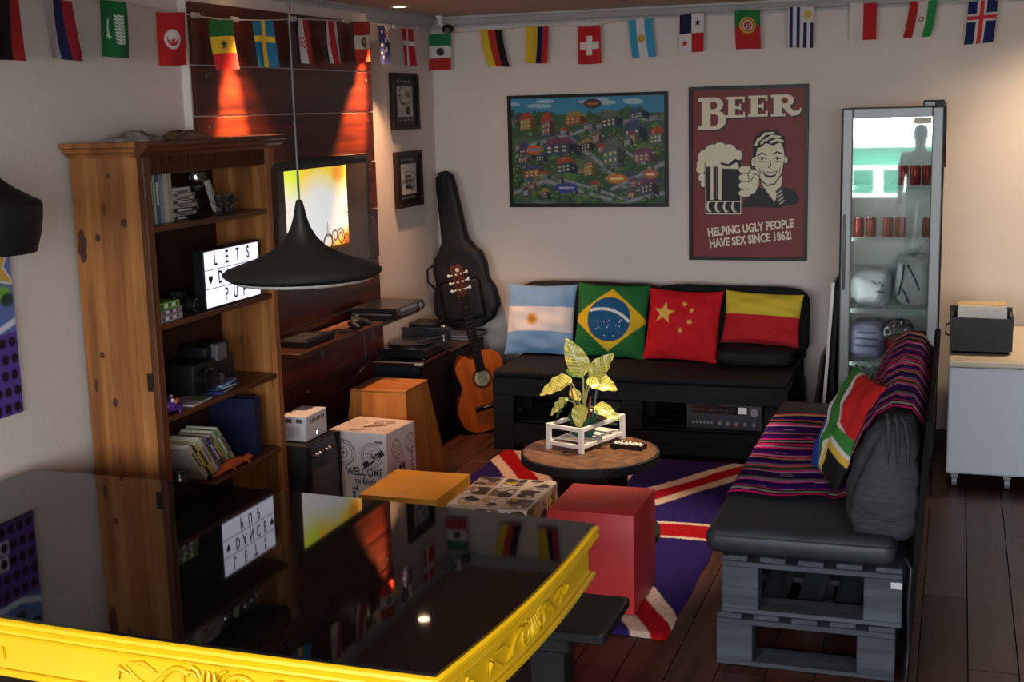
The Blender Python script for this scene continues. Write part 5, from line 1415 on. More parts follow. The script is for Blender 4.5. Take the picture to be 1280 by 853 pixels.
# ================================================================== BACK PALLET SOFA
PBW = wood('black_pallet_wood', (16, 16, 18), (30, 31, 35), 'x', 0.65, 26)
PBY = wood('black_pallet_wood_long', (24, 26, 30), (44, 48, 56), 'y', 0.55, 26)
BLKF = mat('black_cushion_fabric', (27, 27, 30), 0.75, var=0.2, scale=10, bump=0.3, bscale=22)
s1 = thing('pallet_sofa', 'long black pallet sofa against the wall with four flag cushions', 'sofa', (1.67, -0.6, 0))
SX0, SX1, SY0, SY1 = 0.765, 2.575, -1.10, -0.10
bx('seat_front_board', PBW, s1, SX0, SX1, SY0, SY0 + 0.022, 0.345, 0.455, 0.004)
for k in range(6):
    a = SY0 + 0.024 + k * 0.135
    bx('seat_slat', PBW, s1, SX0, SX1, a, a + 0.118, 0.435, 0.455, 0.003)
MB().box(SX0 + 0.005, SX1 - 0.005, SY0 - 0.004, SY1 - 0.12, 0.456, 0.5, 0.016, 3).build('seat_pad', mat('black_seat_pad', (20, 19, 22), 0.75, var=0.15, scale=8, bump=0.2, bscale=14), s1, 50)
for xa, xb in ((SX0, 0.90), (1.585, 1.715), (2.44, SX1)):
    for ya in (SY0, -0.72, -0.28):
        zb = 0.0 if xa != 1.585 or ya != SY0 else 0.17
        bx('post', PBW, s1, xa, xb, ya, ya + 0.1, zb, 0.345, 0.004)
for k in range(6):
    a = SY0 + 0.02 + k * 0.14
    bx('lower_slat', PBW, s1, SX0 + 0.02, SX1 - 0.01, a + 0.08 * (k == 0), a + 0.1 + 0.02 * (k > 0), 0.15, 0.168, 0.003)
bx('skirt_board', PBW, s1, 0.90, SX1, SY0 + 0.005, SY0 + 0.025, 0.022, 0.168, 0.004)
for k in range(7): bx('back_board', PBW, s1, SX0, SX1, -0.118, -0.10, 0.46 + k * 0.065, 0.52 + k * 0.065, 0.003) if k < 5 else None
for xa in (SX0 + 0.02, 1.6, SX1 - 0.1):
    bx('back_post', PBY, s1, xa, xa + 0.08, -0.10, -0.06, 0.0, 0.80)
# backrest cushions: two lumpy black pads
def lumpy(name, parent, m, c, size, seed, lean=0.0, pw=0.35, amp=0.05, rz=0.0, n=26, local=False):
    r_ = random.Random(seed)
    ph = [(r_.uniform(2, 7), r_.uniform(2, 7), r_.uniform(2, 7), r_.uniform(0, 6)) for _ in range(4)]
    M = Matrix.Translation(c) @ Matrix.Rotation(rz, 4, 'Z') @ Matrix.Rotation(lean, 4, 'X')
    def f(u, v):
        a, b = 2 * PI * u, PI * (v - 0.5)
        x = math.copysign(abs(math.cos(a)) ** pw, math.cos(a)) * abs(math.cos(b)) ** pw
        y = math.copysign(abs(math.sin(a)) ** pw, math.sin(a)) * abs(math.cos(b)) ** pw
        z = math.copysign(abs(math.sin(b)) ** pw, math.sin(b))
        k = 1 + amp * sum(math.sin(p * x + q * y + s_ * z + t) for p, q, s_, t in ph) / 2
        return M @ Vector((x * size[0] * k, y * size[1] * k, z * size[2] * k))
    mb = MB()
    mb.grid(f, n * 2, n, True)
    bmesh.ops.remove_doubles(mb.bm, verts=mb.bm.verts, dist=1e-5)
    return mb.build(name, m, parent, 60, local)
lumpy('back_cushion', s1, BLKF, (1.17, -0.235, 0.715), (0.50, 0.085, 0.225), 1, -0.10, 0.3, 0.03)
lumpy('back_cushion', s1, BLKF, (2.10, -0.235, 0.71), (0.50, 0.09, 0.22), 2, -0.10, 0.3, 0.03)

# flag cushions
PFAB = print_mat('printed_cushion_satin', 0.75, bump=0.12, bscale=30, spec=0.15)
def cushion(label, cv, c, w, h, t, lean, rz, name='flag_cushion', edge=(20, 20, 22), wr=0.0, seed=0, roll_=0.0, group=None, cat='cushion'):
    th = thing(name, label, cat, c, group=group)
    M = np.array((Matrix.Rotation(rz, 3, 'Z') @ Matrix.Rotation(lean, 3, 'X') @ Matrix.Rotation(roll_, 3, 'Y')))
    r_ = random.Random(seed)
    ph = [r_.uniform(0, 6) for _ in range(6)]
    def shape(sgn):
        def fn(U, V):
            a, b = 2 * U - 1, 2 * V - 1
            ea, eb = 1 - np.abs(a) ** 2.6, 1 - np.abs(b) ** 2.6
            bulge = np.sqrt(np.clip(ea * eb, 0, 1)) * 0.75 + 0.25 * np.clip(ea * eb, 0, 1)
            x = a * w / 2 * (1 - 0.055 * (1 - b * b))
            z = (b * 0.5 * (1 - 0.06 * (1 - a * a)) + 0.5) * h
            wrk = wr * (np.sin(a * 7 + b * 5 + ph[0]) + np.sin(a * 3 - b * 9 + ph[1]) + 0.7 * np.sin(a * 13 + ph[2] + b * 2) + 0.6 * np.sin(b * 15 + a * 4 + ph[3])) * np.clip(ea * eb * 3, 0, 1)
            y = -sgn * (t / 2 * bulge + (wrk if sgn > 0 else 0))
            P = np.stack([x, y, z], -1)
            return P @ M.T
        return fn
    printed('cushion_cover', cv, shape(1), PFAB, th, True, back=(shape(-1), edge))
    return th
Q = 130
sk, wt = (112, 150, 190), (206, 200, 202)
cv = Canvas(Q, Q, sk, 2); cv.rect(0, 0.335, 1, 0.69, wt); cv.star(0.4, 0.52, 0.105, (196, 142, 66), 0, 16, 0.6); cv.circ(0.4, 0.52, 0.066, (206, 150, 60)); cv.circ(0.4, 0.52, 0.045, (176, 120, 56))
cushion('sky blue and white cushion with a golden sun', cv, (0.905, -0.575, 0.502), 0.465, 0.475, 0.13, -0.34, 0.05, wr=0.0035, seed=1, group='flag cushions on the back sofa', edge=(108, 146, 186))
cv = Canvas(Q, Q, (32, 98, 50), 2); cv.poly([(0.5, 0.06), (1.03, 0.5), (0.5, 0.95), (-0.03, 0.5)], (206, 170, 36)); cv.circ(0.49, 0.5, 0.31, (24, 78, 120))
for k in range(40):
    a = -2.75 + k * 2.2 / 39
    cv.circ(0.40 + 0.52 * math.cos(a), 0.88 + 0.52 * math.sin(a), 0.022, (200, 206, 210)) if (0.40 + 0.52 * math.cos(a) - 0.49) ** 2 + (0.88 + 0.52 * math.sin(a) - 0.5) ** 2 < 0.085 else None
r_ = random.Random(9)
for k in range(26):
    a, q = r_.uniform(0, 6.3), 0.26 * math.sqrt(r_.random())
    x, y = 0.49 + q * math.cos(a), 0.5 + q * math.sin(a)
    if y > 0.5 - 0.3 * (0.49 - x) * 0: cv.circ(x, max(y, 0.46), 0.008, (206, 210, 214))
cushion('green cushion with a yellow diamond and starry blue disc', cv, (1.376, -0.585, 0.502), 0.475, 0.485, 0.14, -0.33, 0.04, wr=0.003, seed=2, roll_=0.03, group='flag cushions on the back sofa', edge=(28, 84, 44))
cv = Canvas(Q, Q, (196, 28, 36), 2); cv.star(0.25, 0.36, 0.165, (216, 176, 84), 0.1, 5, 0.4)
for x, y, t in ((0.52, 0.21, 0.3), (0.63, 0.30, 0.1), (0.62, 0.47, 0.4), (0.50, 0.60, 0.0)): cv.star(x, y, 0.048, (216, 176, 84), t, 5, 0.42)
cushion('red cushion with one large and four small yellow stars', cv, (1.842, -0.61, 0.502), 0.475, 0.46, 0.14, -0.34, -0.03, wr=0.0035, seed=3, roll_=0.03, group='flag cushions on the back sofa', edge=(150, 28, 34))
cv = Canvas(Q, Q, (184, 34, 42), 2); cv.rect(0, 0, 1, 0.45, (210, 184, 56)); cv.rect(0, 0.93, 1, 1, (150, 30, 36))
cushion('yellow over red two-band cushion at the right end', cv, (2.325, -0.50, 0.60), 0.49, 0.335, 0.12, -0.30, -0.02, wr=0.0035, seed=4, roll_=0.045, group='flag cushions on the back sofa', edge=(150, 28, 34))
lumpy('black_cushion', None, BLKF, (2.32, -0.60, 0.555), (0.235, 0.13, 0.052), 8, 0.0, 0.45, 0.03)
tag(bpy.data.objects['black_cushion'], 'plain black cushion lying under the yellow and red one', 'cushion')

# stereo receiver on the lower slats
rc = thing('stereo_receiver', 'dark grey vintage stereo receiver on the lower slats of the back sofa', 'receiver', (2.19, -0.84, 0.168))
GM = mat('dark_grey_metal', (58, 60, 66), 0.4, metal=0.4)
bx('case', KM, rc, 1.972, 2.408, -0.99, -0.70, 0.176, 0.340, 0.003)
fp = bx('face_plate', GM, rc, 1.965, 2.415, -1.0, -0.99, 0.172, 0.344, 0.002)
tn = bx('tuner_window', mat('tuner_glass', (24, 25, 30), 0.15, var=0), rc, 2.0, 2.33, -1.0015, -0.9995, 0.265, 0.318)
for k in range(22): bx('scale_mark', mat('pale_marks', (150, 152, 156), 0.6), tn, 2.02 + k * 0.0118, 2.021 + k * 0.0118, -1.0022, -1.0014, 0.286, 0.294 + 0.005 * (k % 4 == 0))
bx('signal_meter', mat('pale_meter', (196, 194, 190), 0.4, emit=0.15), rc, 2.275, 2.325, -1.0024, -1.0014, 0.272, 0.312)
CHR = mat('brushed_chrome', (190, 190, 192), 0.25, metal=0.9, var=0.05)
MB().cyl((2.372, -1.0, 0.288), (2.372, -1.024, 0.288), 0.026, 0.024, 24).build('tuning_knob', CHR, rc, 40)
for k in range(5): MB().cyl((2.165 + k * 0.051, -1.0, 0.213), (2.165 + k * 0.051, -1.02, 0.213), 0.0135, 0.012, 18).build('knob', CHR, rc, 40)
for k in range(6): bx('push_button', mat('pale_marks', (150, 152, 156)), rc, 2.0 + k * 0.022, 2.012 + k * 0.022, -1.006, -1.0, 0.206, 0.22)
for a, b in ((2.0, -0.96), (2.38, -0.96), (2.0, -0.73), (2.38, -0.73)): MB().cyl((a, b, 0.168), (a, b, 0.178), 0.015, seg=12).build('foot', KBLK, rc)
mgz = thing('magazine_pile', 'short pile of magazines on the lower slats behind the plant', 'magazines', (1.42, -0.88, 0.168))
for k, c_ in enumerate(((150, 140, 130), (60, 70, 90), (160, 110, 90), (90, 84, 80), (170, 160, 150))):
    bx('magazine', mat('mag_%d' % k, c_, 0.6, var=0.3, scale=40), mgz, 1.30 + 0.008 * (k % 2), 1.54 - 0.01 * (k % 3), -1.02, -0.74, 0.1685 + k * 0.017, 0.1845 + k * 0.017, 0.001)

# ================================================================== SPOOL TABLE + PLANT
SC = (1.815, -2.655)
spt = thing('spool_table', 'round wooden cable-spool table with black edge and base', 'table', (SC[0], SC[1], 0))
STOP = mat('spool_top_chipboard', (104, 68, 42), 0.42, var=0.55, scale=24, bump=0.15, bscale=60)
z0 = RT
MB().lathe([(0.001, 0.438), (0.32, 0.438), (0.325, 0.4495), (0.001, 0.4495)], (SC[0], SC[1], 0), 56).build('tabletop', STOP, spt, 40)
MB().lathe([(0.3255, 0.449), (0.337, 0.446), (0.337, 0.404), (0.30, 0.404), (0.30, 0.4375), (0.3195, 0.4375)], (SC[0], SC[1], 0), 56, caps=False).build('rim', KM, spt, 35)
for k in range(14):
    a0, a1 = 2 * PI * k / 14 + 0.006, 2 * PI * (k + 1) / 14 - 0.006
    ps = [(0.185 * math.cos(a0), 0.185 * math.sin(a0)), (0.185 * math.cos(a1), 0.185 * math.sin(a1)), (0.165 * math.cos(a1), 0.165 * math.sin(a1)), (0.165 * math.cos(a0), 0.165 * math.sin(a0))]
    MB().prism(ps, lambda a, b, d: (SC[0] + a, SC[1] + b, d), z0 + 0.045, 0.43).build('core_stave', KM, spt)
MB().lathe([(0.001, z0), (0.325, z0), (0.337, z0 + 0.006), (0.337, z0 + 0.04), (0.33, z0 + 0.045), (0.001, z0 + 0.045)], (SC[0], SC[1], 0), 56).build('base_flange', KM, spt, 40)
for k in range(4):
    a = k * PI / 2 + 0.4
    MB().cyl((SC[0] + 0.12 * math.cos(a), SC[1] + 0.12 * math.sin(a), 0.449), (SC[0] + 0.12 * math.cos(a), SC[1] + 0.12 * math.sin(a), 0.453), 0.012, seg=6).build('bolt', mat('dark_pewter', (44, 44, 46)), spt)
TT = 0.4497
an = math.atan2(-0.081, 0.183)
stc = (1.762, -2.53)
st = thing('plant_stand', 'small open white wooden frame around the plant pot', 'plant stand', (stc[0], stc[1], TT), an + 0.06)
WWD = mat('white_painted_wood', (212, 206, 200), 0.55, var=0.06, scale=20)
hw, hd, hh = 0.098, 0.175, 0.128
for a in (-1, 1):
    for b in (-1, 1):
        MB().box(a * hw - 0.011, a * hw + 0.011, b * hd - 0.011, b * hd + 0.011, 0.0, hh, 0.002).build('leg', WWD, st, None, True)
for z in (0.022, hh - 0.022):
    for b in (-1, 1): MB().box(-hw + 0.011, hw - 0.011, b * hd - 0.008, b * hd + 0.008, z, z + 0.02, 0.002).build('rail', WWD, st, None, True)
    for a in (-1, 1): MB().box(a * hw - 0.008, a * hw + 0.008, -hd + 0.011, hd - 0.011, z, z + 0.02, 0.002).build('rail', WWD, st, None, True)
for k in range(4): MB().box(-hw + 0.009, hw - 0.009, -0.13 + k * 0.075, -0.08 + k * 0.075, 0.0425, 0.048).build('base_slat', WWD, st, None, True)
pt = thing('potted_plant', 'yellow and green leafed plant in a dark green pot', 'plant', (1.752, -2.545, TT + 0.0485))
POT = mat('green_plastic_pot', (30, 84, 66), 0.4, var=0.05)
MB().lathe([(0.05, 0), (0.056, 0.004), (0.068, 0.085), (0.074, 0.087), (0.074, 0.1), (0.066, 0.1), (0.063, 0.08)], (0, 0, 0), 28).build('pot', POT, pt, 40, True)
MB().lathe([(0.001, 0.09), (0.063, 0.088)], (0, 0, 0), 24).build('soil', mat('potting_soil', (40, 28, 20), 0.95, bump=0.6, bscale=60), pt, None, True)
def leaf_mat(name, edge, mid):
    if name in MATS: return MATS[name]
    m, nt, p = _new(name)
    a = nt.nodes.new('ShaderNodeAttribute'); a.attribute_name = 'print'
    nt.links.new(a.outputs['Color'], p.inputs['Base Color'])
    p.inputs['Roughness'].default_value = 0.32
    p.inputs['Subsurface Weight'].default_value = 0.1
    p.inputs['Subsurface Radius'].default_value = (0.01, 0.01, 0.004)
    MATS[name] = m
    return m
LM = leaf_mat('leaf', None, None)
def leaf_img(yellow):
    c_ = Canvas(26, 44, (206, 192, 96) if yellow else (64, 104, 44), 3)
    ed = (120, 132, 44) if yellow else (96, 130, 60)
    c_.line([(0.5, 0), (0.5, 1)], 0.05, (226, 214, 150) if yellow else (120, 150, 80))
    for k in range(11):
        y = 0.08 + k * 0.085
        for s in (-1, 1): c_.line([(0.5, y), (0.5 + s * 0.46, y - 0.16)], 0.045, ed)
    return c_
def leaf(base, tip, width, up, bend, yellow=True, stem_from=None):
    base, tip, up = Vector(base), Vector(tip), Vector(up).normalized()
    d = tip - base
    L = d.length
    d.normalize()
    s = d.cross(up).normalized()
    n = s.cross(d).normalized()
    def fn(U, V):
        t = V
        w = width / 2 * np.sin(np.clip(t, 0, 1) ** 0.75 * PI) ** 0.8 * (1 - 0.15 * t) + 0.0006
        a = (U - 0.5) * 2
        fold = 0.20 * np.abs(a) * w
        arch = bend * np.sin(t * PI * 0.5) ** 2 * L
        wav = 0.004 * np.sin(t * 22 + a * 3) * np.abs(a)
        return (np.array(base) + t[:, None] * L * np.array(d) + (a * w)[:, None] * np.array(s) + (fold - arch + wav + 0.04 * L * np.sin(t * PI))[:, None] * np.array(n))
    o = printed('leaf', leaf_img(yellow), fn, LM, pt, True)
    sf = Vector(stem_from or (0, 0, 0.09))
    midp = sf.lerp(base, 0.55) + Vector((0, 0, 0.02))
    MB().tube([sf, midp, base + d * 0.01], [0.0045, 0.004, 0.003], 7).build('stem', mat('pale_stem', (168, 160, 96) if yellow else (90, 120, 60), 0.4) if yellow else mat('green_stem', (84, 110, 52), 0.4), pt, 60, True)
# local coordinates: plant base is the pot bottom (z 0 = stand slats)
leaf((0.01, 0.0, 0.30), (-0.075, -0.02, 0.485), 0.115, (0.3, -1, 0.2), 0.05)
leaf((0.04, 0.01, 0.28), (0.15, 0.0, 0.415), 0.105, (-0.1, -1, 0.5), 0.10)
leaf((0.03, -0.02, 0.285), (0.185, -0.05, 0.265), 0.115, (0.1, -0.7, 1), 0.18)
leaf((-0.05, -0.01, 0.28), (-0.215, -0.05, 0.215), 0.11, (-0.1, -0.75, 1), 0.12)
leaf((0.0, 0.02, 0.29), (-0.10, 0.05, 0.325), 0.07, (0, -0.7, 1), 0.15, False)
leaf((-0.07, -0.03, 0.19), (-0.155, -0.07, 0.115), 0.055, (-0.3, -0.8, 0.6), 0.15)
leaf((-0.05, -0.03, 0.20), (-0.13, -0.06, 0.10), 0.045, (-0.6, -0.6, 0.5), 0.1, False)
leaf((0.005, -0.05, 0.165), (0.01, -0.13, 0.07), 0.085, (0, -0.6, 0.8), 0.15)
leaf((0.06, -0.01, 0.15), (0.19, -0.04, 0.125), 0.085, (0.1, -0.6, 1), 0.3)
leaf((-0.01, 0.03, 0.22), (0.06, 0.12, 0.34), 0.07, (0, 0.7, 1), 0.1, False)
leaf((-0.03, 0.03, 0.16), (-0.09, 0.10, 0.22), 0.06, (0, -0.7, 1), 0.1)
for a, b, c_ in (((-0.03, 0.0), (-0.055, 0.25), (150, 84, 60)), ((0.03, 0.01), (0.045, 0.2), (150, 70, 70)), ((0.05, 0.02), (0.085, 0.28), (90, 92, 88))):
    MB().tube([(a[0], -0.01, 0.09), (b[0], -0.02, b[1])], [0.006, 0.004], 8).build('sheath', mat('sheath_%d' % c_[0], c_, 0.5), pt, 60, True)
# ash tray
ash = thing('pebble_tray', 'narrow dark tray filled with white pebbles on the spool table', 'tray', (1.985, -2.565, TT), -0.18)
MB().box(-0.085, 0.085, -0.032, 0.032, 0.0005, 0.006, 0.002).box(-0.085, 0.085, -0.032, -0.026, 0.006, 0.022).box(-0.085, 0.085, 0.026, 0.032, 0.006, 0.022).box(-0.085, -0.079, -0.026, 0.026, 0.006, 0.022).box(0.079, 0.085, -0.026, 0.026, 0.006, 0.022).build('tray', mat('dark_brown_tray', (34, 22, 16), 0.4), ash, None, True)
mb = MB()
r_ = random.Random(2)
for k in range(90): mb.sphere((r_.uniform(-0.072, 0.072), r_.uniform(-0.02, 0.02), 0.016 + r_.uniform(0, 0.008)), r_.uniform(0.004, 0.007), 6)
pb_ = mb.build('pebbles', mat('white_pebble', (212, 204, 190), 0.6), ash, 60, True)
pb_['kind'] = 'stuff'

# ================================================================== RIGHT PALLET SOFA
GRY = wood('slate_painted_pallet', (32, 37, 44), (54, 61, 70), 'y', 0.65, 26, bump=0.25)
GRX = wood('slate_painted_pallet_cross', (34, 39, 46), (57, 64, 73), 'x', 0.65, 26, bump=0.25)
s2 = thing('pallet_daybed', 'slate grey double-pallet sofa with black cushions and striped throw', 'sofa', (2.98, -2.85, 0))
def pallet(x0, x1, ya, yb, z0, z1, chip):
    w = x1 - x0
    bwid = 0.135
    zb = z0 + 0.018
    for k in range(3):
        y = ya + (yb - ya - 0.1) * k / 2
        bx('bottom_board', GRX, s2, x0, x1, y, y + (0.15 if k == 0 else 0.1), z0 + 0.0005, zb, 0.003)
        bx('cross_board', GRX, s2, x0, x1, y, y + 0.1, z1 - 0.042, z1 - 0.021, 0.003)
        for xa in ((x0, x1 - bwid) if k != 1 else (x0, x0 + w / 2 - bwid / 2, x1 - bwid)):
            bx('block', GRX, s2, xa, xa + bwid, y, y + 0.1, zb, z1 - 0.042, 0.003)
    n = 5
    sw = 0.095
    for k in range(n):
        xa = x0 + (w - sw) * k / (n - 1)
        bx('slat', GRY, s2, xa, xa + sw, ya + 0.004 * (k % 2), yb, z1 - 0.020, z1, 0.003)
pallet(2.655, 3.305, -3.95, -2.86, 0.0, 0.205, 0)
pallet(2.655, 3.305, -2.85, -1.76, 0.0, 0.205, 0)
pallet(2.675, 3.325, -3.945, -2.855, 0.206, 0.43, 1)
pallet(2.675, 3.325, -2.845, -1.755, 0.206, 0.43, 1)
bx('bracket_plate', mat('brushed_chrome', (190, 190, 192)), s2, 3.285, 3.325, -3.9475, -3.9455, 0.355, 0.38, 0.0005)
VIN = mat('black_leatherette', (36, 39, 44), 0.5, spec=0.3, var=0.12, scale=6, bump=0.12, bscale=16)
MB().box(2.61, 3.30, -3.955, -1.72, 0.431, 0.535, 0.045, 4).build('seat_cushion', VIN, s2, 60)
MB().tube([(2.612, -3.93, 0.508), (2.62, -3.953, 0.508), (3.28, -3.953, 0.508), (3.297, -3.93, 0.508)], 0.003, 6).build('seam', mat('dark_seam', (22, 24, 28), 0.5), s2, 60)
CRK = mat('crinkled_black_cloth', (44, 46, 50), 0.7, var=0.2, scale=10, bump=0.7, bscale=20, stretch=(1, 1, 3.2))
# back cushion: leaning bolster, profile in xz swept along y
bp_ = [(3.13, 0.54), (3.11, 0.62), (3.125, 0.74), (3.17, 0.86), (3.215, 0.94), (3.27, 0.975), (3.33, 0.965), (3.365, 0.90), (3.375, 0.74), (3.37, 0.56), (3.33, 0.50), (3.2, 0.495), (3.15, 0.51)]
def bolster(y0, y1, name):
    n = 30
    def f(u, v):
        k = u * len(bp_)
        i = int(k) % len(bp_)
        t = k - int(k)
        a, b = bp_[i], bp_[(i + 1) % len(bp_)]
        x, z = a[0] + (b[0] - a[0]) * t, a[1] + (b[1] - a[1]) * t
        e_ = min(v, 1 - v) * (y1 - y0)
        sh = 1 - 0.16 * max(0, 1 - e_ / 0.05) ** 2
        cx, cz = 3.245, 0.74
        wob = 0.006 * math.sin(z * 60 + v * 9) * (e_ < 0.25) + 0.005 * math.sin(v * 31 + z * 11)
        return (cx + (x - cx) * sh + wob, y0 + (y1 - y0) * v, cz + (z - cz) * sh)
    mb = MB()
    mb.grid(f, 52, n, True)
    for yy, vv in ((y0, 0.0), (y1, 1.0)):
        c0 = mb.bm.verts.new((3.245, yy - 0.018 * (1 if vv == 0 else -1), 0.74))
        ring = [v_ for v_ in mb.bm.verts if abs(v_.co.y - yy) < 1e-6 and v_ is not c0]
        ring.sort(key=lambda v_: math.atan2(v_.co.z - 0.74, v_.co.x - 3.245))
        for i in range(len(ring)): mb.bm.faces.new((c0, ring[i], ring[(i + 1) % len(ring)]))
    return mb.build(name, CRK, s2, 60)
bolster(-3.88, -2.98, 'back_cushion')
bolster(-2.97, -2.05, 'back_cushion')
MB().tube([(3.12, -3.90, 0.56), (3.15, -3.905, 0.72), (3.21, -3.905, 0.86), (3.25, -3.90, 0.94)], 0.0035, 6).build('seam', MATS['dark_seam'], s2, 60)
for k in range(3): MB().tube([(3.255 + k * 0.025, -3.885, 0.985 - k * 0.006), (3.26 + k * 0.03, -3.91, 0.96), (3.262 + k * 0.034, -3.905, 0.88), (3.26 + k * 0.036, -3.90, 0.80)], [0.006, 0.008, 0.007, 0.003], 8).build('gather', CRK, s2, 60)
MB().hexa([(3.332, -3.93, 0.0), (3.352, -3.93, 0.0), (3.352, -2.0, 0.0), (3.332, -2.0, 0.0), (3.388, -3.90, 0.95), (3.412, -3.90, 0.95), (3.412, -2.0, 0.97), (3.388, -2.0, 0.97)]).build('back_panel', mat('black_cloth_cover', (16, 16, 17), 0.9, spec=0.1, bump=0.4, bscale=12), s2)
MB().tube([(3.40, -3.90, 0.955), (3.402, -3.0, 0.962), (3.40, -2.0, 0.974)], 0.014, 10).build('back_rail', MATS['black_cloth_cover'], s2, 60)
MB().tube([(3.335, -3.93, 0.47), (3.352, -3.96, 0.44), (3.348, -3.965, 0.30), (3.352, -3.962, 0.16), (3.345, -3.965, 0.008), (3.40, -4.0, 0.007), (3.48, -3.95, 0.007)], 0.007, 8).build('speaker_cable', KBLK, None, 60)
tag(bpy.data.objects['speaker_cable'], 'black cable hanging down the near corner of the slate pallet sofa', 'cable')

# striped throw: path in xz, stripes run along the path
st_cols = [(222, 24, 116), (24, 16, 26), (176, 170, 170), (40, 60, 40), (216, 40, 120), (62, 14, 104), (40, 10, 74), (214, 60, 130), (128, 112, 128), (92, 80, 96), (30, 20, 36), (62, 14, 104), (46, 12, 82), (190, 160, 190), (222, 40, 120), (110, 98, 110), (30, 24, 32), (40, 96, 44), (222, 70, 110), (120, 108, 118), (62, 14, 104), (44, 10, 80), (196, 180, 120), (210, 30, 90), (214, 120, 150), (66, 16, 108), (46, 12, 82), (222, 40, 124), (180, 172, 172), (26, 20, 28), (226, 40, 122)]
path = [(2.615, 0.515), (2.63, 0.5385), (2.70, 0.5415), (2.90, 0.543), (3.06, 0.546), (3.10, 0.565), (3.102, 0.63), (3.118, 0.745), (3.163, 0.868), (3.21, 0.952), (3.27, 0.987), (3.335, 0.977), (3.379, 0.91), (3.385, 0.87)]
pl = [0]
for a, b in zip(path, path[1:]): pl.append(pl[-1] + math.hypot(b[0] - a[0], b[1] - a[1]))
plen = pl[-1]
pX = np.interp
img = np.zeros((210, 150, 3), np.float32)
rs = np.random.RandomState(5)
seq = []
while len(seq) < 210:
    for c_ in st_cols:
        seq += [c_] * int(rs.choice([5, 6, 7]) if c_[2] > 70 and c_[0] < 70 else rs.choice([2, 3, 4]))
ca = np.array([lin(c_) for c_ in seq[:210]], np.float32)
img[:] = ca[::-1][:, None, :]
img *= (0.85 + 0.3 * rs.rand(210, 150, 1)).astype(np.float32)
for k in range(60):
    i, j = rs.randint(4, 205), rs.randint(2, 140)
    img[i:i + 1, j:j + rs.randint(3, 8)] = lin((206, 190, 196))
def throwf(off):
    def fn(U, V):
        s_ = U * plen
        x = np.interp(s_, pl, [p[0] for p in path])
        z = np.interp(s_, pl, [p[1] for p in path])
        up = np.clip((U - 0.40) / 0.35, 0, 1)
        ya = -3.52 - 0.26 * up ** 1.5 + 0.012 * np.sin(U * 26) * (U < 0.4)
        yb = -2.10 - 0.03 * up
        y = ya + (yb - ya) * V + 0.008 * np.sin(U * 22 + V * 5)
        w = 0.004 * (1 + np.sin(V * 38 + U * 7) * 0.7 + np.sin(V * 17 - U * 12) * 0.5) * np.clip(1.2 - np.abs(U - 0.3), 0.3, 1) + off
        nx = np.where(U < 0.36, 0, np.where(U < 0.72, -0.9, np.where(U < 0.9, 0.1, 0.9)))
        nzv = np.where(U < 0.36, 1, np.where(U < 0.72, 0.45, np.where(U < 0.9, 1, 0.3)))
        return np.stack([x + nx * w, y, z + nzv * w], -1)
    return fn
thr = printed('striped_throw', img, throwf(0.004), print_mat('woven_throw', 0.9, bump=0.4, bscale=160, spec=0.05), None)
tag(thr, 'purple and pink striped woven throw over the slate pallet sofa', 'throw')

# south african cushion
cv = Canvas(Q, Q, (206, 198, 194), 2)
cv.poly([(0, 0), (1, 0), (1, 0.33), (0.44, 0.33)], (182, 36, 34)); cv.poly([(0, 1), (1, 1), (1, 0.67), (0.44, 0.67)], (36, 70, 160))
cv.poly([(0.1, 0), (0.0, 0.0), (0.0, 0.1), (0.36, 0.42), (0.36, 0.58), (0, 0.9), (0, 1), (0.1, 1), (0.46, 0.60), (1, 0.60), (1, 0.40), (0.46, 0.40)], (54, 118, 52))
cv.poly([(0, 0.12), (0.36, 0.5), (0, 0.88)], (206, 170, 70)); cv.poly([(0, 0.2), (0.28, 0.5), (0, 0.8)], (24, 24, 26))
src_ = cv.out()
aa = -0.95
gy, gx = np.mgrid[0:Q, 0:Q] / (Q - 1.0) - 0.5
gx = -gx
ux = np.clip((gx * math.cos(aa) + gy * math.sin(aa)) * 0.9 + 0.52, 0, 1)
uy = np.clip((-gx * math.sin(aa) + gy * math.cos(aa)) * 0.9 + 0.5, 0, 1)
img = src_[(uy * (Q - 1)).astype(int), (ux * (Q - 1)).astype(int)]
cushion('cushion with red, green, white and blue flag leaning on the striped throw', img, (2.975, -3.25, 0.556), 0.48, 0.47, 0.13, -0.42, -1.26, wr=0.003, seed=6, name='flag_cushion', edge=(18, 18, 20))
# ================================================================== FRIDGE
FX0, FX1, FYF, FYB, FZ = 2.828, 3.388, -0.80, -0.16, 2.045
fg_ = thing('display_fridge', 'tall silver-framed glass door drinks fridge against the wall', 'fridge', (3.1, -0.48, 0))
DKM = mat('charcoal_cabinet', (44, 44, 46), 0.4, var=0.06)
SLV = mat('silver_grey_frame', (128, 129, 130), 0.42, metal=0.3, var=0.05)
LNR = mat('white_fridge_liner', (214, 216, 218), 0.45, var=0.03)
yb0 = FYF + 0.05
bx('side_wall', DKM, fg_, FX0, FX0 + 0.03, yb0, FYB, 0.10, FZ, 0.003)
bx('side_wall', DKM, fg_, FX1 - 0.03, FX1, yb0, FYB, 0.10, FZ, 0.003)
bx('rear_wall', LNR, fg_, FX0 + 0.03, FX1 - 0.03, FYB - 0.04, FYB, 0.10, FZ)
bx('roof', DKM, fg_, FX0 + 0.03, FX1 - 0.03, yb0, FYB - 0.04, FZ - 0.06, FZ, 0.003)
bx('cabinet_floor', LNR, fg_, FX0 + 0.03, FX1 - 0.03, yb0, FYB - 0.04, 0.10, 0.34)
for xa in (FX0 + 0.03, FX1 - 0.036): bx('liner', LNR, fg_, xa, xa + 0.006, yb0 + 0.01, FYB - 0.04, 0.34, FZ - 0.06)
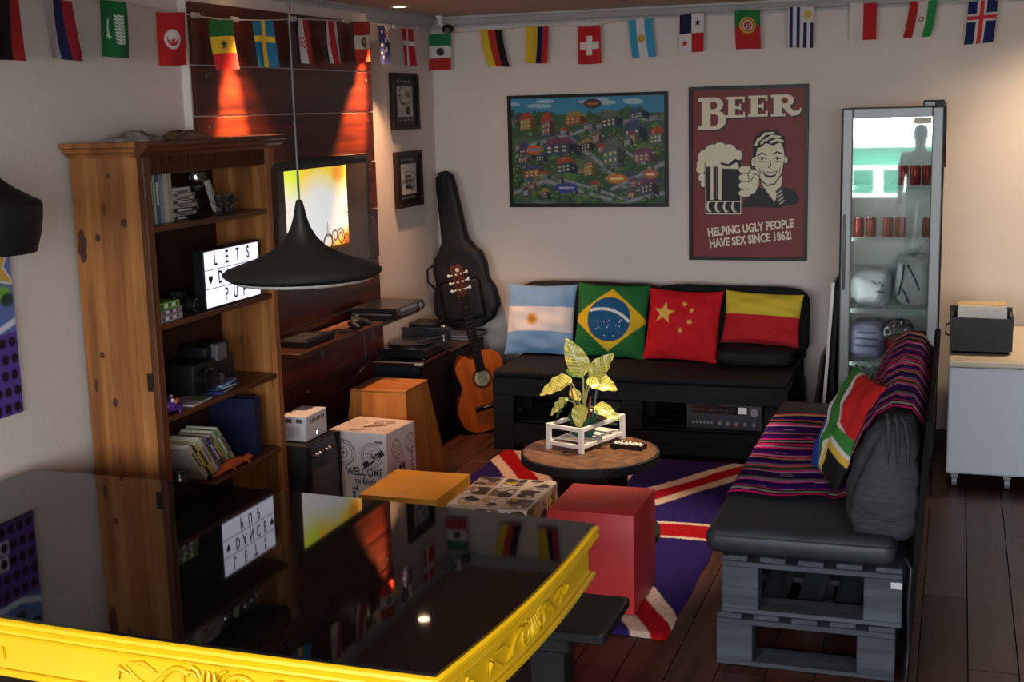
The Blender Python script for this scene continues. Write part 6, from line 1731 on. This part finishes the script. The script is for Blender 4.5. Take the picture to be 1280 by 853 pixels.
bx('plinth', DKM, fg_, FX0 + 0.01, FX1 - 0.01, yb0 + 0.02, FYB - 0.02, 0.0, 0.10)
dr = bx('door', SLV, fg_, FX0 + 0.006, FX0 + 0.064, FYF, FYF + 0.046, 0.30, FZ - 0.002, 0.006)
bx('door_rail', SLV, fg_, FX1 - 0.064, FX1 - 0.004, FYF, FYF + 0.046, 0.30, FZ - 0.002, 0.006)
bx('door_rail', SLV, fg_, FX0 + 0.064, FX1 - 0.064, FYF, FYF + 0.046, FZ - 0.056, FZ - 0.002, 0.004)
bx('door_rail', SLV, fg_, FX0 + 0.064, FX1 - 0.064, FYF, FYF + 0.046, 0.30, 0.385, 0.004)
bx('door_edge', mat('black_gasket', (22, 22, 24), 0.6), fg_, FX0 - 0.001, FX0 + 0.006, FYF + 0.004, FYF + 0.046, 0.30, FZ)
bx('door_edge', MATS['black_gasket'], fg_, FX1 - 0.004, FX1 + 0.003, FYF + 0.004, FYF + 0.046, 0.30, FZ)
bx('lower_grille', DKM, fg_, FX0 + 0.01, FX1 - 0.01, FYF + 0.01, FYF + 0.046, 0.10, 0.29, 0.003)
for k in range(6): bx('grille_slot', MATS['black_gasket'], fg_, FX0 + 0.06, FX1 - 0.06, FYF + 0.008, FYF + 0.0105, 0.13 + k * 0.025, 0.14 + k * 0.025)
bx('glass_pane', clear_mat('fridge_glass', (240, 244, 242), 0.12), fg_, FX0 + 0.064, FX1 - 0.064, FYF + 0.018, FYF + 0.022, 0.385, FZ - 0.056)
MB().box(FX0 + 0.018, FX0 + 0.034, FYF - 0.014, FYF + 0.001, 1.0, 1.44, 0.005, 2).build('handle', mat('grey_plastic', (84, 84, 86)), fg_, 40)
for z in (1.59, 1.29, 0.87, 0.55):
    mb = MB()
    for k in range(16):
        x = FX0 + 0.04 + k * (FX1 - FX0 - 0.08) / 15
        mb.cyl((x, FYF + 0.09, z), (x, FYB - 0.045, z), 0.0025, seg=6)
    for y in (FYF + 0.09, -0.45, FYB - 0.05): mb.cyl((FX0 + 0.037, y, z - 0.004), (FX1 - 0.037, y, z - 0.004), 0.004, seg=6)
    mb.build('wire_shelf', mat('white_wire', (206, 208, 210), 0.4), fg_, 60)
    bx('price_rail', mat('pale_rail', (190, 196, 196), 0.4), fg_, FX0 + 0.04, FX1 - 0.04, FYF + 0.078, FYF + 0.084, z - 0.016, z + 0.010)
bx('light_strip', mat('lit_fridge_tube', (236, 255, 248), 0.5, var=0, emit=7.0), fg_, FX0 + 0.08, FX1 - 0.08, FYF + 0.09, FYF + 0.115, FZ - 0.075, FZ - 0.061)
bx('light_strip', MATS['lit_fridge_tube'], fg_, FX0 + 0.0365, FX0 + 0.044, FYF + 0.06, FYF + 0.075, 0.5, 1.9)
bx('energy_label', mat('cream_label', (196, 188, 166), 0.6), fg_, 3.225, 3.318, FYF + 0.0165, FYF + 0.0178, 1.95, 1.984)
hx = thing('lock_box', 'small black box with white sticker on top of the fridge', 'box', (3.33, -0.74, FZ))
bx('case', KBLK, hx, 3.272, 3.386, -0.79, -0.68, FZ + 0.001, FZ + 0.036, 0.003)
bx('sticker', mat('pale_label', (170, 172, 178)), hx, 3.28, 3.335, -0.7912, -0.7898, FZ + 0.006, FZ + 0.026)
fw_ = MB().tube([(3.392, -0.66, FZ + 0.02), (3.396, -0.66, 1.93), (3.394, -0.66, 1.8), (3.397, -0.66, 1.7)], 0.005, 6).build('fridge_lead', KBLK, None, 60)
tag(fw_, 'thin black lead running down the right side of the fridge', 'cable')
def can(x, y, z, col, label, group, sh=(0.031, 0.118)):
    t = thing('drink_can', label, 'can', (x, y, z), group=group)
    r, h = sh
    MB().lathe([(r * 0.8, 0), (r, 0.008), (r, h - 0.014), (r * 0.84, h - 0.002)], (0, 0, 0), 20).build('body', mat('can_%d_%d' % col[:2], col, 0.3, metal=0.5, var=0.2, scale=30), t, 40, True)
    MB().lathe([(r * 0.86, h - 0.002), (r * 0.86, h), (r * 0.7, h - 0.003), (0.001, h - 0.003)], (0, 0, 0), 20).build('lid', CHR, t, 40, True)
for k in range(4):
    can(2.925 + k * 0.068 + (0.03 if k > 1 else 0), -0.655 + 0.012 * (k % 2), 1.293, (142, 34, 30), '%s red drink can from the left on the middle fridge shelf' % ORD[k], 'cans in the fridge')
can(3.312, -0.66, 1.293, (120, 30, 28), 'lone red drink can at the right of the middle fridge shelf', 'cans in the fridge')
for k in range(3):
    can(3.165 + k * 0.068, -0.60, 1.593, (136, 40, 36), '%s red drink can from the left on the top fridge shelf' % ORD[k], 'cans in the fridge')
def bag(label, c, sz, col, marks, seed):
    t = thing('plastic_sack', label, 'bag', c)
    lumpy('sack', t, mat('sack_%d_%d' % (col[0], seed), col, 0.4, var=0.08, scale=20, bump=0.4, bscale=30), (0, 0, sz[2]), sz, seed, 0, 0.5, 0.06, local=True)
    for (a, b, a2, b2) in marks: MB().tube([(a * sz[0], -sz[1] * 0.98 - 0.004, sz[2] + b * sz[2]), ((a + a2) / 2 * sz[0] + 0.006, -sz[1] * 1.06 - 0.006, sz[2] + (b + b2) / 2 * sz[2]), (a2 * sz[0], -sz[1] * 0.98 - 0.004, sz[2] + b2 * sz[2])], 0.006, 6).build('printed_mark', mat('slate_print', (70, 78, 104), 0.6), t, 60, True)
bag('white ice sack with dark print at the left of the fridge', (3.0, -0.50, 0.875), (0.115, 0.13, 0.105), (196, 196, 202), [(0.0, 0.5, 0.3, 0.3), (0.35, 0.45, 0.6, 0.2), (0.2, -0.1, 0.7, -0.15)], 31)
bag('white ice sack with blue swirl print at the right of the fridge', (3.235, -0.50, 0.875), (0.10, 0.13, 0.15), (204, 202, 204), [(-0.5, 0.7, -0.8, -0.5), (-0.3, 0.7, 0.4, -0.3), (-0.6, -0.2, -0.2, -0.8)], 32)
bag('lilac wrapped multipack low in the fridge', (2.985, -0.5, 0.555), (0.10, 0.13, 0.11), (150, 142, 178), [(-0.7, 0.2, 0.6, 0.15), (-0.7, -0.2, 0.6, -0.25), (-0.6, 0.5, 0.5, 0.5)], 33)
bk = thing('red_bucket', 'red bucket wrapped in clear cellophane low in the fridge', 'bucket', (3.16, -0.56, 0.553))
MB().lathe([(0.05, 0), (0.055, 0.004), (0.072, 0.13), (0.078, 0.132), (0.078, 0.142), (0.07, 0.142), (0.066, 0.12), (0.05, 0.01), (0.001, 0.008)], (0, 0, 0), 26).build('bucket', mat('red_tin', (158, 34, 34), 0.35), bk, 40, True)
MB().grid(lambda u, v: ((0.045 + 0.05 * math.sin(v * PI) + 0.012 * math.sin(u * 40 + v * 6)) * math.cos(2 * PI * u), (0.045 + 0.05 * math.sin(v * PI) + 0.012 * math.sin(u * 40 + v * 6)) * math.sin(2 * PI * u), 0.10 + v * 0.14), 60, 12, True).build('cellophane', clear_mat('cellophane', (240, 232, 232), 0.15, 0.12), bk, 60, True)
gz = thing('steel_canister', 'steel canister with black clip lid at the right of the low fridge shelf', 'canister', (3.285, -0.6, 0.553))
MB().lathe([(0.045, 0), (0.05, 0.006), (0.05, 0.13), (0.035, 0.15), (0.001, 0.15)], (0, 0, 0), 24).build('body', SILV, gz, 40, True)
MB().lathe([(0.036, 0.15), (0.036, 0.175), (0.001, 0.178)], (0, 0, 0), 20).build('lid', KBLK, gz, 40, True)
MB().lathe([(0.03, 0), (0.032, 0.008), (0.02, 0.009), (0.001, 0.006)], (0, -0.05, 0.07), 20, Matrix.Rotation(PI / 2, 4, 'X')).build('gauge', mat('pale_meter', (196, 194, 190)), gz, 40, True)
for k, (x, c_, n_) in enumerate(((2.95, (170, 170, 174), 'pale grey'), (3.04, (60, 96, 70), 'dark green'), (3.2, (190, 186, 180), 'white'))):
    t = thing('bottle', '%s bottle standing on the fridge floor' % n_, 'bottle', (x, -0.58, 0.34))
    MB().lathe([(0.03, 0), (0.034, 0.006), (0.034, 0.10), (0.014, 0.14), (0.013, 0.17), (0.001, 0.17)], (0, 0, 0), 20).build('bottle', mat('bottle_%d' % k, c_, 0.25), t, 40, True)
    MB().cyl((0, 0, 0.165), (0, 0, 0.185), 0.015, seg=14).build('cap', KBLK, t, 40, True)

# ---- boards leaning left of the fridge
wbd = thing('white_board', 'thin white board leaning between the sofa and fridge', 'board', (2.733, -0.5, 0), rot=(0, 0.06, 0))
MB().box(-0.008, 0.006, -0.28, 0.30, 0.002, 1.04, 0.002).build('panel', mat('white_board_face', (206, 200, 194), 0.6), wbd, None, True)
MB().box(-0.010, 0.008, -0.285, -0.2795, 0.002, 1.042).build('edge_band', mat('white_board_edge', (214, 208, 200), 0.5), wbd, None, True)
bfr = thing('brown_frame', 'dark brown frame leaning edge-on beside the white board', 'frame', (2.665, -0.48, 0), rot=(0, 0.12, 0))
for a in ((-0.27, -0.24, 0.002, 0.60), (0.24, 0.27, 0.002, 0.60), (-0.24, 0.24, 0.002, 0.032), (-0.24, 0.24, 0.57, 0.60)):
    MB().box(-0.012, 0.01, a[0], a[1], a[2], a[3], 0.002).build('frame_rail', FR2, bfr, None, True)
MB().box(-0.004, 0.0, -0.24, 0.24, 0.032, 0.57).build('backing', mat('brown_backing', (60, 40, 30), 0.7), bfr, None, True)
bpn = thing('black_display_board', 'black board standing tight against the left side of the fridge', 'board', (2.778, -0.45, 0), rot=(0, 0.035, 0))
MB().box(-0.012, 0.006, -0.27, 0.27, 0.002, 1.0, 0.002).build('panel', KM, bpn, None, True)
MB().box(-0.015, 0.009, -0.275, -0.27, 0.002, 1.003).build('edge_band', MATS['black_gasket'], bpn, None, True)

# ---- white freezer on castors
fz = thing('chest_freezer', 'low white chest freezer on castors right of the fridge', 'freezer', (4.0, -0.75, 0))
WFR = mat('white_freezer_enamel', (196, 204, 214), 0.4, var=0.03, scale=3)
bx('body', WFR, fz, 3.455, 4.75, -1.33, -0.14, 0.075, 0.665, 0.012, seg=2)
bx('lid', mat('lamplit_lid', (214, 200, 178), 0.45, var=0.05, scale=4), fz, 3.45, 4.755, -1.335, -0.135, 0.667, 0.703, 0.008)  # cream tint puts warm lamplight into the colour of the white lid
bx('gasket', mat('grey_gasket', (120, 120, 122), 0.6), fz, 3.46, 4.745, -1.325, -0.145, 0.660, 0.669)
for x in (3.50, 3.77, 4.1, 4.68):
    for y in ((-1.29, -0.22) if x != 4.1 else ()):
        cs = MB().cyl((x - 0.013, y, 0.031), (x + 0.013, y, 0.031), 0.031, seg=20).build('castor', mat('grey_castor', (120, 124, 130), 0.4), fz, 40)
        bx('castor_fork', mat('grey_steel', (110, 106, 104)), cs, x - 0.018, x + 0.018, y - 0.02, y + 0.02, 0.052, 0.076)
bxx = thing('letter_box_tray', 'black leather box holding white papers on the freezer', 'box', (3.62, -1.05, 0.703))
LTH = mat('black_stitched_leather', (26, 26, 28), 0.4, var=0.15, scale=20, bump=0.1, bscale=120)
MB().prism([(3.47, 0.71), (3.755, 0.71), (3.775, 0.75), (3.78, 0.90), (3.45, 0.905), (3.455, 0.75)], lambda a, b, d: (a, d, b), -1.14, -1.12).build('front_wall', LTH, bxx)
MB().prism([(3.47, 0.71), (3.755, 0.71), (3.775, 0.75), (3.78, 0.93), (3.45, 0.935), (3.455, 0.75)], lambda a, b, d: (a, d, b), -0.90, -0.88).build('rear_wall', LTH, bxx)
for xa, xb in ((3.453, 3.47), (3.76, 3.778)): bx('side_wall', LTH, bxx, xa, xb, -1.12, -0.90, 0.72, 0.915)
bx('base', LTH, bxx, 3.47, 3.76, -1.14, -0.88, 0.704, 0.72)
MB().tube([(3.452, -1.05, 0.86), (3.432, -1.05, 0.85), (3.43, -1.05, 0.80), (3.452, -1.05, 0.79)], 0.006, 8).build('handle', mat('dark_pewter', (44, 44, 46)), bxx, 60)
pp = thing('paper_stack', 'stack of white papers with kraft top sheet standing in the black box', 'papers', (3.62, -1.0, 0.72))
bx('sheets', mat('white_paper', (206, 200, 192), 0.8, var=0.05, scale=40), pp, 3.49, 3.745, -1.11, -0.93, 0.7205, 0.945)
for k in range(6): bx('sheet', mat('white_paper', (206, 200, 192)), pp, 3.492 + 0.002 * (k % 3), 3.744 - 0.003 * (k % 2), -1.108 + 0.004 * k, -0.934 + 0.002 * k, 0.945 + k * 0.003, 0.9475 + k * 0.003)
bx('top_sheet', mat('kraft_sheet', (206, 176, 130), 0.8), pp, 3.49, 3.74, -1.06, -0.925, 0.9632, 0.967)

# ---- white cable by the guitar
wc = MB().tube([(0.66, -0.42, 0.02), (0.62, -0.55, 0.008), (0.66, -0.68, 0.01), (0.71, -0.62, 0.03), (0.68, -0.50, 0.012), (0.72, -0.45, 0.008), (0.60, -0.40, 0.008), (0.64, -0.58, 0.02), (0.70, -0.72, 0.008), (0.73, -0.55, 0.008)], 0.006, 7).build('white_cable', mat('white_cord', (196, 186, 180)), None, 60)
tag(wc, 'loose white cable coiled on the floor right of the guitar', 'cable')
ad = thing('power_adapter', 'white power strip on the floor beside the back sofa leg', 'power strip', (0.70, -0.34, 0))
bx('case', WP, ad, 0.60, 0.74, -0.36, -0.30, 0.0005, 0.035, 0.005)
for k in range(3): MB().cyl((0.63 + k * 0.04, -0.33, 0.035), (0.63 + k * 0.04, -0.33, 0.0358), 0.014, seg=16).build('socket', mat('dark_slot', (70, 68, 70)), ad)

# ================================================================== YELLOW TABLE
TC, TR = (1.205, -5.245), -0.056
tb = thing('yellow_table', 'ornate yellow table with a black glass top in the foreground', 'table', (TC[0], TC[1], 0), TR)
YLW = mat('yellow_gloss_paint', (226, 182, 16), 0.38, var=0.05, scale=5, coat=0.2)
TL, TRt, TB = -1.135, 1.152, 0.606
def outline(off, n=22, bow=0.03):
    pts = []
    L, R, B = TL - off, TRt + off, TB + off
    for k in range(n): t = k / n; pts.append((L + (R - L) * t, -B - bow * math.sin(t * PI)))
    for k in range(n): t = k / n; pts.append((R + bow * math.sin(t * PI), -B + 2 * B * t))
    for k in range(n): t = k / n; pts.append((R - (R - L) * t, B + bow * math.sin(t * PI)))
    for k in range(n): t = k / n; pts.append((L, B - 2 * B * t))
    return pts
def flat(a, b, d): return (a, b, d)
gm = mat('black_glass', (5, 5, 6), 0.03, var=0, spec=0.5)
MB().prism(outline(0.0), flat, 0.762, 0.770).build('glass_top', gm, tb, None, True)
def sweep(profile, name, n=22):
    """profile: list of (offset outwards, z); swept round the outline"""
    mb = MB()
    rings = [[mb.bm.verts.new((x, y, z)) for x, y in outline(o_, n)] for o_, z in profile]
    m_ = len(rings[0])
    for a, b in zip(rings, rings[1:]):
        for k in range(m_): mb.bm.faces.new((a[k], a[(k + 1) % m_], b[(k + 1) % m_], b[k]))
    return mb.build(name, YLW, tb, 30, True)
sweep([(-0.05, 0.7605), (0.004, 0.7605), (0.012, 0.757), (0.014, 0.748), (0.008, 0.741), (0.006, 0.737), (0.012, 0.733), (0.014, 0.726), (0.008, 0.719), (-0.004, 0.712), (-0.006, 0.705), (-0.05, 0.705)], 'rim_moulding')
sweep([(-0.05, 0.704), (-0.012, 0.704), (-0.016, 0.70), (-0.016, 0.617), (-0.012, 0.610), (-0.05, 0.610)], 'apron')
sweep([(-0.05, 0.609), (-0.004, 0.609), (0.002, 0.604), (0.002, 0.594), (-0.006, 0.588), (-0.05, 0.588)], 'lower_lip')
bm_ = MB().prism([(TL + 0.04, -TB + 0.04), (TRt - 0.04, -TB + 0.04), (TRt - 0.04, TB - 0.04), (TL + 0.04, TB - 0.04)], flat, 0.735, 0.7603).build('under_board', YLW, tb, None, True)
for a in (TL + 0.5, TRt - 0.45):
    for b in (-TB + 0.36, TB - 0.16):
        MB().lathe([(0.03, 0.0), (0.036, 0.02), (0.026, 0.05), (0.034, 0.30), (0.044, 0.5), (0.03, 0.54), (0.046, 0.56), (0.046, 0.60)], (a, b, 0), 20).box(a - 0.05, a + 0.05, b - 0.05, b + 0.05, 0.59, 0.735, 0.004).build('leg', YLW, tb, 40, True)
# carved scrolls on front and right aprons
def carving(P, s=1.0, flip=1):
    """P(a, b, d): along, up, out"""
    mb = MB()
    def sp_(c0, c1, r, t0, t1, rr):
        pts = []
        for k in range(16):
            t = t0 + (t1 - t0) * k / 15
            q = r * (1 - 0.6 * k / 15)
            pts.append(P(c0 + q * math.cos(t) * 1.4, c1 + q * math.sin(t), 0.004))
        mb.tube(pts, [rr * (1 - 0.5 * k / 15) for k in range(16)], 7)
    for f in (-1, 1):
        sp_(f * 0.045 * s, 0.0, 0.02 * s, PI / 2 if f > 0 else PI / 2, PI / 2 + f * 3.3 * PI, 0.006)
        pts = [P(f * (0.05 + 0.16 * k / 14) * s, 0.014 * math.sin(k / 14 * 2 * PI + 0.6) * s, 0.003) for k in range(15)]
        mb.tube(pts, [0.009 - 0.006 * k / 14 for k in range(15)], 7)
        mb.tube([P(f * 0.10 * s, 0.008, 0.003), P(f * 0.125 * s, -0.012, 0.006), P(f * 0.15 * s, -0.016, 0.003)], [0.003, 0.007, 0.002], 7)
        mb.tube([P(f * 0.13 * s, 0.004, 0.003), P(f * 0.16 * s, 0.018, 0.006), P(f * 0.195 * s, 0.016, 0.003)], [0.003, 0.007, 0.002], 7)
        mb.tube([P(f * 0.2 * s, -0.004, 0.003), P(f * 0.22 * s, 0.006, 0.007), P(f * 0.225 * s, -0.014, 0.003)], [0.003, 0.008, 0.002], 7)
    for k in (-1, 0, 1):
        mb.tube([P(k * 0.014 * s, -0.02, 0.003), P(k * 0.018 * s, 0.0, 0.010), P(k * 0.012 * s, 0.02, 0.003)], [0.004, 0.010, 0.003], 8)
    mb.build('carving', YLW, tb, 60, True)
yb_ = lambda t: -TB + 0.014 - 0.03 * math.sin(t * PI)
Wd = TRt - TL
for c_ in (0.305, 0.72):
    carving(lambda a, b, d, c_=c_: (TL + Wd * c_ + a, yb_(c_ + a / Wd) - d - 0.0, 0.658 + b * 1.7), 1.25)
carving(lambda a, b, d: (TRt - 0.016 + 0.03 * math.sin((0.5 + a / (2 * TB)) * PI) + d, a, 0.658 + b * 1.5), 1.35)
carving(lambda a, b, d: (TRt - 0.016 + 0.03 * math.sin((0.5 + (a - 0.48) / (2 * TB)) * PI) + d, a - 0.48, 0.658 + b * 1.5), 0.3)

# ---- black bench
bn = thing('black_bench', 'low black bench pushed under the right end of the yellow table', 'bench', (1.95, -4.68, 0))
BNW = mat('black_bench_paint', (24, 23, 24), 0.42, var=0.12, scale=10)
bx('seat', BNW, bn, 1.35, 2.455, -4.85, -4.505, 0.415, 0.452, 0.005)
for x in (1.55, 2.17):
    bx('leg', BNW, bn, x, x + 0.12, -4.74, -4.61, 0.02, 0.36, 0.004)
    bx('cross_beam', BNW, bn, x - 0.04, x + 0.16, -4.82, -4.53, 0.36, 0.415, 0.006)
    bx('foot', BNW, bn, x - 0.02, x + 0.14, -4.82, -4.53, 0.0, 0.03, 0.004)
bx('stretcher', BNW, bn, 1.67, 2.17, -4.70, -4.65, 0.10, 0.18, 0.004)

# ================================================================== PERSON (seen only mirrored in the fridge door)
pe = thing('person', 'standing person in white trousers and red top mirrored in the fridge door', 'person', (3.03, -9.55, 0), 0.25)
def skin(name, pts, edges, radii, m, root=0, lev=2):
    me = bpy.data.meshes.new(name)
    me.from_pydata(pts, edges, [])
    o = bpy.data.objects.new(name, me)
    COL.objects.link(o)
    md = o.modifiers.new('skin', 'SKIN')
    md.use_smooth_shade = True
    for k, v in enumerate(me.skin_vertices[0].data):
        v.radius = radii[k] if isinstance(radii[k], tuple) else (radii[k], radii[k])
        v.use_root = (k == root)
    sb = o.modifiers.new('sub', 'SUBSURF')
    sb.levels = sb.render_levels = lev
    dg = bpy.context.evaluated_depsgraph_get()
    m2 = bpy.data.meshes.new_from_object(o.evaluated_get(dg))
    bpy.data.objects.remove(o)
    m2.materials.clear()
    return link(name, m2, m, pe, 180)
SK = mat('skin_tone', (120, 78, 58), 0.55, var=0.05)
P_ = [(0, 0, 0.95), (0, 0, 1.15), (0, 0.01, 1.36), (0, 0.01, 1.47), (0, -0.005, 1.55), (0, 0.0, 1.64), (0, 0.0, 1.73),
      (0.17, 0.01, 1.40), (0.22, 0.0, 1.14), (0.24, 0.05, 0.90), (0.245, 0.07, 0.82), (-0.17, 0.01, 1.40), (-0.22, -0.02, 1.14), (-0.23, 0.03, 0.90), (-0.235, 0.05, 0.82),
      (0.09, 0, 0.90), (0.105, 0.01, 0.50), (0.11, -0.02, 0.09), (0.115, 0.12, 0.035), (-0.09, 0, 0.90), (-0.11, 0.02, 0.50), (-0.12, -0.01, 0.09), (-0.125, 0.13, 0.035)]
E_ = [(0, 1), (1, 2), (2, 3), (3, 4), (4, 5), (5, 6), (2, 7), (7, 8), (8, 9), (9, 10), (2, 11), (11, 12), (12, 13), (13, 14), (0, 15), (15, 16), (16, 17), (17, 18), (0, 19), (19, 20), (20, 21), (21, 22)]
R_ = [(0.155, 0.11), (0.135, 0.10), (0.165, 0.11), 0.06, 0.062, (0.078, 0.098), (0.06, 0.08), 0.058, 0.042, 0.03, (0.022, 0.04), 0.058, 0.042, 0.03, (0.022, 0.04), 0.085, 0.058, 0.042, (0.045, 0.03), 0.085, 0.058, 0.042, (0.045, 0.03)]
skin('body', P_, E_, R_, SK)
skin('trousers', [(0, 0, 1.0), (0.09, 0, 0.90), (0.107, 0.01, 0.50), (0.112, -0.02, 0.11), (-0.09, 0, 0.90), (-0.112, 0.02, 0.50), (-0.122, -0.01, 0.11)], [(0, 1), (1, 2), (2, 3), (0, 4), (4, 5), (5, 6)], [(0.165, 0.125), 0.102, 0.08, 0.07, 0.102, 0.08, 0.07], mat('white_trousers', (206, 208, 204), 0.8))
skin('shirt', [(0, 0, 1.0), (0, 0, 1.18), (0, 0.01, 1.37), (0, 0.01, 1.44), (0.175, 0.01, 1.40), (0.222, 0.0, 1.18), (-0.175, 0.01, 1.40), (-0.222, -0.02, 1.18)], [(0, 1), (1, 2), (2, 3), (2, 4), (4, 5), (2, 6), (6, 7)], [(0.165, 0.12), (0.15, 0.115), (0.18, 0.125), 0.075, 0.072, 0.06, 0.072, 0.06], mat('red_shirt', (150, 44, 44), 0.8))
hair = MB()
hair.sphere((0, -0.012, 1.69), 0.1, 20, (0.86, 1.0, 0.95))
hair.build('hair', mat('dark_hair', (22, 18, 16), 0.6), pe, 60, True)
fc = MB()
fc.sphere((0, 0.098, 1.635), 0.017, 10, (0.7, 1, 1.2)).build('nose', SK, pe, 60, True)
for s in (-1, 1):
    MB().sphere((s * 0.032, 0.083, 1.655), 0.012, 10).build('eye', mat('eye_white', (200, 196, 190), 0.3), pe, 60, True)
    MB().sphere((s * 0.081, 0.0, 1.64), 0.028, 10, (0.35, 0.7, 1)).build('ear', SK, pe, 60, True)
    for j in range(5):
        bx_ = (s * (0.24 + 0.004), 0.03 + j * 0.018, 0.80)
        MB().tube([(s * 0.243, 0.045 + 0.012 * j, 0.815), (s * 0.248, 0.042 + 0.016 * j, 0.775 + 0.012 * (j == 4)), (s * 0.238, 0.046 + 0.016 * j, 0.735 + 0.03 * (j == 4))], [0.010, 0.009, 0.007], 8).build('finger', SK, pe, 60, True)
MB().sphere((0, 0.088, 1.598), 0.02, 10, (1.3, 0.4, 0.35)).build('mouth', mat('lips', (130, 66, 60), 0.5), pe, 60, True)
